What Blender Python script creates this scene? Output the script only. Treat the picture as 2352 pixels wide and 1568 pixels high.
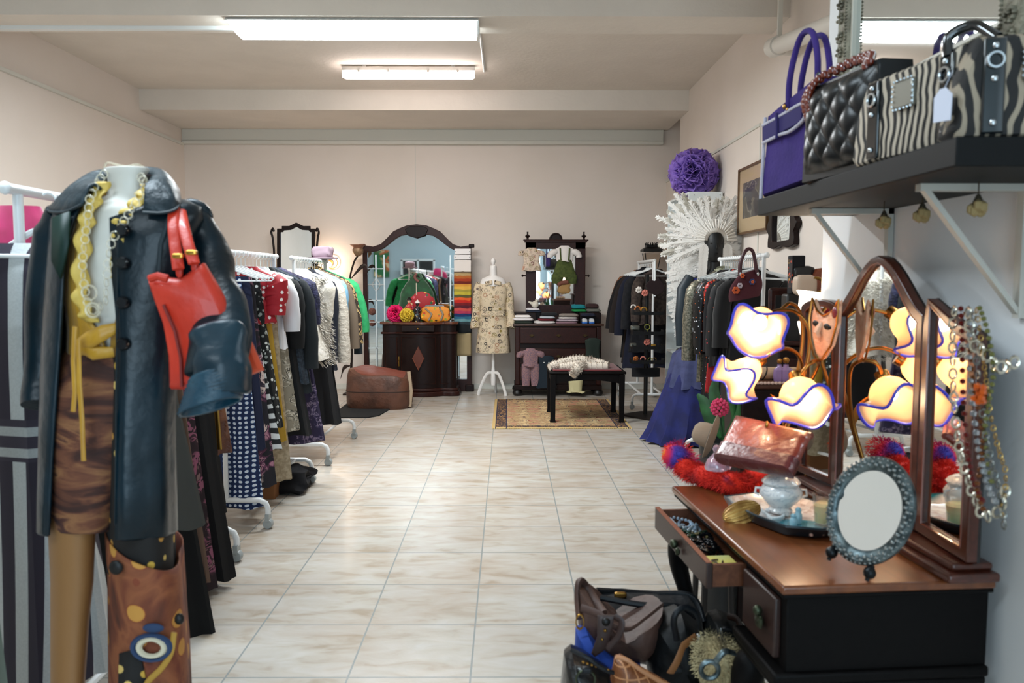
import bpy, bmesh, math, random
from mathutils import Vector, Matrix, Euler, noise
random.seed(7)
for o in list(bpy.data.objects): bpy.data.objects.remove(o)
SC = bpy.context.scene
COL = SC.collection
# ------------------------------------------------------------------ camera
FPX, PITCH, YAW, CH = 1850.0, 0.0778, 0.0058, 1.46
cd = bpy.data.cameras.new('camera'); cam = bpy.data.objects.new('camera', cd); COL.objects.link(cam)
cam.location = (0, 0, CH); cam.rotation_euler = (math.pi/2-PITCH, -0.001, -YAW)
cd.sensor_width = 36; cd.lens = FPX*36/2352; cd.clip_start = .05
cd.dof.use_dof = True; cd.dof.focus_distance = 7.5; cd.dof.aperture_fstop = 4.5
SC.camera = cam
RM = cam.rotation_euler.to_matrix()
# ------------------------------------------------------------------ world, exposure
w = bpy.data.worlds.new('world'); SC.world = w; w.use_nodes = True
bg = w.node_tree.nodes['Background']; bg.inputs[0].default_value = (.55, .75, 1, 1); bg.inputs[1].default_value = .35
SC.view_settings.view_transform = 'Standard'; SC.view_settings.look = 'None'
SC.view_settings.gamma = 1; SC.view_settings.use_curve_mapping = False
SC.view_settings.exposure = 0.42
def light(kind, name, loc, power, color=(1,1,1), size=1, sizey=None, rot=(0,0,0), radius=.03):
    l = bpy.data.lights.new(name, kind); l.energy = power; l.color = color
    if kind == 'AREA':
        l.size = size
        if sizey: l.shape = 'RECTANGLE'; l.size_y = sizey
    else: l.shadow_soft_size = radius
    o = bpy.data.objects.new(name, l); o.location = loc; o.rotation_euler = rot; COL.objects.link(o); return o
# daylight entering through the shop window behind the camera, onto the room
light('AREA', 'daylight_window', (.0, -3.1, 1.6), 75, (.62, .84, 1), 1.9, 2.4, (math.pi/2, 0, 0))
# the room's two tubes, under the beam and on the slab, then added fill lights
light('AREA', 'tube_light_beam', (-1.15, 6.2, 3.255), 105, (.93, .98, 1), 1.75, .12)
light('AREA', 'tube_light_slab', (-1.0, 8.36, 3.49), 62, (1, .86, .78), 1.25, .08)
light('AREA', 'tube_light_slab_up', (-1.0, 8.36, 3.545), 5, (1, .86, .78), 1.25, .08, (math.pi, 0, 0))
light('AREA', 'fill_light_front', (-1.6, 2.3, 3.5), 66, (.76, .9, 1), 1.6, .2)  # unseen fill light, added to lighten the foreground
light('AREA', 'fill_light_entrance', (-1.6, -.8, 3.5), 36, (.74, .89, 1), 1.6, .2)  # second added fill, behind the camera, no fixture there
# ------------------------------------------------------------------ pixel <-> place
def ray(px, py): return RM @ Vector(((px-1176)/FPX, -(py-784)/FPX, -1))
def W(px, py, Y): d = ray(px, py); return Vector((0,0,CH)) + d*(Y/d.y)
def WX(px, py, x): d = ray(px, py); return Vector((0,0,CH)) + d*(x/d.x)
def WZ(px, py, z=0): d = ray(px, py); return Vector((0,0,CH)) + d*((z-CH)/d.z)
# ------------------------------------------------------------------ materials
def lin(h):
    if isinstance(h, (tuple, list)): return tuple(h[:3]) + (1,)
    r = [int(h[i:i+2], 16)/255 for i in (0, 2, 4)]
    return tuple(c/12.92 if c <= .04045 else ((c+.055)/1.055)**2.4 for c in r) + (1,)
class NT:
    def __init__(s, m): s.t = m.node_tree; s.n = s.t.nodes; s.l = s.t.links; s.tc = s.n.new('ShaderNodeTexCoord').outputs['Object']
    def mk(s, typ, props=None, **ins):
        n = s.n.new(typ)
        for k, v in (props or {}).items(): setattr(n, k, v)
        for k, v in ins.items():
            k = k.replace('_', ' ')
            i = n.inputs[int(k[1:])] if k[0] == 'i' and k[1:].isdigit() else n.inputs[k]
            if hasattr(v, 'is_output') or isinstance(v, bpy.types.NodeSocket): s.l.new(v, i)
            else: i.default_value = v
        return n
    def map(s, sc=(1,1,1), rot=(0,0,0), loc=(0,0,0)): return s.mk('ShaderNodeMapping', None, Vector=s.tc, Scale=sc, Rotation=rot, Location=loc).outputs[0]
    def ramp(s, fac, stops, interp='LINEAR'):
        n = s.mk('ShaderNodeValToRGB', None, Fac=fac); r = n.color_ramp; r.interpolation = interp
        while len(r.elements) < len(stops): r.elements.new(.5)
        for e, (p, c) in zip(r.elements, stops): e.position = p; e.color = lin(c)
        return n.outputs[0]
    def noise(s, scale, detail=3, vec=None, dist=0): return s.mk('ShaderNodeTexNoise', None, Vector=vec or s.tc, Scale=scale, Detail=detail, Distortion=dist).outputs[0]
    def vor(s, scale, feat='F1', vec=None, out=0, rnd=1.): return s.mk('ShaderNodeTexVoronoi', {'feature': feat}, Vector=vec or s.tc, Scale=scale, Randomness=rnd).outputs[out]
    def wave(s, scale, dist=0, vec=None, d='X', det=2, ds=1, prof='SIN'): return s.mk('ShaderNodeTexWave', {'bands_direction': d, 'wave_profile': prof}, Vector=vec or s.tc, Scale=scale, Distortion=dist, Detail=det, Detail_Scale=ds).outputs[1]
    def math(s, op, a, b=0., c=0.): return s.mk('ShaderNodeMath', {'operation': op}, i0=a, i1=b, i2=c).outputs[0]
    def mix(s, f, a, b): return s.mk('ShaderNodeMix', {'data_type': 'RGBA'}, i0=f, i6=a if not isinstance(a, str) else lin(a), i7=b if not isinstance(b, str) else lin(b)).outputs[2]
MATS = {}
def M(name, col='808080', rough=.55, metal=0, pat=None, bump=None, **kw):
    if name in MATS: return MATS[name]
    m = bpy.data.materials.new(name); m.use_nodes = True; MATS[name] = m
    t = NT(m); b = t.n['Principled BSDF']
    b.inputs['Base Color'].default_value = lin(col); b.inputs['Roughness'].default_value = rough; b.inputs['Metallic'].default_value = metal
    for k, v in kw.items():
        k = {'trans': 'Transmission Weight', 'ior': 'IOR', 'coat': 'Coat Weight', 'sheen': 'Sheen Weight', 'alpha': 'Alpha', 'emit': 'Emission Strength', 'spec': 'Specular IOR Level', 'coatr': 'Coat Roughness'}.get(k, k)
        if k == 'ecol': b.inputs['Emission Color'].default_value = lin(v)
        else: b.inputs[k].default_value = v
    if pat:
        c = pat(t, lin(col)); t.l.new(c, b.inputs['Base Color'])
    if bump:
        kind, sc, st = bump
        h = {'noise': lambda: t.noise(sc, 5), 'vor': lambda: t.vor(sc), 'cell': lambda: t.vor(sc, 'DISTANCE_TO_EDGE'), 'weave': lambda: t.math('ADD', t.wave(sc, 0, None, 'X'), t.wave(sc, 0, None, 'Z')),
             'ribz': lambda: t.wave(sc, 0, None, 'Z'), 'ribx': lambda: t.wave(sc, .6, None, 'X'), 'fold': lambda: t.noise(sc, 2, t.map((1, 1, .18)))}[kind]()
        bn = t.mk('ShaderNodeBump', None, Strength=st, Distance=.004 if sc > 40 else .02, Height=h)
        t.l.new(bn.outputs[0], b.inputs['Normal'])
    return m
def p_mix(c2, sc=8, det=4, a=.4, b=.6, ms=(1,1,1)): return lambda t, c: t.ramp(t.noise(sc, det, t.map(ms)), [(a, c), (b, c2)])
def p_dots(c2, sc=30, thr=.28, rnd=.35): return lambda t, c: t.ramp(t.vor(sc, rnd=rnd), [(thr, c2), (thr+.05, c)])
def p_spots(cols, sc=20, thr=.3, rnd=1):
    def f(t, c):
        cc = t.ramp(t.math('FRACT', t.math('MULTIPLY', t.mk('ShaderNodeSeparateColor', None, Color=t.vor(sc, out=1, rnd=rnd)).outputs[0], 3.7)), [(i/len(cols), k) for i, k in enumerate(cols)], 'CONSTANT')
        return t.mix(t.ramp(t.vor(sc, rnd=rnd), [(thr, 'FFFFFF'), (thr+.04, '000000')]), c, cc)
    return f
def p_rings(cols, sc=16, rnd=1):
    def f(t, c):
        cc = t.ramp(t.mk('ShaderNodeSeparateColor', None, Color=t.vor(sc, out=1, rnd=rnd)).outputs[0], [(i/len(cols), k) for i, k in enumerate(cols)], 'CONSTANT')
        d = t.ramp(t.vor(sc, rnd=rnd), [(0, '000000'), (.1, 'FFFFFF'), (.17, '000000'), (.28, 'FFFFFF'), (.36, '000000'), (.44, '888888'), (.5, '000000')], 'CONSTANT')
        o = t.map((1, 1, 1), (0, 0, 0), (2.3, 1.1, 5.7)); cc2 = t.ramp(t.mk('ShaderNodeSeparateColor', None, Color=t.vor(sc*1.9, out=1, vec=o)).outputs[0], [(i/len(cols), k) for i, k in enumerate(cols)], 'CONSTANT')
        d2 = t.ramp(t.vor(sc*1.9, vec=o), [(0, 'AAAAAA'), (.14, '000000'), (.3, 'CCCCCC'), (.4, '000000')], 'CONSTANT')
        return t.mix(d, t.mix(d2, c, cc2), cc)
    return f
def p_stripe(cols, sc, d='Z', dist=0., stops=None):
    def f(t, c):
        n = len(cols)
        return t.ramp(t.wave(sc, dist, None, d, prof='SAW' if stops is None else 'SIN'), [((i/n) if stops is None else stops[i], k) for i, k in enumerate(cols)], 'CONSTANT')
    return f
def p_zebra(c2, sc=9, d='X', dist=5, thr=.5):
    def f(t, c):
        x = t.mk('ShaderNodeSeparateXYZ', None, Vector=t.tc).outputs['XYZ'.index(d)]
        n1 = t.noise(7, 2, t.map((1, 1, 1.2))); n2 = t.noise(22, 2, t.map((1, 1, .5), (0, 0, 0), (4, 2, 1)))
        s = t.math('SINE', t.math('ADD', t.math('MULTIPLY', x, sc*26), t.math('ADD', t.math('MULTIPLY', n1, dist*6), t.math('MULTIPLY', n2, dist*.8))))
        v = t.math('MULTIPLY_ADD', s, .5, .5)
        return t.ramp(v, [(thr-.08, c), (thr+.08, c2)])
    return f
def p_floral(cols, sc=18, thr=(.25, .45)):
    def f(t, c):
        v = t.noise(sc, 5, None, 1.5); st = [(0, c)]
        n = len(cols)
        for i, k in enumerate(cols): st.append((.42+.3*i/n, k))
        r = t.ramp(v, st, 'CONSTANT')
        return t.mix(t.ramp(t.noise(sc*.7, 2, t.map((1,1,1), (0,0,0), (3,1,2))), [(.45, '000000'), (.52, 'FFFFFF')]), c, r)
    return f
def p_wood(c2, sc=2.2, ax=(8, 1, 8)): return lambda t, c: t.ramp(t.noise(sc*2, 6, t.map(ax), .8), [(.3, c), (.7, c2)])
# ------------------------------------------------------------------ mesh builder
class MB:
    def __init__(s): s.v = []; s.f = []; s.M = Matrix.Identity(4)
    def add(s, vs, fs):
        k = len(s.v); s.v += [s.M @ Vector(p) for p in vs]; s.f += [tuple(i+k for i in q) for q in fs]; return s
    def box(s, x0, x1, y0, y1, z0, z1):
        return s.add([(x0,y0,z0),(x1,y0,z0),(x1,y1,z0),(x0,y1,z0),(x0,y0,z1),(x1,y0,z1),(x1,y1,z1),(x0,y1,z1)],
                     [(3,2,1,0),(4,5,6,7),(0,1,5,4),(1,2,6,5),(2,3,7,6),(3,0,4,7)])
    def rings(s, rs, closed=True, caps=True):
        n = len(rs[0]); vs = [p for r in rs for p in r]; fs = []
        for i in range(len(rs)-1):
            for j in range(n if closed else n-1):
                a = i*n+j; b = i*n+(j+1) % n; fs.append((a, b, b+n, a+n))
        if caps and closed: fs.append(tuple(range(n))[::-1]); fs.append(tuple((len(rs)-1)*n+j for j in range(n)))
        return s.add(vs, fs)
    def tube(s, pts, r=.01, n=8, flat=None, caps=True, up=None):
        pts = [Vector(p) for p in pts]; rs = []; pu = None
        for i, p in enumerate(pts):
            d = (pts[min(i+1, len(pts)-1)]-pts[max(i-1, 0)])
            if d.length < 1e-9: d = Vector((0,0,1))
            d.normalize()
            if pu is None:
                pu = Vector(up) if up else (Vector((0,0,1)) if abs(d.z) < .9 else Vector((1,0,0)))
            u = pu-d*pu.dot(d)
            if u.length < 1e-6: u = d.orthogonal()
            u.normalize(); pu = u; v = d.cross(u)
            rr = r[i] if isinstance(r, (list, tuple)) else r
            a, b = (rr, rr) if flat is None else (rr, rr*flat)
            rs.append([p+u*(a*math.cos(t*2*math.pi/n))+v*(b*math.sin(t*2*math.pi/n)) for t in range(n)])
        return s.rings(rs, True, caps)
    def lathe(s, prof, n=24, c=(0,0,0), axis='z'):
        c = Vector(c); rs = []
        for r, h in prof:
            ring = []
            for k in range(n):
                a = 2*math.pi*k/n; x, y = max(r, 1e-5)*math.cos(a), max(r, 1e-5)*math.sin(a)
                ring.append(c+Vector({'z': (x, y, h), 'x': (h, x, y), 'y': (y, h, x)}[axis]))
            rs.append(ring)
        return s.rings(rs)
    def prism(s, poly, a, b, plane='xz'):
        P = lambda u, v, w: {'xz': (u, w, v), 'yz': (w, u, v), 'xy': (u, v, w)}[plane]
        return s.rings([[P(u, v, a) for u, v in poly], [P(u, v, b) for u, v in poly]])
    def band(s, outer, inner, a, b, plane='xz', closed=True):
        """frame between two outlines with the same point count"""
        P = lambda u, v, w: {'xz': (u, w, v), 'yz': (w, u, v), 'xy': (u, v, w)}[plane]
        n = len(outer); vs = [P(*p, a) for p in outer]+[P(*p, a) for p in inner]+[P(*p, b) for p in outer]+[P(*p, b) for p in inner]; fs = []
        for i in range(n if closed else n-1):
            j = (i+1) % n; fs += [(i, j, n+j, n+i), (2*n+i, 3*n+i, 3*n+j, 2*n+j), (i, 2*n+i, 2*n+j, j), (n+i, n+j, 3*n+j, 3*n+i)]
        if not closed:
            for i in (0, n-1): fs.append((i, n+i, 3*n+i, 2*n+i))
        return s.add(vs, fs)
    def ball(s, c, r, n=12, sq=None):
        r = (r, r, r) if not isinstance(r, (tuple, list)) else r; c = Vector(c); rs = []
        for i in range(n//2+1):
            ph = math.pi*i/(n//2); q = math.sin(ph)
            rs.append([c+Vector((r[0]*max(q,1e-3)*math.cos(2*math.pi*k/n), r[1]*max(q,1e-3)*math.sin(2*math.pi*k/n), -r[2]*math.cos(ph))) for k in range(n)])
        return s.rings(rs)
    def torus(s, c, R, r, axis='y', n=24, m=8, sx=1, sz=1):
        c = Vector(c); rs = []
        for i in range(n):
            a = 2*math.pi*i/n; ring = []
            for j in range(m):
                b = 2*math.pi*j/m; q = R+r*math.cos(b); u, v, w_ = q*math.cos(a)*sx, q*math.sin(a)*sz, r*math.sin(b)
                ring.append(c+Vector({'y': (u, w_, v), 'z': (u, v, w_), 'x': (w_, u, v)}[axis]))
            rs.append(ring)
        rs.append(rs[0]); return s.rings(rs, True, False)
    def grid(s, fn, nu, nv):
        vs = [fn(i/nu, j/nv) for i in range(nu+1) for j in range(nv+1)]
        return s.add(vs, [(i*(nv+1)+j, (i+1)*(nv+1)+j, (i+1)*(nv+1)+j+1, i*(nv+1)+j+1) for i in range(nu) for j in range(nv)])
    def rbox(s, c, sz, seed=0, lump=0, n=7, e=.35):
        """soft rounded box (cloth stacks, cushions, bags)"""
        c = Vector(c); rs = []
        m = 4*n
        for i in range(n+3):
            h = -1+2*i/(n+2); k = (1-abs(h)**4)**.25 if abs(h) < 1 else .0
            k = max(k, .72 if sz[2] < .3*min(sz[0], sz[1]) else .5)
            ring = []
            for j in range(m):
                a = 2*math.pi*j/m; ca, sa = math.cos(a), math.sin(a)
                x = math.copysign(abs(ca)**e, ca)*k; y = math.copysign(abs(sa)**e, sa)*k
                q = 1+lump*noise.noise(Vector((x*2+seed, y*2, h*1.5)))
                ring.append(c+Vector((x*sz[0]/2*q, y*sz[1]/2*q, h*sz[2]/2+lump*sz[2]*.6*noise.noise(Vector((x*1.7, y*1.7+seed, h))))))
            rs.append(ring)
        return s.rings(rs)
    def build(s, name, mat, parent=None, smooth=True, bevel=0, solid=0, sub=0, ang=42, disp=None):
        me = bpy.data.meshes.new(name); me.from_pydata([tuple(p) for p in s.v], [], s.f)
        b = bmesh.new(); b.from_mesh(me); bmesh.ops.remove_doubles(b, verts=b.verts, dist=1e-5)
        bmesh.ops.recalc_face_normals(b, faces=b.faces)
        for f in b.faces: f.smooth = smooth
        if smooth and not sub:
            for e in b.edges:
                if len(e.link_faces) == 2 and e.calc_face_angle(0) > math.radians(ang): e.smooth = False
        b.to_mesh(me); b.free()
        o = bpy.data.objects.new(name, me); COL.objects.link(o); me.materials.append(mat)
        if parent: o.parent = parent
        if solid: md = o.modifiers.new('solid', 'SOLIDIFY'); md.thickness = solid; md.offset = 0
        if bevel: md = o.modifiers.new('bevel', 'BEVEL'); md.width = bevel; md.segments = 2; md.limit_method = 'ANGLE'; md.angle_limit = math.radians(40)
        if sub: md = o.modifiers.new('sub', 'SUBSURF'); md.levels = md.render_levels = sub
        return o
def tag(o, label=None, cat=None, group=None, kind=None):
    if label: o['label'] = label
    if cat: o['category'] = cat
    if group: o['group'] = group
    if kind: o['kind'] = kind
    return o
def thing(name, label, cat, loc=(0,0,0), rz=0, group=None, rot=None):
    o = bpy.data.objects.new(name, None); o.empty_display_size = .05; COL.objects.link(o)
    o.location = loc; o.rotation_euler = rot or (0, 0, rz); return tag(o, label, cat, group)
def struct(name, mb, m, **k): return tag(mb.build(name, m, **k), kind='structure')
def dup(o, parent=None):
    c = o.copy(); COL.objects.link(c)
    if parent: c.parent = parent
    for ch in list(o.children): dup(ch, c)
    return c
def B(): return MB()
def bez(p0, p1, p2, p3, n=12):
    p0, p1, p2, p3 = map(Vector, (p0, p1, p2, p3)); r = []
    for i in range(n+1):
        t = i/n; r.append(p0*(1-t)**3+p1*3*t*(1-t)**2+p2*3*t*t*(1-t)+p3*t**3)
    return r
def crom(pts, n=6):
    pts = [Vector(p) for p in pts]; P = [pts[0]*2-pts[1]]+pts+[pts[-1]*2-pts[-2]]; r = []
    for i in range(1, len(P)-2):
        for k in range(n):
            t = k/n; a, b, c, d = P[i-1:i+3]
            r.append(.5*((2*b)+(c-a)*t+(2*a-5*b+4*c-d)*t*t+(3*b-a-3*c+d)*t**3))
    r.append(pts[-1]); return r
# ================================================================== THE ROOM
XL, XR, YB, XP, YP = -4.2, 2.08, 10.65, 1.17, 3.0      # left, right, back walls; near partition face and its far end
ZS, ZB = 3.61, 3.38                                      # slab, beam soffit
wallm = M('wall_paint', 'E3D8CF', .85, bump=('noise', 60, .12), pat=p_mix('E0D5CB', 1.5, 3))
ceilm = M('ceiling_paint', 'DED6CC', .9, pat=p_mix('DAD2C8', 2.5, 4), bump=('noise', 25, .15))
trimm = M('trim_paint', 'D3D1C8', .7)
def floor_pat(t, c):
    uv = t.map(loc=(1.035, -2.857, 0))
    br = t.mk('ShaderNodeTexBrick', {'offset': 0., 'squash': 1.}, Vector=uv, Scale=1., Mortar_Size=.004, Mortar_Smooth=.2, Brick_Width=.45, Row_Height=.45, Color1=(0,0,0,1), Color2=(1,1,1,1), Mortar=(0,0,0,1), Bias=0.)
    n1 = t.ramp(t.noise(5, 8, t.map((1, 2.6, 1)), .7), [(.28, 'AFA392'), (.45, 'C2BBB0'), (.7, 'CBC8C3')])
    n2 = t.ramp(t.noise(2.2, 3), [(.35, 'F2E8E0'), (.65, 'FFFFFF')])
    base = t.mk('ShaderNodeMix', {'data_type': 'RGBA', 'blend_type': 'MULTIPLY'}, i0=.8, i6=n1, i7=n2).outputs[2]
    tint = t.mk('ShaderNodeMix', {'data_type': 'RGBA', 'blend_type': 'MULTIPLY'}, i0=.10, i6=base, i7=br.outputs[0]).outputs[2]
    return t.mix(br.outputs[1], tint, '8E9391')
floorm = M('ceramic_tiles', 'D8CFC2', .27, pat=floor_pat, bump=('noise', 9, .12), spec=.45)
struct('floor', B().box(XL-.1, XR+.4, -3.2, YB+.1, -.1, 0), floorm)
struct('wall_back', B().box(XL-.1, XR+.4, YB, YB+.12, 0, ZS+.1), wallm)
struct('wall_left', B().box(XL-.12, XL, -3.2, YB, 0, ZS+.1), wallm)
wr = B().box(XR, XR+.12, YP, 9.85, 0, ZS+.1); wr.box(XR, XR+.12, 9.85, YB, 0, 2.72); wr.box(XR+.34, XR+.4, 9.8, YB, 2.7, ZS)
wr.box(XR+.12, XR+.4, 9.8, 9.85, 2.7, ZS); wr.box(XR+.12, XR+.4, 9.8, YB, 2.66, 2.72)
struct('wall_right', wr, wallm)
struct('wall_partition', B().box(XP, XR+.12, -3.2, YP, 0, ZS+.1), M('wall_cool', 'DCDCDC', .8, bump=('noise', 60, .1)))
wf = B().box(XL, -1.0, -3.32, -3.2, 0, ZS+.1); wf.box(1.0, XP, -3.32, -3.2, 0, ZS+.1); wf.box(-1.0, 1.0, -3.32, -3.2, 0, .35); wf.box(-1.0, 1.0, -3.32, -3.2, 2.85, ZS+.1)
struct('wall_front', wf, M('wall_pale_blue', 'BFD2DA', .8))
wfr = B()
for x in (-1.0, -.04, .92): wfr.box(x, x+.08, -3.3, -3.22, .35, 2.85)
wfr.box(-1.0, 1.0, -3.3, -3.22, .35, .43); wfr.box(-1.0, 1.0, -3.3, -3.22, 2.77, 2.85)
struct('window_1', wfr, M('window_frame', 'C8CCCC', .4))
struct('ceiling', B().box(XL-.1, XR+.4, -3.2, YB+.1, ZS, ZS+.12), ceilm)
struct('trim_1', B().box(XL, XR, 9.4, YB, ZB, ZS), ceilm)                       # dropped end bay
struct('trim_2', B().box(XL, XR, 6.08, 6.5, ZB, ZS), ceilm)                      # beam with the long lamp
struct('trim_3', B().box(XL, XR, 1.2, 1.6, ZB, ZS), ceilm)
# cover boards under the ceiling
c = B().box(XL, XR-.06, YB-.07, YB, 3.235, ZB); c.box(XL, XR-.06, YB-.085, YB, 3.19, 3.235)
struct('trim_4', c, trimm, bevel=.006)
struct('trim_5', B().box(XL, XL+.03, 2, YB-.08, 3.17, 3.2), trimm)
struct('trim_6', B().box(XR-.012, XR, 6.72, YB, 2.71, 2.735), trimm)
struct('trim_7', B().box(XR-.008, XR, 6.7, 6.72, .1, 2.735), trimm)
struct('trim_8', B().box(XL, XL+.008, 6.7, 6.715, 0, 3.17), trimm)
struct('trim_9', B().box(-1.205, -1.195, YB-.004, YB, 0, 3.2), trimm)
for i, (a, b) in enumerate((((XL, XL+.012), (0, YB)), ((XR-.012, XR), (YP, YB)))):
    struct('baseboard_'+('left', 'right')[i], B().box(a[0], a[1], b[0], b[1], 0, .07), trimm)
struct('baseboard_back', B().box(XL, XR, YB-.012, YB, 0, .07), trimm)
# ------------------------------------------------------------------ ceiling lamps
whitem = M('white_enamel', 'E8ECEC', .35)
glow1 = M('diffuser_lit_cool', 'FFFFFF', .5, emit=15.0, ecol=(.86, .97, 1))
glow2 = M('diffuser_lit_warm', 'FFFFFF', .5, emit=15.0, ecol=(1, .87, .82))
def prismx(mb, prof, x0, x1, inset=0):
    mb.rings([[(x0+inset*(k in (0, 3)), y, z) for k, (y, z) in enumerate(prof)], [(x1-inset*(k in (0, 3)), y, z) for k, (y, z) in enumerate(prof)]])
t = thing('ceiling_light', 'long trapezoid fluorescent lamp under the front ceiling beam, the larger of two', 'ceiling light', (-1.15, 6.22, ZB))
m_ = B(); prismx(m_, [(-.115, -.022), (-.09, 0), (.09, 0), (.115, -.022)], -.935, .935); m_.build('housing', whitem, t)
m_ = B(); m_.rings([[(-.925, -.105, -.022), (-.925, .105, -.022), (-.86, .07, -.115), (-.86, -.07, -.115)], [(.925, -.105, -.022), (.925, .105, -.022), (.915, .07, -.115), (.915, -.07, -.115)]]); m_.build('diffuser', glow1, t, bevel=.006)
B().box(.925, .94, -.1, .1, -.118, -.02).build('end_cap', whitem, t)
t = thing('ceiling_light', 'slim round-ended tube batten on the slab, the smaller lamp further back', 'ceiling light', (-1.0, 8.36, ZS))
B().box(-.67, .67, -.035, .035, -.055, -.02).build('housing', M('grey_plastic', 'B9B4AE', .4), t)
B().tube([(-.67, 0, -.09), (-.64, 0, -.09), (.64, 0, -.09), (.67, 0, -.09)], [.03, .045, .045, .03], 14).build('diffuser', glow2, t)
for x in (-.5, -.2, .2, .5): B().box(x-.012, x+.012, -.052, .052, -.075, -.04).build('clip', M('grey_plastic'), t)
for x in (-.45, .45): B().box(x-.02, x+.02, -.02, .02, -.02, 0).build('mount', M('grey_plastic'), t)
tag(B().tube([(-.24, 6.5, ZS-.011), (-.24, 8.55, ZS-.011)], .012, 4, 1).build('cable_conduit', whitem, bevel=.002), 'white cable conduit running along the slab beside both lamps', 'conduit')
tag(B().box(XL, -2.09, 6.33, 6.37, ZB-.028, ZB).build('cable_conduit', whitem), 'white cable trunking along the beam left of the long lamp', 'conduit')
# drain pipe on the right
pm = M('pipe_paint', 'D9D4CC', .45)
t = thing('drain_pipe', 'thick off-white drain pipe under the ceiling at the right wall', 'pipe')
a, b_ = Vector((1.93, 5.9, 3.12)), Vector((1.93, 3.3, 2.72))
B().tube([a, b_], .058, 18).build('pipe', pm, t)
d = (b_-a).normalized(); B().tube([a-d*.1, a-d*.09, a+d*.05], [.05, .07, .07], 18).build('socket', pm, t)
B().tube([a-d*.05, a-d*.05+Vector((.14, .02, .0))], .055, 14).build('elbow', pm, t)
B().box(1.915, 1.945, 5.84, 5.87, 3.15, ZS).build('strap', trimm, t)
# ================================================================== SHARED BUILDERS
mahog = M('dark_mahogany', '1E0C08', .45, pat=p_wood('120605', 3), coat=.0, spec=.22)
mahog2 = M('reddish_mahogany', '36130B', .42, pat=p_wood('200A06', 3), coat=.0, spec=.28)
blackwood = M('black_stained_wood', '0F0908', .45, pat=p_wood('0D0807', 3))
mirrorm = M('mirror_glass', 'E6EAEA', .02, 1)
brass = M('aged_brass', '9A7438', .35, 1)
silver = M('silver_metal', 'B9BDBF', .25, 1)
blackm = M('black_iron', '0E0D0D', .45, .3)
white_paint = M('rack_white', 'E4E6E6', .3)
hangerm = M('hanger_plastic', 'E9ECEC', .35)
def arch(w, z0, zs, zt, n=10, sh=.5, ox=0):
    """cupid-arch outline: straight sides to zs, ogee shoulders up to zt"""
    p = [(ox-w, z0), (ox-w, zs)]
    for i in range(1, 2*n):
        u = -1+i/n; k = 1-abs(u); k = k*k*(3-2*k); k = k**sh if sh != 1 else k
        p.append((ox+u*w, zs+(zt-zs)*k))
    return p+[(ox+w, zs), (ox+w, z0)]
def hanger_mesh(wd=.2, drop=.07, r=.0045, hook=True):
    m = B(); m.tube([(-wd, 0, -.085-drop), (-.06, 0, -.085-.02), (0, 0, -.08), (.06, 0, -.085-.02), (wd, 0, -.085-drop)], r*1.5, 6, .7)
    m.tube([(-wd, 0, -.085-drop), (-wd+.015, 0, -.1-drop), (wd-.015, 0, -.1-drop), (wd, 0, -.085-drop)], r, 5)
    m.tube([(0, 0, -.08), (0, 0, -.045)]+[(.022*math.cos(a)-.0, 0, -.008+.022*math.sin(a)) for a in [i*math.pi/8-math.pi/2 for i in range(0, 11)]], r*.7, 5); return m
def garment(name, label, cat, loc, rz, mat, hw=.2, length=.7, hem=.2, th=.03, sleeve=None, neck=.07, group=None, waist=None, folds=6, amp=.25, drop=.09, parts=(), top=-.1, mat2=None, strap=False, seed=0, lean=0., hemcut=0., solid=False):
    """clothes on a hanger. local x = across the shoulders, y = along the rail, z = down from the hook"""
    t = thing(name, label, cat, loc, rz, group)
    rnd = random.Random(seed+len(label)); ph = rnd.random()*6
    prof = [(top+.0, neck, .55), (top-drop*.35, hw*.55, .7), (top-drop*.75, hw*.9, .8), (top-drop, hw, .9), (top-drop-.05, hw*.93, 1), (top-drop-.14, hw*.86, 1.05)]
    if strap: prof = [(top-drop*.7, hw*.62, .5), (top-drop-.02, hw*.68, .7), (top-drop-.1, hw*.74, .9)]
    z1 = prof[-1][0]; zh = top-length; n = 9
    for i in range(1, n+1):
        u = i/n; ww = prof[2 if strap else 5][1]
        wd = ww+(hem-ww)*u**1.1
        if waist: wd -= (ww-waist)*math.exp(-((u-.35)/.16)**2)
        prof.append((z1+(zh-z1)*u, wd, 1.1+.5*u))
    rs = []; N = 36
    for k, (z, wd, q) in enumerate(prof):
        u = k/(len(prof)-1); ring = []
        for j in range(N):
            a = 2*math.pi*j/N; rip = amp*u*math.sin(folds*a+ph+1.5*math.sin(2*a))+amp*.35*u*math.sin(folds*2.1*a+ph*2)
            x = wd*math.copysign(abs(math.cos(a))**.8, math.cos(a))*(1+.12*rip)+lean*u; y = th*q*math.sin(a)*(1+rip)+th*.5*u*math.sin(3*x/max(hem, .05)+ph)
            ring.append((x, y, z+.008*u*math.sin(5*a+ph)+hemcut*u**4*(x/hem)))
        rs.append(ring)
    B().rings(rs).build('body', mat, t)
    if sleeve:
        L, out, r = sleeve
        for s in (-1, 1):
            p0 = Vector((s*(hw-.025), 0, top-drop-.02)); p3 = Vector((s*(hw+out), (rnd.random()-.5)*.02, top-drop-L))
            pts = bez(p0, p0+Vector((s*.07, 0, -.02)), p3+Vector((s*.0, 0, L*.45)), p3, 8)
            m = B(); rr = [r*(.75+.35*min(1, i/2))*(1-.18*i/8)*(1+.06*math.sin(i*2.3+ph)) for i in range(9)]
            m.tube(pts, rr, 12, min(1, th*1.25/r), up=(s, 0, 0)); m.build('sleeve', mat2 or mat, t)
    for p in parts: p(t, rnd)
    return t
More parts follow.
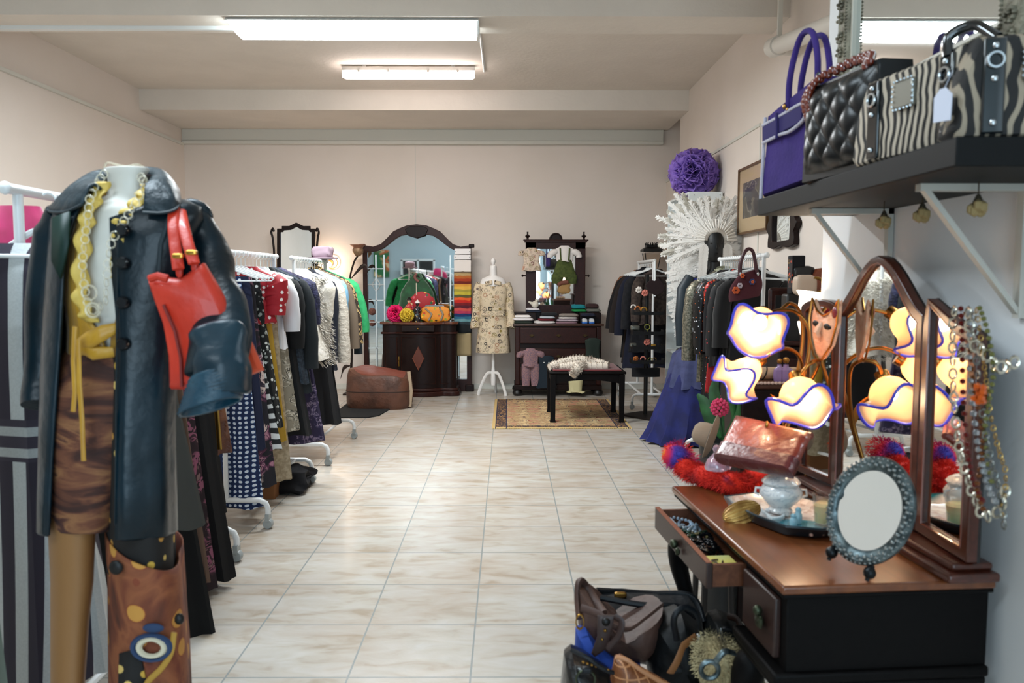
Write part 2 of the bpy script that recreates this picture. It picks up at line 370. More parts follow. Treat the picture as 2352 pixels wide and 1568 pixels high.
def collar(mat, r=.075, h=.04):
    def f(t, rnd): B().tube([(-r, 0, -.115), (-r*.6, -.03, -.105), (0, -.045, -.125), (r*.6, -.03, -.105), (r, 0, -.115), (r*.6, .03, -.09), (0, .035, -.085), (-r*.6, .03, -.09), (-r, 0, -.115)], h*.5, 6, .35).build('collar', mat, t)
    return f
def sash(mat, z, w_, h=.02, th=.04):
    def f(t, rnd): B().rings([[(w_*math.cos(a), th*math.sin(a), zz) for a in [2*math.pi*k/20 for k in range(20)]] for zz in (z, z-h)], True, False).build('trim_band', mat, t, solid=.004)
    return f
def buttons(mat, zs, x=0, y=-.045, r=.008):
    def f(t, rnd):
        for z in zs: B().ball((x, y, z), (r, r*.5, r), 8).build('button', mat, t)
    return f
def folded(name, label, cat, loc, rz, mat, w_=.24, d_=.2, h=.035, group=None, seed=0, lump=.1):
    m = B(); m.rbox((0, 0, h/2), (w_, d_, h), seed, lump*.5)
    m2 = MB(); m2.rbox((0.01, -.004, h*.35), (w_*.97, d_*1.0, h*.5), seed+4, lump*.5)
    t = thing(name, label, cat, loc, rz, group)
    m.build('top_fold', mat, t); m2.build('lower_fold', mat, t); return t
def pompom(name, label, loc, r, mat, n=90, seed=1, squash=.9, group=None):
    rnd = random.Random(seed); m = B()
    for k in range(n):
        z = 1-2*(k+.5)/n; a = k*2.399963; q = math.sqrt(1-z*z); d = Vector((q*math.cos(a), q*math.sin(a), z*squash))
        d.normalize(); u = d.orthogonal().normalized(); v = d.cross(u); ang = rnd.random()*6.28
        u, v = u*math.cos(ang)+v*math.sin(ang), v*math.cos(ang)-u*math.sin(ang); sz = r*(.42+.16*rnd.random()); ph = rnd.random()*6
        def fn(i, j, d=d, u=u, v=v, sz=sz, ph=ph):
            s = (i-.5)*2; tt = j; wv = .22*math.sin(s*5+ph)*tt+.12*math.sin(s*11+ph*2)*tt
            return d*(r*(.45+.58*tt*(1-.12*s*s)))+u*(s*sz*(.35+.75*tt))+v*(sz*wv+sz*.5*(tt-.5)*math.cos(ph))
        m.grid(fn, 6, 3)
    o = m.build(name, mat, solid=.0008, ang=80); o.location = loc
    return tag(o, label, 'pompom', group)
# ================================================================== BACK WALL
# ---- small shield-top mirror behind the racks
t = thing('standing_mirror', 'small dark wood swing mirror with stepped arched top behind the clothes racks', 'mirror', tuple(WZ(682, 800, 0).xy*0+Vector((W(681, 700, 10.45).x, 10.45)))+(0,))
def P10(px, py, ox, Y=10.45): q = W(px, py, Y); return (q.x-ox, q.z)
ox = W(681, 700, 10.45).x
o_ = [(637,740),(637,525),(648,525),(648,519),(665,519),(681,511),(697,519),(713,519),(713,525),(724,525),(724,740)]
i_ = [(645,735),(645,533),(650,533),(652,529),(668,528),(681,521),(694,528),(710,529),(712,533),(716,533),(716,735)]
B().band([P10(*p, ox) for p in o_], [P10(*p, ox) for p in i_], -.02, .02).build('frame', mahog, t, bevel=.004)
B().prism([P10(*p, ox) for p in i_], .0, .01).build('mirror_glass', mirrorm, t)
for s in (-1, 1):
    x = s*.285; m = B(); m.tube(crom([(s*.26, 0, 1.6), (x, 0, 1.66), (x-s*.01, 0, 1.8), (x+s*.005, 0, 1.98), (x+s*.02, 0, 2.05), (x, 0, 2.1), (x-s*.015, 0, 2.06)]), .014, 8); m.build('side_support', mahog, t)
    B().box(x-.02, x+.02, -.1, .1, .02, .06).build('foot', mahog, t, bevel=.01); B().tube([(x, 0, .05), (s*.27, 0, 1.65)], .018, 8).build('post', mahog, t)
# ---- great arched mirror
gx = W(959, 700, 10.4).x
t = thing('arched_mirror', 'tall mahogany pier mirror with ogee arched top and leaded side panes', 'mirror', (gx, 10.4, 0))
Z = lambda py, Y=10.35: W(959, py, Y).z
X = lambda px, Y=10.4: W(px, 700, Y).x-gx
zt, zsh, zb = Z(515), Z(571), 0
out = [(-.695, 0), (-.695, Z(562))]; inn = [(-.635, .16), (-.635, Z(579))]
pk = [(-.56, 566, 577), (-.46, 560, 570), (-.38, 546, 560), (-.30, 531, 549), (-.22, 524, 541), (-.12, 517, 538), (0, 514.5, 541), (.12, 517, 538), (.22, 524, 541), (.30, 531, 549), (.38, 546, 560), (.46, 560, 570), (.56, 566, 577)]
for x, a, b_ in pk: out.append((x, Z(a))); inn.append((x*.93, Z(b_)))
out += [(.695, Z(562)), (.695, 0)]; inn += [(.635, Z(579)), (.635, .16)]
B().band(out, inn, -.03, .04).build('frame', mahog2, t, bevel=.006)
B().prism(inn, .01, .02).build('mirror_glass', mirrorm, t)
m = B(); m.prism([(-.15, Z(526)), (-.11, Z(541)), (0, Z(547)), (.11, Z(541)), (.15, Z(526)), (.08, Z(519)), (-.08, Z(519))], -.045, -.03); m.build('crest_panel', mahog, t, bevel=.006)
for s in (-1, 1):
    B().box(s*.67-.055, s*.67+.055, -.05, .045, 0, .09).build('plinth', mahog, t, bevel=.012)
    B().box(s*.70-.035, s*.70+.035, -.045, .04, Z(568), Z(560)).build('cornice_end', mahog, t, bevel=.008)
lead = M('bevelled_lead', 'D9E2E4', .45, .5)
for s in (-1, 1):
    m = B()
    xa, xb = s*.425, s*.635; xm = (xa+xb)/2
    for x in (xa, xm): m.box(x-.007, x+.007, -.012, .008, .2, Z(585))
    for py in (617, 690, 740, 800): m.box(min(xa, xb), max(xa, xb), -.012, .008, Z(py)-.006, Z(py)+.006)
    zc = Z(654); m.tube([(xm, -.005, zc+.09), (xm+.055, -.005, zc), (xm, -.005, zc-.09), (xm-.055, -.005, zc), (xm, -.005, zc+.09)], .007, 4)
    m.tube([(xa, -.005, zc), (xb, -.005, zc)], .006, 4)
    m.build('leaded_bars', lead, t)
# ---- striped textile with white plates hanging over the mirror's right side
cols = ['8A7B62', '6E5B44', 'B59A6B', 'B4622B', 'A23A1C', '6B2316', 'D79A3B', 'E0B04A', 'A89A3C', 'C5B53C', '5E5A30', 'E8622A', 'C9281E', '7C1A20', '5A1A2A', 'D0524A', 'B83A5A', '1F3468', '2F6C8A', '6A9AA0', '2C3A40', '14191C']
def stripes_p(t_, c):
    sep = t_.mk('ShaderNodeSeparateXYZ', None, Vector=t_.tc).outputs[2]
    f = t_.math('DIVIDE', t_.math('SUBTRACT', 1.635, sep), .79)
    f = t_.math('ADD', f, t_.math('MULTIPLY', t_.math('SUBTRACT', t_.noise(60, 2, t_.map((.15, .15, 1))), .5), .05))
    st = ['D8CFC4']+cols
    return t_.ramp(f, [(i/len(st), k) for i, k in enumerate(st)], 'CONSTANT')
sx = W(1063, 700, 10.3).x
t = thing('striped_textile', 'long multicoloured striped scarf sampler hung beside the arched mirror', 'textile', (sx, 10.28, 0))
zz = lambda py: W(1063, py, 10.28).z
m = B(); m.grid(lambda u, v: (-.108+.216*u, .012*math.sin(u*9)*(.4+.6*v), zz(622)+(zz(764)-zz(622))*v), 16, 30); m.build('striped_cloth', M('striped_scarf', 'C0A080', .9, pat=stripes_p), t, solid=.03)
m = B(); m.grid(lambda u, v: (-.104+.208*u, .008*math.sin(u*7)+.01, zz(763)+(zz(817)-zz(763))*v), 10, 8); m.build('beige_cloth', M('beige_linen', 'A8946E', .9), t, solid=.02)
B().box(-.108, .108, -.02, .02, zz(624), zz(597)).build('white_cloth', M('white_cotton', 'E6DDD6', .85), t, bevel=.006)
for a, b2 in ((596, 585), (584, 571)):
    m = B().box(-.108-(a == 584)*-.008, .105, -.028, .02, zz(a), zz(b2)); m.build('white_plate', M('white_card', 'E9E4E2', .5), t, bevel=.004)
    for x in (-.09, .088): B().ball((x, -.03, (zz(a)+zz(b2))/2), (.006, .004, .006), 8).build('stud', silver, t)
# ---- bow-front cabinet
cx = W(963, 800, 10.0).x; ct = W(963, 740, 9.9).z
t = thing('bow_front_cabinet', 'dark bow-fronted mahogany cabinet with diamond inlay in front of arched mirror', 'cabinet', (cx, 10.1, 0))
def bow(w_, d0, d1, e=0):
    """outline with a bulging centre and concave flanks, front is -y"""
    r = [(-w_, .2)]
    for i in range(25):
        u = -1+i/12; k = max(0, math.cos(min(1, abs(u)/.62)*math.pi/2))
        r.append((u*w_, -d0-(d1-d0)*(k**.8)-(.03*math.cos((abs(u)-.8)*8) if abs(u) > .62 else 0)))
    r.append((w_, .2)); return r
def bowbox(w_, d0, d1, z0, z1): return B().prism(bow(w_, d0, d1), z0, z1, 'xy')
bowbox(.455, .1, .2, .09, ct-.03).build('body', mahog, t)
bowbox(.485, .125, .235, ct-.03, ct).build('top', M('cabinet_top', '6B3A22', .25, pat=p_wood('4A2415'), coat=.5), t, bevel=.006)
bowbox(.475, .12, .22, ct-.15, ct-.125).build('moulding', mahog2, t, bevel=.006)
bowbox(.5, .13, .25, 0, .06).build('plinth', mahog2, t, bevel=.01); bowbox(.48, .115, .225, .06, .1).build('plinth_moulding', mahog2, t, bevel=.01)
m = B(); m.tube([(-.21, -.195, .16), (-.21, -.195, ct-.19), (.21, -.195, ct-.19), (.21, -.195, .16), (-.21, -.195, .16)], .005, 4); m.build('door_inlay_line', mahog2, t)
m = B(); m.prism([(0, .33), (.075, .48), (0, .63), (-.075, .48)], -.235, -.19); m.build('diamond_inlay', M('inlay_veneer', '5B2A1A', .35), t)
m = B(); m.tube([(0, -.237, .34), (.067, -.237, .48), (0, -.237, .62), (-.067, -.237, .48), (0, -.237, .34)], .003, 4); m.build('diamond_border', M('inlay_light', '8A4A30', .4), t)
m = B(); m.box(-.2, .2, -.232, -.19, ct-.115, ct-.04); m.build('drawer', mahog, t, bevel=.006)
B().ball((0, -.243, ct-.078), .012, 10).build('drawer_knob', brass, t)
m = B(); m.box(-.25, -.235, -.205, -.19, .38, .5); m.tube([(-.242, -.2, .46), (-.242, -.22, .45), (-.242, -.22, .4)], .006, 6); m.build('key_plate', brass, t)
for s in (-1, 1):
    m = B(); m.tube([(s*.27, -.155, .16), (s*.27, -.155, ct-.19), (s*.42, -.115, ct-.19), (s*.42, -.115, .16), (s*.27, -.155, .16)], .005, 4); m.build('side_inlay_line', mahog2, t)
# ---- things on it
zt_ = ct
pink = M('hot_pink_tissue', 'E8196B', .7); yell = M('yellow_tissue', 'E3C33B', .7)
pompom('paper_pompom', 'hot pink tissue pompom on the bow-front cabinet', (W(909, 717, 10.02).x, 10.02, zt_+.1), .105, pink, 80, 3)
pompom('paper_pompom', 'yellow tissue pompom beside the hot pink one on the cabinet', (W(934, 722, 9.96).x, 9.96, zt_+.085), .085, yell, 80, 4)
t = thing('beaded_handbag', 'orange beaded handbag with silver frame on the bow-front cabinet', 'handbag', (W(1000, 722, 9.98).x, 9.98, zt_))
m = B(); m.rbox((0, 0, .095), (.36, .09, .19), 2, .15); m.build('bag_body', M('orange_beads', 'E08A1C', .5, pat=p_spots(['8A9A20', 'C9451C', 'F0B42C', '3A2A18'], 22, .34), bump=('vor', 140, .6)), t)
m = B(); m.tube([(-.12, -.045, .17), (-.04, -.05, .1), (-.08, -.05, .02)], .012, 6); m.tube([(.06, -.05, .17), (.1, -.055, .1), (.07, -.05, .02)], .012, 6); m.build('braid_trim', M('grey_braid', '8A8072', .7), t)
m = B(); m.tube([(-.13, 0, .175), (-.12, 0, .2), (.1, 0, .2), (.12, 0, .175)], .008, 6); m.ball((0, 0, .215), .012, 8); m.build('clasp_frame', silver, t)
t = thing('fruit_ornament', 'green leafy ornament at the right end of the bow-front cabinet', 'ornament', (W(1026, 727, 10.1).x, 10.1, zt_))
m = B()
for k in range(9): a = k*.7; m.ball((.03*math.cos(a), .02*math.sin(a), .04+.012*k), (.03, .02, .03), 8)
m.build('leaves', M('dark_green_leaf', '1F5A22', .6), t)
t = thing('round_cushion', 'round red flowered cushion propped behind the figurines on the cabinet', 'cushion', (W(967, 688, 10.12).x, 10.16, zt_))
m = B(); m.lathe([(0, .0), (.14, .004), (.175, .02), (.175, .04), (.14, .06), (0, .065)], 24, (0, 0, .2), 'y'); m.build('cushion', M('red_floral', 'A81520', .6, pat=p_spots(['D8A64A', 'D45A6A', '2A5A30', 'F0D0A0'], 17, .28)), t)
def figurine(label, px, py, cols_, h, Y=9.98):
    t = thing('figurine', label, 'figurine', (W(px, py, Y).x, Y, zt_))
    B().lathe([(0, 0), (.03, 0), (.034, .02), (.045, h*.35), (.028, h*.5), (.034, h*.6), (.03, h*.72), (.012, h*.78), (0, h*.79)], 14).build('robe', cols_[0], t)
    B().ball((0, 0, h*.86), (.024, .024, .03), 10).build('head', cols_[1], t)
    B().lathe([(.036, 0), (.03, .012), (.016, .03), (0, .045)], 12, (0, 0, h*.9)).build('hat', cols_[2], t)
    for s in (-1, 1): B().tube([(s*.03, 0, h*.68), (s*.05, -.02, h*.55), (s*.02, -.04, h*.5)], .01, 6).build('arm', cols_[0], t)
figurine('figurine in red flowered robe with dark hat on the cabinet', 940, 700, (M('red_flower_robe', 'B8322E', .5, pat=p_spots(['E8C9A0', '3A4A8A', 'D87A8A'], 40, .3)), M('skin_porcelain', 'D8A88A', .4), blackm), .30)
figurine('small dark figurine with white cap and blue flowered base on cabinet', 959, 705, (M('dark_flower_robe', '1C1A1E', .5, pat=p_spots(['A8C4D8', 'D8B05A', 'B84A4A'], 40, .25)), M('dark_face', '241614', .5), M('cap_white', 'E6E0DA', .6)), .26)
t = thing('green_cape', 'green hooded child cape on a stand in front of the arched mirror', 'cape', (W(957, 660, 10.2).x, 10.24, zt_-.02))
gm = M('green_velvet', '1E5A34', .75, sheen=.5, pat=p_mix('174527', 12))
rs = []
for k in range(12):
    u = k/11; z = .57-.48*u; w0 = .055+.12*min(1, u*2.6)**.6+.08*u
    rs.append([((w0+.012*u*math.sin(7*a))*math.cos(a), (.05+.03*u)*math.sin(a)*(1+.1*u*math.sin(6*a)), z) for a in [2*math.pi*j/28 for j in range(28)]])
B().rings(rs).build('cape_body', gm, t)
B().tube([(-.07, -.02, .55), (0, -.05, .5), (.07, -.02, .55), (.04, .03, .6), (-.04, .03, .6), (-.07, -.02, .55)], .03, 8, .7).build('cowl', gm, t)
m = B(); m.tube(crom([(.0, -.05, .62), (-.02, -.06, .58), (.0, -.06, .54), (.03, -.06, .52)]), .018, 8); m.build('bow', M('brown_pink_bow', '7A4A44', .7), t)
B().tube([(0, -.07, .1), (0, -.07, .5)], .006, 6).build('stand_rod', M('cream_rod', 'D8CDB8', .5), t)
# ---- metal lotus flower and lamp left of the mirror
t = thing('lotus_ornament', 'tall bronze lotus bud on a curved stem left of the arched mirror', 'ornament', (W(808, 885, 10.1).x, 10.1, 0))
bx = W(808, 885, 10.1).x; Q = lambda px, py, dy=0: (W(px, py, 10.1).x-bx, dy, W(px, py, 10.1).z)
brz = M('bronze_leaf', '7A6248', .5, .5, pat=p_mix('A58468', 14)); brd = M('bronze_dark', '2E211A', .5, .5)
B().tube(crom([Q(806, 880), Q(808, 780), Q(808, 690), Q(804, 640), Q(812, 605), Q(821, 588)]), [.016]*10+[.012]*21, 8).build('stem', brd, t)
m = B(); q = Vector(Q(822, 575)); m.lathe([(0, -.075), (.03, -.07), (.066, -.03), (.07, .01), (.045, .05), (.0, .055)], 12, q)
m.build('bud', brz, t); m = B()
for k in range(9):
    a = k*.7; m.grid(lambda u, v: q+Vector(((.05+.05*v)*math.cos(a+(u-.5)*.7), (.05+.05*v)*math.sin(a+(u-.5)*.7), .02+.08*v-.03*v*v)), 3, 4)
m.build('petals', M('rose_bronze', '9A6A52', .6, .2), t, solid=.003)
for (p0, p1, p2) in ((Q(806, 640), Q(840, 600), Q(846, 630)), (Q(806, 840), Q(790, 840), Q(782, 870)), (Q(808, 700), Q(835, 690), Q(842, 710))):
    B().tube(bez(p0, p1, p1, p2, 8), [.004, .012, .02, .024, .022, .016, .01, .006, .002], 8, .25).build('leaf', brd, t)
for py, s in ((720, .05), (748, .045)):
    m = B(); q2 = Vector(Q(836, py)); m.ball(q2, (s*1.1, s*.7, s), 10); m.build('rose', M('dusty_rose', '9A6A62', .7, bump=('vor', 30, .8)), t)
B().box(-.1, .1, -.08, .1, 0, .02).build('base', brd, t)
t = thing('wall_lamp', 'small wire-armed bulb lamp lighting the back wall beside the lotus', 'lamp', (W(758, 605, 10.6).x, 10.64, W(758, 603, 10.6).z))
B().lathe([(0, 0), (.035, 0), (.035, .015), (0, .02)], 14, (0, 0, 0), 'y').build('back_plate', brass, t).location = (0, -.02, 0)
B().tube([(.02+.075*math.cos(a), -.03, .075*math.sin(a)) for a in [i*math.pi/10-2.0 for i in range(17)]], .005, 6).build('arm', brass, t)
B().ball((0, -.08, -.02), .032, 12).build('bulb', M('bulb_lit_warm', 'FFE0C0', .4, emit=12, ecol=(1, .72, .5)), t)
light('POINT', 'wall_lamp_light', (W(758, 605, 10.6).x, 10.52, W(758, 603, 10.6).z-.02), 7, (1, .72, .5), radius=.03)
# ---- patterned coat dress on a white dress stand
dx = W(1133, 850, 10.1).x
zc_ = lambda py, Y=10.1: W(1133, py, Y).z
print_m = M('circle_print_cream', 'D5C3A6', .8, pat=p_rings(['3A2E26', '8C7A3A', '6A5A50', 'A8785A', '2E2A2A', '9A8F7A'], 13))
t = thing('dress_stand', 'white dress stand with round finial and tripod base by the back wall', 'mannequin', (dx, 10.1, 0))
ws = M('stand_white', 'E6E2DE', .4)
B().lathe([(0, zc_(591)), (.012, zc_(592)), (.03, zc_(598)), (.03, zc_(602)), (.014, zc_(608)), (.04, zc_(610)), (.045, zc_(613)), (.045, zc_(618)), (.05, zc_(632)), (.06, zc_(640)), (.0, zc_(641))], 18).build('neck', ws, t)
rs = []
for z, w0, d0 in ((1.5, .05, .05), (1.46, .14, .07), (1.40, .17, .09), (1.25, .15, .11), (1.05, .115, .085), (.9, .15, .1), (.78, .16, .1)):
    rs.append([(w0*math.cos(a), d0*math.sin(a), z) for a in [2*math.pi*k/20 for k in range(20)]])
B().rings(rs).build('torso', ws, t)
B().lathe([(0, .12), (.03, .12), (.035, .2), (.028, .3), (.018, .36), (.022, .5), (.016, .62), (.02, .78), (0, .79)], 14).build('pole', ws, t)
for k in range(3):
    a = -math.pi/2+k*2*math.pi/3+.9; c_, s_ = math.cos(a), math.sin(a)
    B().tube(crom([(.02*c_, .02*s_, .28), (.08*c_, .08*s_, .27), (.14*c_, .14*s_, .17), (.19*c_, .19*s_, .05), (.2*c_, .2*s_, .0)]), .02, 8, .75).build('leg', ws, t)
t = thing('coat_dress', 'cream circle-print coat dress with belt worn by the white dress stand', 'dress', (dx, 10.1, 0))
prof = [(641, .06, .06), (645, .09, .07), (652, .17, .085), (660, .185, .1), (680, .18, .125), (700, .165, .12), (708, .155, .11), (716, .165, .115), (740, .185, .13), (770, .2, .14), (805, .215, .15), (809, .215, .15)]
rs = []
for k, (py, w0, d0) in enumerate(prof):
    u = k/11; rs.append([(w0*math.copysign(abs(math.cos(a))**.85, math.cos(a))*(1+.03*u*math.sin(8*a)), d0*math.sin(a)*(1+.06*u*math.sin(7*a)), zc_(py)) for a in [2*math.pi*j/32 for j in range(32)]])
B().rings(rs).build('body', print_m, t)
for s in (-1, 1):
    B().tube(crom([(s*.16, 0, zc_(650)), (s*.2, 0, zc_(675)), (s*.21, -.02, zc_(715)), (s*.225, -.05, zc_(742)), (s*.22, -.06, zc_(752))], 4), [.05, .055, .057, .056, .055, .053, .052, .051, .05, .052, .054, .056, .058, .06, .062, .063, .064], 12, .85, up=(1, 0, 0)).build('sleeve', print_m, t)
    m = B(); m.grid(lambda u, v: (s*(.01+.09*u), -.075-.015*v-.02*(1-u), zc_(643)-.02*u-.05*v), 4, 3); m.build('collar', print_m, t, solid=.006)
    B().box(s*.09-.055, s*.09+.055, -.135, -.115, zc_(724), zc_(720)).build('pocket_flap', print_m, t, bevel=.005)
B().rings([[((.163+e)*math.cos(a), (.12+e)*math.sin(a), z) for a in [2*math.pi*j/28 for j in range(28)]] for z, e in ((zc_(705), 0), (zc_(705), .006), (zc_(711), .006), (zc_(711), 0))], True, False).build('belt', print_m, t)
B().torus((-.035, -.13, zc_(708)), .022, .005, 'y', 16, 6).build('belt_buckle', blackm, t)
for k in range(5): B().ball((0, -.13-.02*(k > 2), zc_(660+k*22)), (.008, .005, .008), 8).build('button', brass, t)
# ================================================================== CHEST OF DRAWERS WITH SWING MIRROR
YC = 9.98
kx = W(1282, 820, YC).x; kz = W(1282, 743, YC).z; kw = (W(1387, 743, YC).x-W(1178, 743, YC).x)/2
zc3 = lambda py, Y=YC: W(1282, py, Y).z
xc3 = lambda px, Y=YC: W(px, 800, Y).x-kx
t = thing('chest_of_drawers', 'dark wood chest of drawers with swing mirror holding folded childrens clothes', 'chest of drawers', (kx, YC, 0))
B().box(-kw+.03, kw-.03, 0, .5, .13, kz-.03).build('body', mahog, t)
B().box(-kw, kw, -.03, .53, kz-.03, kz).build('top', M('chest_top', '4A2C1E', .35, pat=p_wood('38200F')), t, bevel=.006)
for i, (a, b_) in enumerate(((752, 788), (800, 835), (842, 873))):
    d = B().box(-kw+.09, kw-.09, -.02 if i else -.035, .01, zc3(b_), zc3(a)).build('drawer', mahog2, t, bevel=.006)
    for x in (-.33, 0, .33):
        m = B(); m.prism([(x-.035, zc3((a+b_)/2)), (x, zc3((a+b_)/2)+.02), (x+.035, zc3((a+b_)/2)), (x, zc3((a+b_)/2)-.02)], -.028-(not i)*.015, -.02-(not i)*.015)
        m.tube([(x-.025, -.045, zc3((a+b_)/2)), (x, -.05, zc3((a+b_)/2)-.018), (x+.025, -.045, zc3((a+b_)/2))], .004, 6); m.build('handle', M('dark_brass', '4A3A22', .45, .8), d)
B().box(-kw+.02, kw-.02, -.03, .5, .08, .14).build('plinth', mahog, t, bevel=.008)
for s in (-1, 1):
    B().box(s*(kw-.06)-.03, s*(kw-.06)+.03, -.022, .02, .14, kz-.04).build('pilaster', mahog2, t, bevel=.008)
    for y in (.03, .45): B().lathe([(0, 0), (.04, 0), (.065, .03), (.06, .06), (.035, .085), (0, .085)], 14, (s*(kw-.06), y, 0)).build('bun_foot', blackwood, t)
    B().box(*sorted((s*(kw-.02), s*(kw-.02)-s*.27)), .12, .5, kz, kz+.13).build('glove_box', mahog, t, bevel=.005)
YM = YC+.35; my = .35
zm = lambda py: W(1276, py, YM).z
xm = lambda px: W(px, 640, YM).x-kx
x0, x1 = xm(1208), xm(1344)
m = B()
for a, b_ in ((x0, x0+.13), (x1-.13, x1)): m.box(a, b_, my-.02, my+.04, kz, zm(556))
m.box(x0, x1, my-.02, my+.04, zm(572), zm(556)); m.box(x0+.1, x1-.1, my-.02, my+.04, kz, zm(700)); m.build('mirror_frame', mahog2, t, bevel=.005)
B().box(x0+.12, x1-.12, my-.005, my, zm(701), zm(571)).build('mirror_glass', mirrorm, t)
m = B(); m.box(x0-.035, x1+.035, my-.05, my+.05, zm(553), zm(550)); m.box(x0-.02, x1+.02, my-.035, my+.045, zm(557), zm(553)); m.build('cornice', mahog2, t, bevel=.005)
m = B(); cxx = (x0+x1)/2
m.prism([(cxx-.115, zm(550))]+[(cxx+.085*math.cos(a), zm(550)+.085*math.sin(a)) for a in [math.pi-i*math.pi/14 for i in range(15)]]+[(cxx+.115, zm(550))], my-.03, my+.02)
m.tube([(cxx+.07*math.cos(a), my-.035, zm(550)+.07*math.sin(a)) for a in [i*math.pi/14 for i in range(15)]], .008, 6); m.build('shell_crest', mahog, t, bevel=.004)
for x in (x0+.02, x1-.02):
    B().lathe([(0, 0), (.018, 0), (.012, .02), (.035, .045), (.012, .06), (.008, .085), (.014, .095), (0, .1)], 12, (x, my, zm(550))).build('finial', mahog, t)
for x, s in ((x0, -1), (x1, 1)): B().lathe([(0, 0), (.008, 0), (.008, .03), (.02, .045), (0, .06)], 10, (x, my, zm(633)), 'x').build('pivot_knob', mahog, t) if s > 0 else B().lathe([(0, 0), (.008, 0), (.008, -.03), (.02, -.045), (0, -.06)], 10, (x, my, zm(633)), 'x').build('pivot_knob', mahog, t)
# ---- folded clothes
def fold_px(label, cat, px0, px1, py0, py1, col, Y=YC+.1, dp=.2, grp='folded childrens clothes on the chest of drawers', patm=None, seed=0):
    a, b_ = W(px0, py1, Y), W(px1, py0, Y)
    folded('folded_clothes', label, cat, ((a.x+b_.x)/2, Y, a.z), (seed % 5-2)*.03, patm or M('cloth_'+col, col, .9, bump=('noise', 60, .3)), b_.x-a.x, dp, b_.z-a.z, grp, seed)
for i, (lab, a, b_, c, d, col) in enumerate((
    ('dark green folded shirt under white ones at the chest left corner', 1181, 1222, 736, 743, '1F2A22'), ('white folded shirt in the middle of the left stack on the chest', 1179, 1224, 729, 736, 'E2DCDC'),
    ('white folded vest on top of the left stack on the chest', 1182, 1218, 723, 729, 'EDE8E6'),
    ('long white folded sheet under the dark shirts on the chest', 1226, 1274, 736, 743, 'D8D3D0'), ('red edged black folded shirt in the second stack on the chest', 1236, 1272, 731, 736, '6A1420'),
    ('pale grey folded shirt in the second stack on the chest', 1240, 1274, 725, 731, 'B8BEC4'), ('black folded jumper on top of the second stack on the chest', 1242, 1280, 717, 725, '14161C'),
    ('mauve folded jumper at the bottom of the third stack on the chest', 1276, 1325, 737, 743, '8A6A74'), ('lilac folded shirt in the third stack on the chest', 1278, 1326, 732, 737, 'C4B4BE'),
    ('white folded shirt in the third stack on the chest', 1282, 1324, 727, 732, 'D8D2CE'), ('grey mottled folded jumper topping the third stack on the chest', 1284, 1328, 720, 727, '8A8078'),
    ('navy folded jumper above the blue shoes on the chest', 1334, 1366, 719, 726, '1A2034'),)): fold_px(lab, 'clothes', a, b_, c, d, col, YC+.08+.0*i, .18, seed=i)
fold_px('teal folded jumper topping the chest right end', 'clothes', 1312, 1343, 699, 709, '14808A', YC+.3, .2, seed=13); fold_px('green folded jumper under the teal one on the chest', 'clothes', 1313, 1345, 709, 716, '1F8A4A', YC+.3, .2, seed=14)
fold_px('brown folded jumper beside the teal one on the chest', 'clothes', 1346, 1374, 697, 708, '3A2424', YC+.3, .2, seed=15); fold_px('grey folded shirt beneath the brown jumper on the chest', 'clothes', 1345, 1378, 708, 716, '6A6A62', YC+.3, .2, seed=16)
fold_px('white folded shirt on the left glove box of the chest', 'clothes', 1208, 1238, 707, 712, 'DEDADE', YC+.28, .2, seed=17); fold_px('navy folded shirt on the left glove box of the chest', 'clothes', 1208, 1242, 712, 717, '232C40', YC+.28, .2, seed=18)
t = thing('bird_ornament', 'small cream bird ornament on the folded shirts by the chest mirror', 'ornament', (W(1229, 700, YC+.26).x, YC+.28, W(1229, 708, YC+.28).z))
m = B(); m.ball((0, 0, .05), (.05, .035, .045), 12); m.build('body', M('cream_ceramic', 'DCD4C4', .5), t); B().ball((.02, 0, .1), (.022, .02, .024), 10).build('head', M('cream_ceramic'), t)
B().tube([(-.03, 0, .06), (-.085, 0, .085)], [.02, .008], 8, .5).build('tail', M('cream_ceramic'), t); B().tube([(.04, 0, .1), (.06, 0, .1)], [.006, .001], 6).build('beak', M('cream_ceramic'), t)
t = thing('baby_shoe', 'pale blue and white baby shoes, left of the pair on the chest', 'shoe', (W(1343, 745, YC+.02).x, YC+.04, kz))
m = B(); m.rbox((0, 0, .035), (.065, .11, .05), 1, .1); m.build('upper', M('shoe_white', 'D8DADC', .6), t); B().rbox((0, 0, .01), (.07, .12, .024), 1).build('sole', M('shoe_blue', '2A6AC0', .5), t); B().torus((0, .02, .06), .02, .006, 'z', 14, 6).build('opening', M('shoe_white'), t)
r_ = dup(t); r_.location.x = W(1359, 745, YC+.02).x; r_['label'] = 'pale blue and white baby shoes, right of the pair on the chest'
# ---- children's clothes hung on it
def hung(name, label, cat, px, py, Y, **k):
    p = W(px, py, Y); return garment(name, label, cat, (p.x, Y, p.z), 0, **k)
def bow_legs(mat, L, w_, r, z0):
    def f(t, rnd):
        for s in (-1, 1):
            B().tube([(s*w_, 0, z0), (s*w_*1.1, -.005, z0-L*.5), (s*w_*1.15, 0, z0-L)], [r*1.05, r, r*.8], 14, .5, up=(1, 0, 0)).build('trouser_leg', mat, t)
    return f
kidprint = M('cream_kid_print', 'D9C6B2', .85, pat=p_rings(['6A2E2E', '4A3A34', 'B87A62', '8A7A50'], 14))
hung('childs_blouse', 'cream circle-print child blouse hung on the chest mirror left side', 'blouse', 1221, 556, YC+.3, mat=kidprint, hw=.115, length=.29, hem=.125, th=.03, sleeve=(.06, .02, .035), neck=.05, drop=.04, top=-.07)
olive = M('olive_wool', '4E5A28', .9, pat=p_mix('3E4A20', 30))
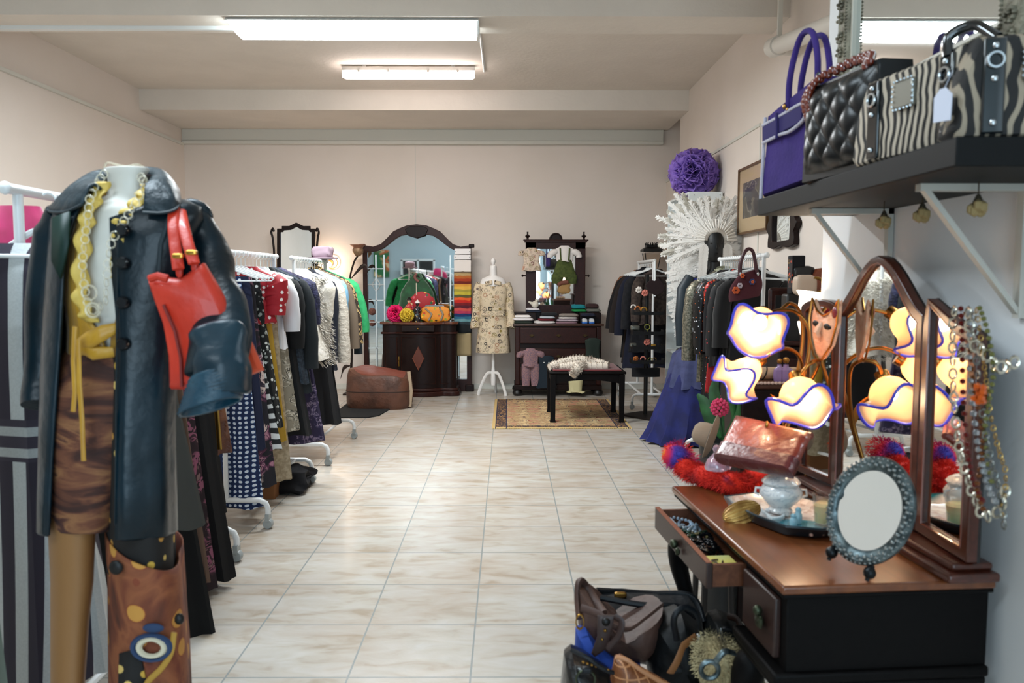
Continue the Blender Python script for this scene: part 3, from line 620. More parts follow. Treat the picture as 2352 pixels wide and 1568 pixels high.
hung('childs_outfit', 'olive green child breeches with white shirt hung on the chest mirror', 'outfit', 1297, 553, YC+.3, mat=M('kid_shirt_white', 'E6E0DC', .8), hw=.12, length=.2, hem=.09, th=.03, sleeve=(.1, .065, .04), neck=.05, drop=.05, top=-.06,
     parts=(lambda t, r: B().rings([[(w0*math.cos(a), .036*math.sin(a), z) for a in [2*math.pi*j/24 for j in range(24)]] for z, w0 in ((-.24, .09), (-.27, .095), (-.42, .145), (-.46, .15))]).build('breeches', olive, t), bow_legs(olive, .1, .085, .07, -.44),
            lambda t, r: [B().tube([(s*.06, -.035, -.09), (s*.055, -.04, -.17), (s*.05, -.036, -.25)], .009, 6, .5).build('brace', olive, t) for s in (-1, 1)]))
pinkg = M('pink_gingham', '9C7674', .9, pat=p_mix('75606E', 90, 2))
hung('childs_romper', 'dusty pink short-sleeved romper hung on the chest drawer front', 'romper', 1219, 784, YC-.07, mat=pinkg, hw=.105, length=.22, hem=.1, th=.035, sleeve=(.07, .035, .04), neck=.05, drop=.04, top=-.085, parts=(bow_legs(pinkg, .27, .05, .058, -.28),))
hung('childs_pinafore', 'dark green sleeveless child pinafore hung on the chest right corner', 'dress', 1362, 762, YC-.07, mat=M('bottle_green_wool', '1F2C26', .9), hw=.1, length=.36, hem=.125, th=.035, neck=.06, drop=.03, top=-.075, waist=.08)
hung('childs_skirt', 'dark navy buttoned child skirt hung behind the romper', 'skirt', 1255, 800, YC-.075, mat=M('navy_denim', '10202C', .9), hw=.1, length=.4, hem=.13, th=.03, neck=.09, drop=.02, top=-.09, parts=(buttons(M('pearl_button', 'D8DCDC', .4), (-.17,), -.03, -.045), buttons(M('pearl_button'), (-.17,), .03, -.045)))
hung('childs_skirt', 'pale cream child skirt hung low on the chest behind the bench', 'skirt', 1322, 858, YC-.075, mat=M('cream_jersey', 'CFC79A', .9), hw=.09, length=.17, hem=.12, th=.035, neck=.08, drop=.015, top=-.06)
tag(hanger_mesh(.16, .05, .004).build('clothes_hanger', blackwood), 'empty dark wooden hanger on the chest front above the cream skirt', 'hanger').location = W(1318, 808, YC-.08)
t = thing('childs_sunhat', 'tan and brown child hat hanging low in front of the chest mirror', 'hat', W(1296, 662, YC+.27))
B().rbox((0, 0, 0), (.15, .05, .13), 5, .3).build('crown', M('tan_canvas', 'A8824E', .8), t); B().tube([(-.08, -.02, .04), (-.04, -.03, .07), (.05, -.03, .08)], .025, 8, .5).build('brim', M('rust_leather', '6A3A28', .7), t)
# ================================================================== RUG AND BENCH
def rug_pat(t, c):
    x, y = (t.mk('ShaderNodeSeparateXYZ', None, Vector=t.tc).outputs[i] for i in (0, 1))
    ax = t.math('DIVIDE', t.math('ABSOLUTE', x), RW/2); ay = t.math('DIVIDE', t.math('ABSOLUTE', y), RD/2)
    bd = t.ramp(t.noise(13, 2, None, 3.0), [(0, '12182E'), (.455, 'B8783C'), (.48, 'C8A468'), (.505, '5A3428'), (.525, '12182E')], 'CONSTANT')
    field = t.ramp(t.noise(11, 3, t.map((1, 1.5, 1)), 2.5), [(0, '2A3048'), (.36, 'A87850'), (.41, 'BFA276'), (.55, '8A5238'), (.58, 'C2A87C'), (.62, '4A4A38'), (.66, 'BFA276')], 'CONSTANT')
    med = t.ramp(t.vor(4.2, rnd=.0, vec=t.map((1, 1.3, 1))), [(0, 'B8846A'), (.3, '8A4A34'), (.36, 'D0B486'), (.42, '2A3048'), (.45, 'D0B486')], 'CONSTANT')
    field = t.mix(t.ramp(t.noise(10, 1), [(.5, '000000'), (.55, 'FFFFFF')]), field, med)
    gt = lambda a_, v_: t.math('GREATER_THAN', a_, v_)
    m1 = t.math('MAXIMUM', gt(ax, .80), gt(ay, .88)); m2 = t.math('MAXIMUM', gt(ax, .955), gt(ay, .955))
    l1 = t.math('MAXIMUM', t.math('MULTIPLY', gt(ax, .785), t.math('LESS_THAN', ax, .80)), t.math('MULTIPLY', gt(ax, .94), t.math('LESS_THAN', ax, .955)))
    return t.mix(l1, t.mix(m2, t.mix(m1, field, bd), 'C2A46C'), '1A2040')
r0, r1, r2, r3 = WZ(1130, 985), WZ(1452, 985), WZ(1142, 918), WZ(1390, 918)
rc = ((r0.x+r1.x)/2, (r0.y+r2.y)/2); rw, rd = (r1.x-r0.x), (r2.y-r0.y)
RW, RD = rw, rd
rug = B().box(-rw/2, rw/2, -rd/2, rd/2, 0, .012)
t = thing('patterned_rug', 'beige oriental rug with navy floral border under the dark bench', 'rug', (rc[0], rc[1], .001))
m = rug.build('pile', M('oriental_rug', 'C7A679', .95, pat=rug_pat), t, bevel=.004)
m = B(); rnd = random.Random(3)
for k in range(70):
    for s in (-1,): x = -rw/2+rw*(k+.5)/70; m.tube([(x, s*rd/2, .006), (x+.01*(rnd.random()-.5), s*(rd/2+.018), .004)], .005, 4)
m.build('fringe', M('rug_fringe', 'C2AE80', .95), t)
bt = M('bench_dark', '0C0706', .5, spec=.12, pat=p_wood('080505')); YB1 = WZ(1296, 972).y; YB2 = WZ(1274, 958).y
t = thing('wooden_bench', 'dark wooden bench with red seat pad standing on the rug', 'bench', (0, 0, 0))
bz = W(1296, 853, YB1).z; L0, L1 = W(1296, 972, YB1).x-.02, WZ(1415, 962).x
Yb = WZ(1380, 948).y; xa = W(1262, 851, Yb).x
pts = [(L0, YB1), (L1+.02, YB1), (L1+.0, Yb+.04), (xa, Yb+.04)]
bx0, bx1, by0, by1 = xa-.02, L1+.02, YB1-.03, Yb
bx0 = W(1270, 900, YB1).x
B().box(bx0-.04, bx1+.04, by0, by1+.03, bz-.025, bz).build('seat_frame', bt, t, bevel=.006)
B().box(bx0, bx1, by0+.04, by1, bz, bz+.018).build('seat_pad', M('red_velvet', '5E1418', .85, sheen=.3), t, bevel=.012)
m = B(); m.prism([(bx0, bz-.03), (bx1, bz-.03), (bx1, bz-.13)]+[(bx0+(bx1-bx0)*(1-u/10), bz-.12+.035*math.sin(math.pi*u/10)) for u in range(1, 10)]+[(bx0, bz-.13)], by0+.02, by0+.04); m.build('apron', bt, t)
m = B(); m.prism([(bx0, bz-.03), (bx1, bz-.03), (bx1, bz-.12), (bx0, bz-.12)], by1-.02, by1); m.build('apron', bt, t)
for x in (bx0, bx1): B().box(x-.012, x+.012, by0+.03, by1, bz-.12, bz-.025).build('side_rail', bt, t)
for x in (bx0, bx1):
    for y in (by0+.03, by1-.01): B().rings([[(x+a*.028, y+b_*.028, bz-.03) for a, b_ in ((-1,-1),(1,-1),(1,1),(-1,1))], [(x+a*.024, y+b_*.024, .05) for a, b_ in ((-1,-1),(1,-1),(1,1),(-1,1))], [(x+a*.03, y+b_*.03, .013) for a, b_ in ((-1,-1),(1,-1),(1,1),(-1,1))]]).build('leg', bt, t, bevel=.003)
def fur(m, path, rs, seed=0, n=16, flat=.4, k=.16):
    """lumpy fur roll with tufts"""
    path = crom(path, 6); N = len(path); rr = [rs[0]+(rs[1]-rs[0])*math.sin(math.pi*min(1, max(0, i/(N-1)))) for i in range(N)]
    rr = [r*(1+k*noise.noise(Vector((i*.6+seed, 0, 0)))*2) for i, r in enumerate(rr)]; m.tube(path, rr, n, flat, up=(0, 0, 1))
    rnd = random.Random(seed); P = list(m.v[-N*n:])
    for i in range(len(P)):
        c0 = path[min(N-1, i//n)]
        for _ in range(3):
            p = P[i]; d = (p-c0); L = d.length
            if L < 1e-4: continue
            d.normalize(); tpt = p+d*(.003+L*.16)*(.5+rnd.random())+Vector((rnd.random()-.5, rnd.random()-.5, rnd.random()-.6))*L*.35
            q = d.orthogonal().normalized()*L*.13; m.add([p+q-d*.003, p-q-d*.003, tpt], [(0, 1, 2)])
    return m
m = B(); yf = by0+.12; zf = bz+.035
fur(m, [(W(1266, 0, yf).x, yf+.02, zf), (W(1300, 0, yf).x, yf+.1, zf+.03), (W(1340, 0, yf).x, yf+.15, zf+.05), (W(1380, 0, yf).x, yf+.12, zf+.03), (W(1408, 0, yf).x, yf+.06, zf+.01)], (.035, .055), 2, flat=.9)
fur(m, [(W(1290, 0, yf).x, yf+.03, zf), (W(1330, 0, yf).x, yf+.04, zf+.01), (W(1405, 0, yf).x, yf+.02, zf)], (.03, .045), 5, flat=.8)
fur(m, [(W(1350, 0, yf).x, yf+.02, zf+.01), (W(1330, 0, yf).x, yf-.12, zf-.0), (W(1318, 0, yf).x, yf-.17, zf-.07)], (.04, .05), 8, flat=.8)
tag(m.build('fur_stole', M('white_rabbit_fur', 'D9CDBE', .95, pat=p_mix('8A7A6C', 7, 3, .55, .72))), 'cream and grey fur stole draped over the dark bench', 'fur stole')
# ================================================================== LEFT OF THE MIRROR: pouf and mat
q = WZ(866, 941)
t = thing('leather_pouf', 'slouching brown leather pouf with sunken reddish top on the floor', 'pouf', (q.x, q.y+.22, 0))
pf = M('brown_leather', '452A1E', .5, pat=p_mix('5A3626', 6), bump=('noise', 14, .5))
rs = []
for z, k, dz in ((.0, .94, 0), (.05, 1.02, 0), (.2, 1.03, 0), (.34, 1, .02), (.4, .94, .05), (.41, .8, .05), (.36, .6, .0), (.31, .3, 0), (.3, .01, 0)):
    rs.append([(.36*k*math.copysign(abs(math.cos(a))**.6, math.cos(a)), .24*k*math.copysign(abs(math.sin(a))**.6, math.sin(a)), z+dz*math.cos(a-2.6)+(.012*math.sin(4*a) if z > .1 else 0)) for a in [2*math.pi*j/40 for j in range(40)]])
B().rings(rs[:6], True, False).build('side', pf, t); B().rings(rs[5:], True, True).build('sunken_top', M('red_leather_lining', '7A3E30', .45, bump=('noise', 9, .5)), t)
B().tube([(rs[2][j][0]*1.003, rs[2][j][1]*1.003, .2) for j in list(range(40))+[0]], .004, 5).build('seam', M('dark_seam', '2A1810', .6), t)
m = B(); m.tube([(.352, -.12, .02), (.37, -.13, .2), (.345, -.12, .42)], .02, 8, .4); m.build('side_flap', M('pale_lining', 'A8927A', .8), t)
a = WZ(778, 960); b_ = WZ(862, 960); c = WZ(855, 930)
t = B().prism([(a.x-.1, a.y), (b_.x-.08, a.y), (b_.x+.02, a.y+.12), (b_.x+.15, c.y+.25), (a.x-.1, c.y+.25)], .001, .012, 'xy').build('floor_mat', M('black_mat', '0B0C0E', .95)); tag(t, 'black floor mat beneath the brown leather pouf', 'mat')
# ================================================================== RACK MAKER
def make_rack(label, xc, y0, y1, zb, hw=.24, over=.06, group='white metal clothes racks'):
    t = thing('clothes_rack', label, 'clothes rack', (xc, y0, 0), 0, group); L = y1-y0
    B().tube([(0, -over, zb), (0, -over+.012, zb), (0, L+over, zb)], [.016, .016, .016], 12).build('hanging_bar', white_paint, t)
    for y in (-over, L+over): B().ball((0, y, zb), (.02, .014, .02), 10).build('end_cap', white_paint, t)
    for y in (0, L):
        B().tube([(0, y, .165), (0, y, zb-.012)], .0145, 10).build('post', white_paint, t)
        f = B().tube([(-hw, y, .085), (-hw, y, .12), (-hw+.012, y, .15), (-hw+.045, y, .168), (hw-.045, y, .168), (hw-.012, y, .15), (hw, y, .12), (hw, y, .085)], .0165, 10).build('foot_beam', white_paint, t)
        for s in (-1, 1):
            m = B(); m.lathe([(0, -.022), (.026, -.022), (.03, -.012), (.03, .012), (.026, .022), (0, .022)], 16, (s*hw, y, .03), 'y'); m.box(s*hw-.012, s*hw+.012, y-.026, y+.026, .045, .088); m.build('caster', M('caster_grey', '9AA0A0', .35), f)
    for s in (-1, 1): B().tube([(s*.12, 0, .168), (s*.12, L, .168)], .012, 8).build('bottom_rail', white_paint, t)
    return t
def hangers(label, rack, xc, ys, zb, group, m=hangerm, wd=.2):
    h0 = None
    for y in ys:
        if h0 is None: h0 = hanger_mesh(wd).build('clothes_hanger', m); tag(h0, label, 'hanger', group); h = h0
        else: h = dup(h0)
        h.location = (xc, y, zb+.0)
        h.rotation_euler = (0, 0, random.uniform(-.12, .12))
# ================================================================== FAR RIGHT CORNER
# coat rack against the back wall, bar running away from us
YK = 9.55
kxk = 1.62
make_rack('white rack of dark coats in the far right corner', kxk, 8.95, 9.95, 1.66, .22)
kg = 'coats on the far corner rack'
def coat_at(label, cat, Y, px, mat, L, hw, rackx=kxk, zb=1.67, **k):
    return garment(k.pop('name', 'coat'), label, cat, (rackx if px is None else W(px, 640, Y).x, Y, zb), k.pop('rz', 0), mat, hw=hw, length=L, **k)
browfur = M('brown_fur', '7A4E34', .95, pat=p_mix('8F6040', 30), bump=('noise', 60, 1))
blackwool = M('black_wool', '0C0B10', .95); charc = M('charcoal_wool', '191A20', .95, pat=p_mix('101116', 25)); navyw = M('navy_wool', '0E1428', .95)
coat_at('light brown fur coat at the back end of the far corner rack', 'coat', 9.85, None, browfur, .72, .2, hem=.21, sleeve=(.6, .12, .07), th=.05, seed=3)
coat_at('black coat between the fur and the brown edged coat, far corner', 'coat', 9.7, None, blackwool, 1.05, .21, hem=.25, sleeve=(.62, .17, .06), th=.04)
coat_at('dark coat with brown lining edge on the far corner rack', 'coat', 9.55, None, M('brown_black_wool', '1E1614', .95), 1.1, .21, hem=.26, sleeve=(.66, .15, .06), th=.04)
coat_at('long navy black coat on the far corner rack', 'coat', 9.42, None, navyw, 1.15, .2, hem=.27, sleeve=(.68, .11, .065), th=.045, parts=(collar(charc),))
coat_at('charcoal coat at the middle of the far corner rack', 'coat', 9.25, None, charc, .95, .19, hem=.22, sleeve=(.6, .07, .06), th=.04)
coat_at('dark grey brown fur jacket at the front of the far corner rack', 'jacket', 9.08, 1506, M('dark_fur', '2C2320', .95, pat=p_mix('463A34', 26), bump=('noise', 60, 1)), .62, .17, hem=.19, sleeve=(.5, .05, .065), th=.05)
hangers('white hanger on the bar of the far corner rack', None, kxk, [8.98+i*.07 for i in range(14)], 1.66, 'hangers on the far corner rack')
t = thing('wall_lantern', 'black iron carriage lantern with crown top on the back wall corner', 'lantern', (W(1497, 600, 10.4).x, 10.42, W(1497, 612, 10.4).z))
S_ = 10.4/1850
def sq(w_, z): return [(w_*a, w_*b_, z) for a, b_ in ((-1,-1),(1,-1),(1,1),(-1,1))]
zz_ = lambda py: W(1497, py, 10.4).z-t.location.z
B().rings([sq(.06, zz_(625)), sq(.1, zz_(582))]).build('glass_panes', M('lantern_glass', 'B5A08C', .2, alpha=.55), t)
m = B()
for a, b_ in ((-1,-1),(1,-1),(1,1),(-1,1)): m.tube([(a*.062, b_*.062, zz_(626)), (a*.102, b_*.102, zz_(581))], .006, 5)
m.build('corner_bar', blackm, t)
B().rings([sq(.125, zz_(578)), sq(.125, zz_(573)), sq(.075, zz_(567))]).build('roof', blackm, t)
m = B(); m.rings([sq(.07, zz_(569)), sq(.075, zz_(562))])
for k in range(8):
    a = k*math.pi/4; m.tube([(.06*math.cos(a), .06*math.sin(a), zz_(564)), (.085*math.cos(a), .085*math.sin(a), zz_(560)), (.065*math.cos(a), .065*math.sin(a), zz_(556))], [.012, .01, .002], 6)
m.build('crown', blackm, t)
B().box(-.015, .015, .0, .22, zz_(632), zz_(625)).build('wall_bracket', blackm, t)
# jewellery display stand
q = WZ(1482, 955); jx, jy = q.x, q.y
t = thing('display_stand', 'black tiered jewellery stand on a flat diamond base beside the white shelf', 'display stand', (jx, jy, 0))
B().prism([(W(1437, 0, jy).x-jx, .0), (0, -.3), (.28, -.1), (.2, .22), (-.02, .2)], .001, .02, 'xy').build('base_plate', M('black_brown_iron', '1C120F', .6, .2), t)
B().tube([(0, 0, .02), (0, 0, 1.5)], .022, 10).build('pole', blackm, t)
zj = lambda py: W(1482, py, jy).z
tiers = [(680, 722, .155), (728, 767, .16), (772, 800, .16), (808, 832, .17)]
for a, b_, w_ in tiers:
    m = B(); z0 = zj(b_)
    m.box(-w_, w_, -.14, .02, z0, z0+.012)
    for x in (-w_, w_): m.box(x-.004, x+.004, -.14, .02, z0, z0+.05)
    m.box(-w_, w_, -.142, -.136, z0, z0+.035); m.build('tray', blackm, t)
B().rings([[(.0+.15*math.cos(a)+.0, .01+.04*math.sin(a), z) for a in [2*math.pi*k/24 for k in range(24)]] for z in (.42, zj(845))]).build('lower_drape', blackwool, t)
m = B(); m.prism([(W(px, py, jy).x-jx, zj(py)) for px, py in ((1478, 655), (1490, 642), (1500, 645), (1508, 638), (1518, 648), (1524, 660), (1518, 672), (1503, 678), (1488, 672))], -.1, -.085); m.build('sign_plate', M('maroon_felt', '221214', .95), t, bevel=.006)
B().tube([(.07, -.08, zj(680)), (.07, -.08, zj(668)), (.07, -.05, zj(600)), (.075, -.02, zj(598)), (.075, .0, zj(620))], .011, 8).build('hook', hangerm, t)
rnd = random.Random(11); g = 'hair clips and trinkets on the black display stand'
pal = [M('clip_gold', 'B8893A', .4, .7), M('clip_rose', 'D07A6A', .6), M('clip_white', 'DDD4CC', .6), M('clip_amber', 'B0622A', .4), M('clip_green', '8A8A3A', .5), M('clip_pewter', '6A6A62', .35, .7)]
def trinket(kind, x, z, mt, lab, s=.03):
    m = B()
    if kind == 'flower':
        for k in range(7): a = k*.9; m.ball((s*.7*math.cos(a), -.01*math.sin(k), s*.7*math.sin(a)), (s*.5, s*.35, s*.5), 8)
        m.ball((0, -.01, 0), s*.3, 8)
    elif kind == 'band': m.tube([(s*math.cos(a), -.01, s*1.2*math.sin(a)) for a in [i*math.pi/9 for i in range(10)]], s*.28, 6, .6)
    elif kind == 'tin': m.rbox((0, 0, 0), (s*2.4, s*1.6, s*1.5), 2, .1)
    elif kind == 'loop': m.torus((0, 0, 0), s, s*.16, 'y', 14, 6); m.tube([(0, 0, -s), (0, 0, -s*2)], s*.14, 5); m.ball((0, 0, -s*2.2), s*.3, 8)
    o = m.build(lab[0], mt); o.location = (jx+x, jy-.07, z); tag(o, lab[1], lab[2]); return o
for (px, py, k, mi, s, n, lab, cat) in (
    (1465, 665, 'flower', 2, .03, 'hair_flower', 'white hair flower on the top tier of the display stand', 'hair clip'), (1479, 672, 'flower', 1, .032, 'hair_flower', 'pink hair flower on the top tier of the display stand', 'hair clip'),
    (1462, 711, 'band', 3, .03, 'hair_band', 'amber hair band left on the upper tray of the display stand', 'hair band'), (1476, 713, 'band', 0, .03, 'hair_band', 'gold hair band centre on the upper tray of the display stand', 'hair band'), (1452, 706, 'band', 2, .025, 'hair_band', 'pale hair band at the left edge of the upper tray', 'hair band'),
    (1456, 752, 'tin', 5, .04, 'trinket_tin', 'dull pewter trinket box on the second tray of the display stand', 'box'), (1484, 750, 'loop', 4, .028, 'brooch', 'round bronze brooch on the second tray of the display stand', 'brooch'),
    (1452, 791, 'tin', 5, .03, 'coin_purse', 'grey beaded coin purse on the third tray of the display stand', 'purse'), (1484, 784, 'flower', 1, .032, 'hair_flower', 'coral hair flower on the third tray of the display stand', 'hair clip'), (1498, 792, 'tin', 0, .02, 'coin_purse', 'gold coin purse right on the third tray of the display stand', 'purse'),
    (1458, 822, 'flower', 3, .026, 'hair_flower', 'amber cluster ornament on the lowest tray of the display stand', 'hair clip'), (1474, 824, 'band', 1, .026, 'hair_band', 'rose hair band on the lowest tray of the display stand', 'hair band'), (1490, 824, 'loop', 4, .02, 'earring', 'green drop earring on the lowest tray of the display stand', 'earring'), (1500, 824, 'loop', 0, .02, 'earring', 'gold drop earring at the right of the lowest tray', 'earring')):
    trinket(k, W(px, py, jy).x-jx, zj(py), pal[mi], (n, lab, cat), s)
# ================================================================== WHITE SHELF UNIT
sx0, sy0, sy1 = 1.735, 7.78, 8.78; sz = W(1620, 440, sy0).z
wsh = M('white_laminate', 'DCE2E2', .45)
t = thing('shelf_unit', 'tall white open shelf unit against the right wall holding shoes', 'shelf', (0, 0, 0))
B().box(sx0, XR-.02, sy0, sy0+.02, 0, sz).build('side_panel', wsh, t, bevel=.002); B().box(sx0, XR-.02, sy1-.02, sy1, 0, sz).build('side_panel', wsh, t, bevel=.002)
B().box(XR-.035, XR-.02, sy0+.02, sy1-.02, 0, sz-.01).build('back_panel', wsh, t)
shz = [sz-.02]+[W(1578, py, sy0+.02).z for py in (553, 640, 730, 820, 890)]+[.06]
for i, z in enumerate(shz): B().box(sx0+.002, XR-.035, sy0+.02, sy1-.02, z-.02 if i else z, z if i else z+.02).build('shelf_board', wsh, t)
m = B()
for x in (.05, .3): m.ball((sx0+x, sy0-.001, sz-.03), .005, 6)
for z in (.5, 1, 1.4, 1.8): m.ball((XR-.04, sy0+.3, z), .006, 6)
m.build('screw', blackm, t)
pompom('paper_pompom', 'large violet tissue pompom on top of the white shelf unit', (1.835, 8.02, sz+.205), .225, M('violet_tissue', '8A6AC0', .7), 150, 8, .82)
def on_shelf(name, label, cat, i, y, mk_, x=None):
    t = thing(name, label, cat, (x or sx0+.14, y, shz[i])); mk_(t); return t
blk = M('black_leather', '0B0C0E', .3, coat=.3)
brnl = M('tan_leather', '6A3F22', .45)
def mk_bag(mt, w_, h, cord=True):
    def f(t):
        B().rbox((0, 0, h/2), (.09, w_, h), 3, .15).build('bag_body', mt, t)
        if cord: B().tube([(-.04, -w_*.5, h*.95), (-.12, -w_*.75, h+.04), (-.12, -w_*.5, h+.12), (0, 0, h+.14), (0, w_*.4, h*.95)], .006, 6).build('cord', blk, t)
    return f
tg = M('tiger_fabric', '17110C', .7, pat=p_zebra('9A6A2E', 14, 'Y', 6, .62))
on_shelf('handbag', 'gold and black tiger striped bag on the top shelf', 'handbag', 1, sy0+.42, mk_bag(tg, .3, .28))
on_shelf('slipper', 'gold slipper in front of the tiger striped bag', 'shoe', 1, sy0+.24, lambda t: (B().rbox((-.0, 0, .03), (.22, .08, .05), 1, .1).build('upper', M('gold_leather', 'A8833A', .35, .6), t), B().box(-.11, .11, -.04, .04, 0, .012).build('sole', blk, t)), sx0+.1)
def mk_box(t):
    B().box(-.1, .12, -.16, .16, .015, .15).build('case', M('gold_lame', '8A8A4A', .4, .5, pat=p_mix('A5A560', 20)), t, bevel=.008); B().tube([(-.1, -.16, .15), (-.1, .16, .15)], .006, 6).build('frame', brass, t)
on_shelf('clutch_box', 'greenish gold clutch standing on the second shelf', 'clutch', 2, sy0+.4, mk_box)
def mk_shoe(mt, h=.09, heel=.07):
    def f(t):
        m = B(); m.rings([[(x-.12+.24*u, w_*math.cos(a)*(.7+.3*math.sin(math.pi*u))*.04/.04*.9, z0+max(.0, (hh*math.sin(a)))) for a in [math.pi*2*k/14 for k in range(14)] for w_ in (.038,)] for u, z0, hh, x in [(0, .012, .01, 0), (.1, .015, .03, 0), (.3, .018, .04, 0), (.5, .03, .05, 0), (.7, .05, .06, 0), (.9, .065, .075, 0), (1, .07, .07, 0)]])
        m.build('upper', mt, t); B().tube([(.1, 0, .07), (.115, 0, 0)], [.018, .008], 8).build('heel', blk, t)
        B().tube([(-.1, 0, .006), (0, 0, .02), (.1, 0, .06)], .03, 6, .2).build('sole', blk, t)
    return f
def mk_boot(mt, h=.3):
    def f(t):
        m = B(); m.rings([[(x+rx*math.cos(a), ry*math.sin(a), z) for a in [2*math.pi*k/16 for k in range(16)]] for z, x, rx, ry in ((.02, -.03, .13, .045), (.05, -.03, .125, .045), (.08, 0, .09, .042), (.12, .03, .055, .04), (h*.7, .03, .055, .045), (h, .03, .06, .05))])
        m.build('shaft', mt, t); B().box(-.15, .08, -.042, .042, 0, .022).build('sole', blk, t, bevel=.008)
    return f
s1 = on_shelf('high_heel', 'black high heel shoe on the third shelf, nearer of the pair', 'shoe', 3, sy0+.14, mk_shoe(blk), sx0+.12); s2 = dup(s1); s2.location.y += .16; s2['label'] = 'black high heel shoe on the third shelf, further of the pair'
on_shelf('high_heel', 'black pump standing upright on its toe on the third shelf', 'shoe', 3, sy0+.3, lambda t: (B().ball((0, 0, .12), (.045, .035, .12), 12).build('upper', blk, t), B().ball((-.02, 0, .17), (.03, .028, .05), 10).build('insole', brnl, t)), sx0+.1).location.y = sy0+.42
b1 = on_shelf('ankle_boot', 'black studded ankle boot on the fourth shelf, nearer of the pair', 'boot', 4, sy0+.16, mk_boot(M('studded_black', '14110F', .4, pat=p_spots(['B8A890', '8A7A60'], 70, .2)), .26), sx0+.13); b2 = dup(b1); b2.location.y += .18; b2['label'] = 'black studded ankle boot on the fourth shelf, further of the pair'
b1 = on_shelf('ankle_boot', 'brown leather ankle boot on the lowest shelf, nearer of the pair', 'boot', 5, sy0+.16, mk_boot(brnl, .24), sx0+.12); b2 = dup(b1); b2.location.y += .18; b2['label'] = 'brown leather ankle boot on the lowest shelf, further of the pair'
on_shelf('strap_bag', 'black bag with looped strap on the third shelf', 'bag', 3, sy0+.7, lambda t: (B().rbox((0, 0, .1), (.08, .2, .2), 4, .2).build('bag_body', blk, t), B().tube([(-.03, -.1, .18), (-.05, -.16, .34), (-.03, .02, .36), (-.03, .08, .2)], .006, 6).build('strap', blk, t)))
# ================================================================== BUST WITH FEATHER HEADDRESS AND BLUE GOWN
hY = 7.15; hp = W(1640, 560, hY)
t = thing('display_mannequin', 'black faceless mannequin wearing white feather headdress and blue gown', 'mannequin', (hp.x, hY, 0))
mq = M('mannequin_black', '07090C', .5)
hz = hp.z
rs = []
for z, rx, ry, oy in ((-.165, .03, .03, -.02), (-.15, .05, .055, -.02), (-.1, .07, .08, -.015), (-.04, .082, .098, -.005), (.03, .085, .105, 0), (.09, .078, .095, .01), (.13, .055, .07, .012), (.15, .02, .03, .01)):
    rs.append([(rx*math.cos(a), oy+ry*math.sin(a), hz+z) for a in [2*math.pi*k/20 for k in range(20)]])
m = B().rings(rs); m.tube([(0, -.1, hz-.0), (0, -.125, hz-.035), (0, -.105, hz-.05)], [.008, .014, .012], 8); m.ball((0, -.085, hz-.09), (.028, .02, .012), 8)
m.ball((-.035, -.08, hz+.0), (.02, .014, .01), 8); m.ball((.035, -.08, hz+.0), (.02, .014, .01), 8)
m.rings([[(w0*math.cos(a), d0*math.sin(a), z) for a in [2*math.pi*k/24 for k in range(24)]] for z, w0, d0 in ((hz-.14, .055, .055), (hz-.22, .055, .055), (hz-.26, .1, .07), (hz-.3, .185, .085), (hz-.36, .2, .1), (hz-.5, .16, .11), (hz-.68, .12, .09), (hz-.85, .165, .11), (hz-1.0, .17, .11))])
m.build('head_and_torso', mq, t)
B().tube([(0, 0, .02), (0, 0, hz-.95)], .018, 8).build('pole', blackm, t); B().lathe([(0, 0), (.17, 0), (.17, .012), (.02, .03), (0, .03)], 24).build('base', blackm, t)
# gown
t = thing('evening_gown', 'long royal blue tulle gown with pale blue overskirt on the black mannequin', 'gown', (hp.x-.1, hY, 0))
bl = M('royal_blue_satin', '0C165A', .4); tul = M('blue_tulle', '08124E', .8, pat=p_mix('111C62', 9), alpha=.96); pale = M('slate_blue_chiffon', '3A4068', .8, pat=p_mix('2E345A', 12)); teal = M('dark_teal_satin', '12222C', .5)
def skirt(mb, pr, folds, amp, n=48, ph=0, cx=0):
    rs = []
    for k, (z, w0, d0, ox) in enumerate(pr):
        u = k/(len(pr)-1); rs.append([(cx+ox+w0*math.cos(a)*(1+amp*u*math.sin(folds*a+ph)), d0*math.sin(a)*(1+amp*u*math.sin(folds*a+ph+.6)), z+.01*u*math.sin(6*a)) for a in [2*math.pi*j/n for j in range(n)]])
    mb.rings(rs); return mb
hl = hz-.3
skirt(B(), [(hl, .19, .1, .1), (hl-.2, .175, .13, .1), (hl-.4, .14, .11, .08), (hl-.6, .19, .14, .06)], 5, .03).build('bodice', bl, t)
skirt(B(), [(hl-.58, .18, .13, .06), (.8, .24, .2, 0), (.5, .27, .24, -.03)], 11, .08).build('overskirt', pale, t)
skirt(B(), [(.62, .25, .2, -.02), (.35, .31, .25, -.06), (.12, .37, .3, -.08), (.02, .40, .32, -.1)], 13, .09).build('tulle_skirt', tul, t)
B().tube([(-.1, 0, hl+.01), (-.16, -.02, hl-.1), (-.18, -.03, hl-.35), (-.17, -.03, hl-.6)], [.05, .065, .06, .055], 12, .7, up=(1, 0, 0)).build('sleeve', teal, t)
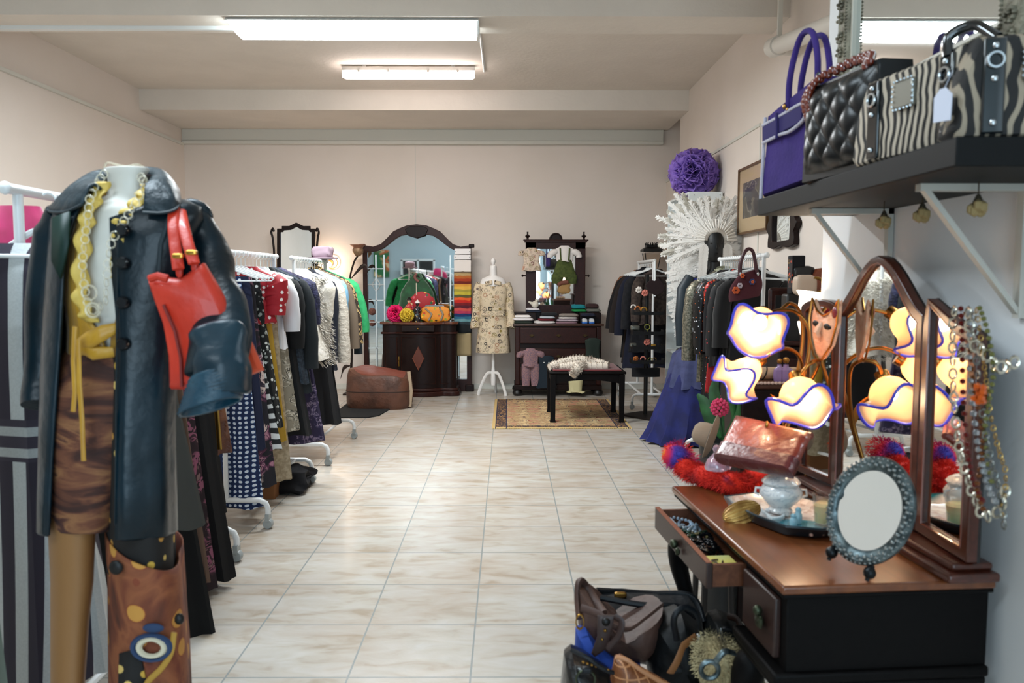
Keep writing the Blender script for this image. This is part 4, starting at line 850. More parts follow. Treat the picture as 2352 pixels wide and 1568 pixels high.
# headdress
t = thing('feather_headdress', 'white feather headdress with beaded brow band on the black mannequin head', 'headdress', (hp.x, hY, hz))
fe = M('white_feather', 'F4F0EA', .9); fe2 = M('grey_tipped_feather', 'DAD5CA', .9, pat=p_mix('B8B2A4', 12)); bead = M('beaded_band', 'CFC8BE', .5, bump=('vor', 90, .6))
def feather(mb, p0, d, L, w_, up, bend=0., n=7, ragged=.25, seed=0):
    rnd = random.Random(seed); d = Vector(d).normalized(); s = d.cross(Vector(up)).normalized(); nn = s.cross(d)
    nb = max(8, int(L/.011)); st = L/nb
    for sg in (-1, 1):
        for i in range(nb):
            u = (i+.5)/nb; c = p0+d*(L*u)+nn*(bend*L*u*u); wd = w_*math.sin(math.pi*min(1, u*.8+.14))**.6*(1+ragged*(rnd.random()-.5)*1.6)
            tip = c+s*(sg*wd)+d*(wd*(.7+.5*rnd.random()))+nn*(wd*.3*(rnd.random()-.5)); mid = c.lerp(tip, .6)+d*(st*.2)
            mb.add([c-d*st*.8, c+d*st*.8, mid+d*st*.75, tip, mid-d*st*.75], [(0, 1, 2, 3, 4)])
    mb.tube([p0, p0+d*L*.9+nn*(bend*L*.81)], [.003, .001], 4)
m = B(); m2 = B(); rnd = random.Random(4)
for layer, (L0, n, dy) in enumerate(((.33, 25, .02), (.29, 24, .035), (.24, 23, .0))):
    for k in range(n):
        a = math.radians(-25+ (230*k/(n-1))); # 0 = right, 90 = up, 180 = left
        p0 = Vector((.085*math.cos(a), dy, .03+.09*math.sin(a)))
        L = L0*(.85+.3*rnd.random())*(1.22 if 120 < math.degrees(a) < 210 else (.72 if a < .6 else .95)); dr = Vector((math.cos(a), .18+.22*rnd.random(), math.sin(a)+.05*(rnd.random()-.5)))
        feather(m if layer != 1 else m2, p0, dr, L, .034, (0, 1, 0), -.2*rnd.random(), 11, .45, seed=k+layer*50)
m.build('feathers', fe, t); m2.build('grey_feathers', fe2, t)
m = B()
for k in range(34):
    v = k/33; z = -.02-.75*v; x = -.1-.03*math.sin(v*3)
    for s in (0, 1): feather(m, Vector((x-.02*s, .05, z)), (-1, .1, -.25-.25*rnd.random()), (.27-.1*v)*(.8+.4*rnd.random()), .028, (0, 1, 0), .1*rnd.random(), seed=k+200+s)
m.build('feather_trailer', fe, t)
for sx, x0_ in ((1, .098), (-1, -.098)):
    m = B()
    for k in range(26):
        v = k/25
        for q_ in (-1, 1): feather(m, Vector((x0_+.02*sx*v, -.06, -.0-.33*v)), (q_*.8+sx*.2, -.1, -1.2), .06*(1-.2*v), .016, (0, 1, 0), 0, 4, seed=k+300)
    m.build('fur_side_drop', fe, t)
m = B(); m.tube([(.088*math.cos(a), -.085+.03*abs(math.cos(a)), .03+.085*math.sin(a)) for a in [i*math.pi/16 for i in range(17)]], .02, 8, .5); m.build('brow_band', bead, t)
m = B()
for k in range(19):
    a = math.radians(2+176*k/18); p0 = Vector((.1*math.cos(a), -.07, .03+.1*math.sin(a))); m.tube([p0, p0+Vector((math.cos(a)*.085, .03, math.sin(a)*.085))], [.008, .007], 6)
m.build('quill_wraps', M('quill_white', 'EDE8E0', .6), t)
# ================================================================== PICTURES ON THE RIGHT WALL
def on_wall(px, py): return WX(px, py, XR)
a, b_ = on_wall(1708, 385), on_wall(1768, 540); ybk, yfr = a.y, b_.y-.05; zt1, zb1 = a.z-.02, on_wall(1708, 540).z
t = thing('framed_picture', 'framed drawing in a brown mount with thin wooden frame on right wall', 'picture', (XR-.02, 0, 0))
R4 = [(ybk, zb1), (ybk, zt1), (yfr, zt1), (yfr, zb1)]; ins = lambda r, d: [(r[0][0]-d, r[0][1]+d), (r[1][0]-d, r[1][1]-d), (r[2][0]+d, r[2][1]-d), (r[3][0]+d, r[3][1]+d)]
B().band(R4, ins(R4, .02), -.03, .018, 'yz').build('frame', M('frame_oak', '5E4226', .4), t, bevel=.003)
B().prism(ins(R4, .02), -.015, -.008, 'yz').build('mount', M('mount_board', 'B39B78', .7), t)
B().prism(ins(R4, .135), -.017, -.014, 'yz').build('drawing', M('sepia_drawing', '3E3630', .6, pat=lambda t, c: t.ramp(t.noise(5, 3, None, 1), [(0, '2E2A30'), (.52, '5A5248'), (.56, '8A8478'), (.58, '4E4840')], 'CONSTANT')), t)
B().prism(ins(R4, .02), -.026, -.024, 'yz').build('glass', M('picture_glass', 'FFFFFF', .03, trans=1, ior=1.45, alpha=.12), t)
a, b_ = on_wall(1776, 495), on_wall(1838, 560); yc, zc0 = (a.y+b_.y)/2, on_wall(1806, 518).z
t = thing('ornate_mirror', 'small mirror in carved dark wood frame low on the right wall', 'mirror', (XR-.02, yc, zc0)); hw_, hh = (a.y-b_.y)/2, .16
def wavy(w_, h, k, n=64):
    r = []
    for i in range(n):
        q_ = 2*math.pi*i/n; c, s = math.cos(q_), math.sin(q_); f = 1/max(abs(c), abs(s))**.85; r.append((w_*c*f*(1+k*math.cos(6*q_)+k*.6*math.cos(10*q_)), h*s*f*(1+k*math.cos(6*q_))))
    return r
B().band(wavy(hw_, hh, .07), wavy(hw_*.66, hh*.72, 0), -.025, .018, 'yz').build('frame', mahog, t, bevel=.006)
B().prism(wavy(hw_*.67, hh*.73, 0), -.002, .003, 'yz').build('mirror_glass', mirrorm, t)
# ================================================================== RACK E on the right
rx, re0, re1 = 1.70, 5.35, 6.4
make_rack('white rack of sequinned evening wear along the right wall', rx, re0, re1, 1.615, .26)
hangers('clear hanger on the bar of the evening wear rack', None, rx, [5.5+i*.05 for i in range(18)], 1.615, 'hangers on the evening wear rack', M('clear_plastic', 'C8CCCC', .2, alpha=.8))
seq = lambda n, base, cols, sc=110, thr=.34: M(n, base, .35, .1, pat=p_spots(cols, sc, thr))
silvg = M('silver_lame', '5A5A4E', .35, .6, pat=p_mix('8A8474', 60), bump=('noise', 90, .8))
bseq = seq('black_sequins', '0A0A0E', ['101014', '16161A', 'C8D4E0', '1C1C24', '30303A'], 70, .22); oseq = seq('orange_sequins', '0A0A0C', ['101014', 'C05A20', '0C0C10', 'E8E8F0', '18181C'], 60, .26); rseq = seq('red_orange_sequins', '5A0A0A', ['E23A1A', 'C81820', 'F06A2A', '1A0A0A'], 60, .42)
def ev(label, cat, Y, L, hw, mt, dx=0, **k): return garment(k.pop('name', 'jacket'), label, cat, (rx+dx, Y, 1.63), k.pop('rz', random.uniform(-.08, .08)), mt, hw=hw, length=L, **k)
ev('silver grey glitter jacket at the far end of the evening rack', 'jacket', 6.32, .88, .22, silvg, sleeve=(.62, .05, .06), hem=.2, th=.04, parts=(collar(M('pale_lining2', '9A9A80', .7)),))
ev('black sequinned dress behind the orange speckled one', 'dress', 6.2, 1.1, .19, bseq, name='dress', hem=.2, th=.03, sleeve=(.5, .03, .05))
ev('black dress speckled with orange and silver sequins', 'dress', 6.08, .95, .2, oseq, name='dress', hem=.2, th=.03, sleeve=(.55, .03, .055))
ev('black fringed dress with red fringe hem on the evening rack', 'dress', 5.97, .72, .2, M('black_fringe', '0D090A', .8, bump=('ribx', 60, .6)), name='dress', hem=.2, th=.035, strap=True, parts=(lambda t, r: skirt(B(), [(-.8, .205, .045, 0), (-1.02, .22, .05, 0)], 24, .03).build('red_fringe', M('red_fringe', 'A80E16', .7, bump=('ribx', 60, 1)), t),))
ev('dark trousers hanging straight on the evening rack', 'trousers', 5.9, 1.15, .14, blackwool, name='trousers', hem=.15, th=.035)
ev('red and orange sequinned blouse on the evening rack', 'blouse', 5.83, .82, .2, rseq, name='blouse', hem=.17, th=.03, sleeve=(.16, .03, .05))
ev('black evening dress with crossed neckline beside the red blouse', 'dress', 5.73, 1.1, .21, blackwool, name='dress', hem=.22, th=.03, sleeve=(.5, .04, .055))
ev('black dress with small coloured beads, second from the rack near end', 'dress', 5.62, 1.05, .21, M('beaded_black', '0D0A0C', .7, pat=p_spots(['C0542A', 'A02A3A', '14100E', '0C0C0C', 'B89A4A'], 26, .12)), name='dress', hem=.2, th=.03, sleeve=(.52, .05, .055))
ev('black velvet dress with maroon hem panel at the rack near end', 'dress', 5.5, .78, .19, M('black_velvet', '0A080A', .9, sheen=.2), name='dress', hem=.21, th=.035, sleeve=(.45, .05, .06), parts=(lambda t, r: skirt(B(), [(-.85, .2, .05, 0), (-1.15, .22, .05, 0)], 9, .05).build('maroon_hem', M('maroon_print', '4E101C', .8, pat=p_spots(['B8502A', '7A1A28'], 22, .3)), t),))
for i, (Y, px) in enumerate(((5.8, 1612), (5.45, 1690))):
    h = hanger_mesh(.21, .05, .007).build('clothes_hanger', hangerm); tag(h, ('thick white hanger angled over the sequinned dresses', 'thick cream hanger at the near end of the evening rack')[i], 'hanger'); h.location = (rx-.02, Y-.06, 1.615); h.rotation_euler = (0, .05, .35-.5*i)
# handbag hooked on the near end
hbp = W(1716, 640, 5.30)
t = thing('handbag', 'maroon corduroy handbag with flower patches hanging on the evening rack', 'handbag', (hbp.x, 5.30, hbp.z))
S5 = 5.30/1850; mar = M('maroon_cord', '4A1420', .85, bump=('ribz', 120, .4))
m = B(); rs = []
for k in range(11):
    u = k/10; z = (-46+62*u)*S5; w_ = (24+15*math.sin(math.pi*min(1, .25+u*.6)))*S5*(1-.35*u**3); rs.append([(w_*math.cos(a)+(z*.12), .045*math.sin(a)*(1-.5*u), z+.01*math.cos(a)*2) for a in [2*math.pi*j/24 for j in range(24)]])
m.rings(rs).build('bag_body', mar, t)
for y, dx_ in ((-.03, 0), (.03, .012)): B().tube(crom([(-.055+dx_, y, 10*S5), (-.05+dx_, y, 40*S5), (-.012+dx_, y*.6, 66*S5), (.03+dx_, y*.6, 60*S5), (.058+dx_, y, 10*S5)]), .011, 8).build('handle', M('maroon_leather', '3A0E18', .5), t)
for x, z, c, r in ((.02, -.02, '2A3A6A', .018), (.02, -.02, 'D86A3A', .009), (-.06, -.045, 'B8A8B0', .017), (-.085, -.075, 'C8582A', .022), (-.045, .02, 'C8582A', .014)):
    m = B(); 
    for k in range(6): m.ball((x+r*.7*math.cos(k*1.047), -.048-(.006 if r < .01 else 0), z+r*.7*math.sin(k*1.047)), (r*.5, .006, r*.5), 8)
    m.build('flower_patch', M('patch_'+c, c, .8), t)
for x in (-.055, .058): B().ball((x, -.04, .03), (.008, .006, .014), 8).build('metal_clip', silver, t)
# ================================================================== LEFT RACKS
rk = -1.64; zb = 1.615
make_rack('white rack of skirts and dark dresses behind the leather coat mannequin', rk, 3.08, 4.08, zb)
make_rack('middle white rack of printed dresses and blouses on the left', rk, 4.63, 5.69, zb)
make_rack('furthest left white rack holding fur vest and winter coats', rk, 6.22, 7.29, zb)
make_rack('nearest white rack at the left edge holding the striped dress', -1.45, 2.42, 2.92, 1.72, .2)
hangers('white hanger on the bar of the middle left rack', None, rk, [4.68+i*.078 for i in range(13)], zb, 'hangers on the middle left rack', wd=.2)
hangers('white hanger on the bar of the furthest left rack', None, rk, [6.3+i*.085 for i in range(12)], zb, 'hangers on the furthest left rack', M('hanger_steel', 'C8CCCC', .3, .4), .2)
hangers('white hanger on the bar behind the leather coat', None, rk, [3.15+i*.09 for i in range(10)], zb, 'hangers behind the leather coat', wd=.2)
F = lambda n, c, *a, **k: M(n, c, *a, **k)
def xr(px, Y): return W(px, 640, Y).x-rk
def lg(label, cat, Y, sh, hm, top, bot, mt, name=None, slv=None, **k):
    """a garment on the left racks: sh / hm = pixel columns of its shoulder and hem, bot = pixel row of its hem"""
    hw = xr(sh, Y); hem = xr(hm, Y); zt = zb+.02; L = zt-.1-W(600, bot, Y).z
    if slv: spx, spy, r = slv; zs = W(600, spy, Y).z; slv = (zt-.1-k.get('drop', .09)-zs, xr(spx, Y)-hw-r*.8, r)
    return garment(name or cat.replace(' ', '_'), label, cat, (rk, Y, zt), random.uniform(-.1, .06), mt, hw=hw, length=L, hem=hem, sleeve=slv, **k)
ikat = F('blue_ikat', '10244A', .85, pat=lambda t, c: t.ramp(t.math('MULTIPLY', t.wave(9, 2.5, None, 'X'), t.wave(11, 3, None, 'Z')), [(0, '10234C'), (.28, '2E6AA8'), (.42, 'D5DCE4')], 'CONSTANT'))
lg('blue and white ikat print long dress at the middle rack near end', 'dress', 4.70, 574, 596, 0, 1160, ikat, strap=True, th=.035, amp=.2)
lg('plain navy sleeveless dress beside the ikat print dress', 'dress', 4.78, 596, 600, 0, 1030, F('navy_crepe', '0E1838', .8), strap=True, th=.035, slv=None)
lg('black floral maxi dress with mauve and pink flowers', 'dress', 4.87, 604, 628, 0, 1110, F('mauve_floral', '0E0A18', .7, pat=p_floral(['5A2A48', 'B07A8A', '20142A', 'D8C0B8', '3A1E30'], 9)), strap=True, th=.04, amp=.3)
lg('striped black and white scarf dress hem by the yellow slip', 'dress', 4.95, 590, 640, 0, 1030, F('zebra_swirl', '0E1014', .7, pat=p_stripe(['0E1014', 'D8DCDC'], 5, 'Z', 3)), strap=True, th=.04)
lg('black dress with small white dots, middle rack', 'dress', 5.02, 618, 642, 0, 980, F('white_dots_black', '0C0E10', .8, pat=p_spots(['D8DCD8', '9AA09A'], 36, .33)), strap=True, th=.035)
lg('red blouse with white polka dots and cap sleeves', 'blouse', 5.09, 632, 636, 0, 740, F('red_polka', 'A00E1E', .7, pat=p_dots('EEE6E2', 26, .27, .25)), slv=(652, 722, .075), th=.05, drop=.07)
lg('long mustard yellow slip hanging under the dotted dress', 'slip dress', 5.14, 632, 652, 0, 1010, F('mustard', 'B8902A', .8), name='slip_dress', strap=True, th=.03)
lg('beige lace skirt on the middle rack', 'skirt', 5.2, 650, 660, 0, 1100, F('beige_lace', 'B5A48A', .9, pat=p_mix('9A8A70', 40), bump=('vor', 60, .6)), strap=True, th=.03)
lg('white t-shirt with wide square sleeve in the middle rack', 't-shirt', 5.26, 652, 655, 0, 800, F('white_jersey', 'DCDCE0', .8), name='t_shirt', slv=(688, 760, .06), th=.045)
lg('cream and yellow washed silk blouse behind the white t-shirt', 'blouse', 5.32, 650, 655, 0, 760, F('cream_wash', 'D5D0B8', .7, pat=p_mix('B8C8C0', 9)), slv=(672, 690, .06), th=.04)
lg('snakeskin print skirt on the middle rack', 'skirt', 5.36, 664, 684, 0, 985, F('snake_print', '8A8272', .8, pat=p_floral(['C8C0B0', '3A362E', 'A89E8A', 'E0DAD0'], 16)), strap=True, th=.04)
lg('long black dress with elbow sleeves on the middle rack', 'dress', 5.41, 668, 705, 0, 1000, F('black_jersey', '0A0C10', .9), slv=(694, 800, .06), th=.05)
lg('grey tweed skirt between dark coats on the middle rack', 'skirt', 5.48, 690, 704, 0, 880, F('grey_tweed', '3A4450', .95, pat=p_mix('28303A', 60)), th=.04)
lg('charcoal coat with long sleeve on the middle rack', 'coat', 5.53, 690, 712, 0, 900, F('charcoal_coat', '1C2226', .95), slv=(728, 845, .06), th=.045)
lg('navy lace top with short sleeve at the middle rack far end', 'top', 5.61, 700, 712, 0, 830, F('navy_lace', '1C1E34', .85, pat=p_mix('35365A', 30, 3), bump=('vor', 70, .7)), slv=(732, 745, .065), th=.05)
lg('purple bandana print skirt at the middle rack far end', 'skirt', 5.66, 706, 737, 0, 1012, F('bandana_print', '2C2440', .9, pat=p_floral(['4A3E60', '8A7A90', '2C2440', '6A5A78'], 22)), th=.045, amp=.35, parts=(sash(F('bandana_band', '6A5E7E', .9), -1.02, .24, .014, .062),))
# furthest rack
shag = F('shaggy_cream_fur', 'CFC8BA', .98, pat=p_mix('E8E2D8', 14, 5), bump=('noise', 45, 1))
g_ = lg('long shaggy cream fur vest at the near end of the furthest rack', 'vest', 6.34, 742, 760, 0, 822, shag, th=.1, amp=.12, drop=.08, slv=(752, 790, .085))
m = B(); rnd = random.Random(5)
for k in range(3000):
    u = rnd.random(); a = -math.pi*rnd.random(); w_ = .225+.05*u; z = -.16-.68*u
    p = Vector((w_*math.cos(a), .135*math.sin(a), z)); d = Vector((math.cos(a), math.sin(a)*.6, -.8+.6*rnd.random())).normalized(); q_ = d.cross(Vector((0, 0, 1))).normalized()*.008
    m.add([p+q_, p-q_, p+d*.03+Vector((rnd.random()-.5, 0, rnd.random()-.5))*.03], [(0, 1, 2)])
m.build('shaggy_pile', shag, g_)
lg('navy coat edge just behind the shaggy fur vest', 'coat', 6.52, 756, 770, 0, 850, F('dark_navy_coat', '101626', .9), slv=(770, 830, .055), th=.04)
lg('cream jacket with long crinkled sleeve, furthest rack', 'jacket', 6.62, 770, 780, 0, 800, F('cream_cotton', 'C8BEB0', .8, bump=('noise', 30, .6)), slv=(802, 832, .06), th=.045)
lg('pale blue shirt beside the cream jacket, furthest rack', 'shirt', 6.7, 782, 790, 0, 760, F('pale_blue_poplin', '7FAECB', .7), slv=(797, 745, .045), th=.035)
lg('long dark trousers reaching low on the furthest rack', 'trousers', 6.46, 745, 772, 0, 978, F('black_denim', '0A0B10', .9), th=.06, hemcut=.02)
lg('black long skirt beneath the coats of the furthest rack', 'skirt', 6.58, 748, 778, 0, 972, F('black_skirt', '0D0C10', .9), th=.05)
lg('taupe wool coat left of the leopard coat', 'coat', 6.8, 786, 800, 0, 790, F('taupe_wool', '6E5E4E', .95), slv=(822, 800, .05), th=.045)
leo = F('leopard_fur', '9A8052', .95, pat=lambda t, c: t.ramp(t.math('ADD', t.vor(34), t.math('MULTIPLY', t.noise(30, 2), .25)), [(0, '3A2A18'), (.27, '9A8050'), (.5, 'B59A68'), (.62, '2E2216')], 'CONSTANT'), bump=('noise', 70, .6))
lg('leopard print coat on the furthest rack', 'coat', 6.9, 792, 808, 0, 780, leo, slv=(833, 788, .055), th=.045, parts=(collar(leo),))
lg('dark teal jacket sleeve between the leopard and green coats', 'jacket', 6.98, 796, 806, 0, 800, F('dark_teal', '0F1C24', .9), slv=(830, 812, .04), th=.035)
lg('bright green coat at the far end of the furthest rack', 'coat', 7.06, 802, 815, 0, 760, F('bright_green_wool', '1F8A50', .85, pat=p_mix('2A9A5C', 20)), slv=(847, 762, .06), th=.05)
t = thing('felt_hat', 'pink grey felt hat on top of the furthest rack end', 'hat', (W(742, 580, 7.2).x, 7.2, zb+.02))
B().rbox((0, 0, .05), (.16, .2, .12), 3, .2).build('crown', F('pink_grey_felt', '9A8490', .9), t); B().lathe([(0, 0), (.13, 0), (.13, .012), (0, .014)], 20).build('brim', F('pink_grey_felt', '9A8490'), t)
# behind the mannequin (rack A and D)
lg('bronze brown leather skirt hanging low behind the coat sleeve', 'skirt', 4.02, 500, 528, 0, 1036, F('bronze_leather', '5A2E18', .35, pat=p_mix('8A5430', 9, 3), bump=('noise', 18, 1)), th=.05)
lg('black gown with gold trim edge behind the bronze skirt', 'gown', 3.92, 470, 500, 0, 1180, F('black_gown', '0A0A0C', .8), th=.05, parts=(lambda t, r: B().tube([(.2, -.04, -.3), (.23, -.05, -.7), (.25, -.06, -1.0)], .012, 6, .4).build('gold_trim', brass, t),))
lg('black velvet dress with scalloped hem reaching the floor', 'dress', 3.72, 450, 515, 0, 1330, F('black_velvet2', '0B0A0C', .95), th=.05, amp=.3)
lg('pink rose print dress showing at the black hem edge', 'dress', 3.66, 430, 484, 0, 1345, F('pink_rose_print', '2A1A20', .8, pat=p_floral(['9A5A70', '3A222A', '8A6A68'], 14)), th=.04)
lg('tan slip hanging between the black dresses', 'slip dress', 3.5, 420, 470, 0, 1330, F('tan_slip', '6A5040', .7), name='slip_dress', th=.03)
lg('flared black skirt hanging behind the long coat', 'skirt', 3.28, 388, 482, 0, 1440, F('black_flare', '07080A', .95), th=.06, amp=.35, hemcut=-.08)
lg('grey green wool dress panel between the coat and the cuff', 'dress', 3.12, 395, 452, 0, 1205, F('grey_green_wool', '3A3A36', .95), th=.05)
lg('dark printed blouse on the bar behind the leather coat', 'blouse', 3.2, 380, 390, 0, 860, F('dark_print', '1A1620', .8, pat=p_spots(['8A7A80', '3A2A40'], 30, .3)), slv=(410, 700, .05), th=.04)
lg('red satin wrap dress hanging low behind the tan leg', 'dress', 3.4, 240, 235, 0, 1520, F('red_satin', 'A80C18', .35, pat=p_mix('C8202A', 6)), th=.05)
# nearest rack at the left edge
def ln(label, cat, Y, x, hw, hem, L, mt, **k): return garment(k.pop('name', cat), label, cat, (x, Y, 1.68), k.pop('rz', 0), mt, hw=hw, hem=hem, length=L, **k)
ln('magenta velvet jacket hanging at the near end of the left edge rack', 'jacket', 2.62, -1.57, .15, .17, .5, F('magenta_velvet', 'A80E4E', .8, sheen=.6, pat=p_mix('C01A62', 10)), sleeve=(.4, .0, .06), th=.06, drop=.09).location.z = 1.79
def knit_pat(t, c):
    sep = t.mk('ShaderNodeSeparateXYZ', None, Vector=t.tc); z = sep.outputs[2]
    w1 = t.ramp(t.wave(3.6, 1.6, t.map((1, .1, .3)), 'X', 0), [(.0, '2E2834'), (.5, 'B8BCBC')], 'CONSTANT')
    hz_ = t.ramp(t.wave(5.2, 0, None, 'Z'), [(0, '38323E'), (.6, 'A8ACAC')], 'CONSTANT')
    band_ = t.math('MULTIPLY', t.math('GREATER_THAN', z, -.72), t.math('LESS_THAN', z, -.6))
    ba = t.mix(band_, w1, hz_)
    return t.mix(t.ramp(t.noise(160, 1), [(.4, '000000'), (.6, '555555')]), ba, '2E2A36')
ln('grey and white striped knit dress hanging at the left edge', 'dress', 2.36, -1.43, .17, .24, 1.28, F('striped_knit', '3A3440', .9, pat=knit_pat), th=.06, amp=.3, drop=.04, waist=.14).location.z = 1.66
h = hanger_mesh(.19, .1, .0065).build('clothes_hanger', hangerm); tag(h, 'white plastic hanger above the striped dress at the left edge', 'hanger'); h.location = (-1.37, 2.44, 1.7)
B().tube([(-1.62, 2.3, 1.525), (-1.22, 2.3, 1.52)], .006, 6).build('trouser_bar', hangerm, h).matrix_parent_inverse = Matrix.Translation((1.37, -2.44, -1.7))
ln('pale sage long coat at the extreme left edge of the view', 'coat', 1.9, -1.38, .12, .17, 1.5, F('sage_wool', '6A746A', .95), name='coat', th=.04, drop=.3)
t = thing('tall_boot', 'black leather boot standing beneath the striped dress', 'boot', (WZ(70, 1600, .0).x, 2.45, 0))
t.location = (-1.33, 2.3, 0)
m = B(); m.rings([[(x_+rx_*math.cos(a), y_+ry_*math.sin(a), z) for a in [2*math.pi*k/16 for k in range(16)]] for z, x_, y_, rx_, ry_ in ((.0, .0, -.06, .045, .13), (.05, 0, -.06, .045, .125), (.09, 0, -.02, .045, .07), (.14, 0, 0, .045, .055), (.4, 0, 0, .058, .06), (.55, 0, 0, .062, .065))]); m.build('shaft', blk, t, sub=1)
B().box(-.045, .045, -.19, .05, 0, .015).build('sole', blk, t, bevel=.005)
# things under the racks
t = thing('cardboard_box', 'small brown cardboard box under the middle left rack', 'box', (WZ(660, 1090).x, 5.35, 0))
B().box(-.12, .1, -.1, .1, 0, .16).build('carton', M('cardboard', '8A5A34', .9), t, bevel=.003); B().prism([(-.12, .0), (.1, 0), (.12, .03), (-.1, .03)], .16, .164, 'xy').build('flap', M('cardboard'), t)
t = thing('shoe_bag', 'black cloth bag slumped on the floor behind the cardboard box', 'bag', (-1.55, 5.5, 0))
B().rbox((0, 0, .07), (.35, .3, .15), 6, .4).build('bag_body', blackwool, t); B().tube([(-.1, -.12, .13), (0, -.18, .19), (.1, -.12, .12)], .01, 6).build('strap', blackwool, t)
# ================================================================== LEATHER COAT MANNEQUIN (foreground left)
YM0 = 2.0
def G(px, py, dy=0.): return W(px, py, YM0+dy)
def puff(mb, pts, n, t, prof=((-1, .84), (-.75, .95), (-.3, 1), (.3, 1), (.75, .95), (1, .84)), sub=1, wob=0., seed=0):
    """cushion-like solid over a closed outline; n = thickness direction"""
    P = [Vector(p) for p in pts]; n = Vector(n).normalized()
    if sub > 1: P = [q for i in range(len(P)) for q in [P[i].lerp(P[(i+1) % len(P)], k/sub) for k in range(sub)]]
    c = sum(P, Vector())/len(P)
    mb.rings([[c+(p-c)*s+n*(t/2*h+(wob*noise.noise(p*9+Vector((seed, h, 0))) if wob else 0)) for p in P] for h, s in prof]); return mb
teal = M('teal_leather', '04151D', .33, pat=p_mix('06202B', 5), bump=('noise', 7, .5), spec=.32)
teal2 = M('teal_leather_lit', '072430', .35, pat=p_mix('0A2E3C', 6), bump=('noise', 8, .5), spec=.4)  # lighter copy of the coat leather, paints in the light on the forearm
mwhite = M('mannequin_white', 'D8D6CE', .5)
mcx = G(255, 700).x
t = thing('shop_mannequin', 'headless white mannequin with tan legs in the left foreground wearing leather coat', 'mannequin', (mcx, YM0, 0))
def mring(rows, dy=0.0, sup=.9, n=32):
    rs = []
    for py, cxp, hwp, d in rows:
        ring = []
        for k in range(n):
            a = 2*math.pi*k/n; yy = dy+d*math.sin(a); p = G(cxp+hwp*math.copysign(abs(math.cos(a))**sup, math.cos(a)), py, min(yy, .03)); ring.append((p.x-mcx, yy, G(cxp, py, min(yy, .0)*.5).z))
        rs.append(ring)
    return rs
B().rings(mring([(384, 290, 44, .045), (386, 290, 51, .052), (394, 290, 52, .052), (402, 290, 46, .048), (425, 290, 41, .046), (448, 289, 45, .05), (462, 288, 75, .06), (475, 286, 125, .075), (490, 284, 160, .085), (530, 280, 150, .1), (590, 275, 132, .115), (660, 268, 118, .105), (740, 262, 104, .085), (800, 258, 100, .08), (870, 250, 95, .075), (960, 245, 85, .07)], 0, 1)).build('torso', mwhite, t)
tan = M('mannequin_tan_leg', '8A6238', .55)
m = B().rings(mring([(940, 200, 60, .08), (1050, 178, 62, .08), (1200, 165, 56, .072), (1330, 165, 50, .062), (1420, 160, 45, .055), (1568, 155, 40, .055), (1700, 155, 42, .06), (1850, 155, 30, .04), (1950, 155, 24, .035), (1975, 155, 24, .05)], -.02, 1, 20)); m.build('leg', tan, t)
m = B().rings(mring([(940, 305, 60, .08), (1200, 320, 52, .07), (1400, 325, 44, .055), (1568, 328, 38, .05), (1850, 328, 26, .04), (1975, 328, 24, .05)], .02, 1, 20)); m.build('leg', tan, t)
zfoot = G(155, 1975).z
B().box(-.28, .28, -.22, .22, 0, max(.02, zfoot-.005)).build('plinth_block', M('plinth_grey', '9A9A96', .6), t, bevel=.01)
# --- coat
t = thing('leather_coat', 'dark teal leather coat with large collar and ribbed cuff, worn open', 'coat', (mcx, YM0, 0))
rows = [  # row, left edge, right edge, opening left, opening right, depth
    (462, 165, 430, 205, 345, .085), (478, 128, 462, 192, 322, .1), (505, 116, 470, 180, 262, .115), (560, 112, 452, 160, 262, .125), (640, 106, 430, 152, 262, .13), (720, 100, 415, 147, 263, .13),
    (800, 96, 408, 142, 263, .13), (880, 92, 402, 135, 262, .135), (960, 90, 398, 128, 260, .14), (1040, 88, 398, 122, 259, .145), (1130, 86, 400, 117, 258, .15), (1213, 85, 402, 113, 257, .155), (1216, 86, 400, 114, 257, .15)]
def coat_rings(rows, n=40, dy=0., grow=0.):
    rs = []
    for py, L, R, ol, orr, d in rows:
        c = (L+R)/2; a_ = (R-L)/2+grow; f0 = math.asin(max(-.98, min(.98, (orr-c)/a_))); f1 = 2*math.pi+math.asin(max(-.98, min(.98, (ol-c)/a_)))
        s = YM0/1850; ring = []
        for k in range(n+1):
            f = f0+(f1-f0)*k/n; u = min(1, max(0, (py-480)/700)); rip = 1+.025*u*math.sin(9*f)
            sx_, cx_ = math.sin(f), math.cos(f)
            yy = dy-(d+grow*s)*math.copysign(abs(cx_)**.8, cx_)*rip; p = G(c+a_*math.copysign(abs(sx_)**.85, sx_)*rip, py, min(yy, .03)); ring.append((p.x-mcx, yy, G(c, py, min(yy, 0)*.5).z))
        rs.append(ring)
    return rs
B().rings(coat_rings(rows), False, False).build('coat_body', teal, t, solid=.007, ang=75)
# collar
cl = [((338, 428, -.07), (330, 488, -.128)), ((345, 415, -.04), (375, 489, -.125)), ((349, 406, .0), (408, 478, -.1)), ((345, 402, .04), (412, 450, -.03)), ((325, 402, .07), (395, 425, .06)), ((290, 402, .085), (300, 418, .125)), ((258, 405, .07), (195, 432, .07)), ((240, 412, .03), (150, 452, .03)), ((236, 420, -.02), (112, 482, -.02)), ((232, 428, -.06), (150, 487, -.09)), ((232, 436, -.08), (190, 470, -.115))]
inn = crom([G(*a)-Vector((mcx, YM0, 0)) for a, b_ in cl], 4); outr = crom([G(*b_)-Vector((mcx, YM0, 0)) for a, b_ in cl], 4)
m = B(); N = len(inn); m.grid(lambda u, v: inn[round(u*(N-1))].lerp(outr[round(u*(N-1))], v)+Vector((0, 0, .028*math.sin(math.pi*v))), N-1, 6); m.build('collar', M('teal_collar', '0E2C36', .45, pat=p_mix('0A222C', 7), bump=('noise', 30, .4)), t, solid=.007)
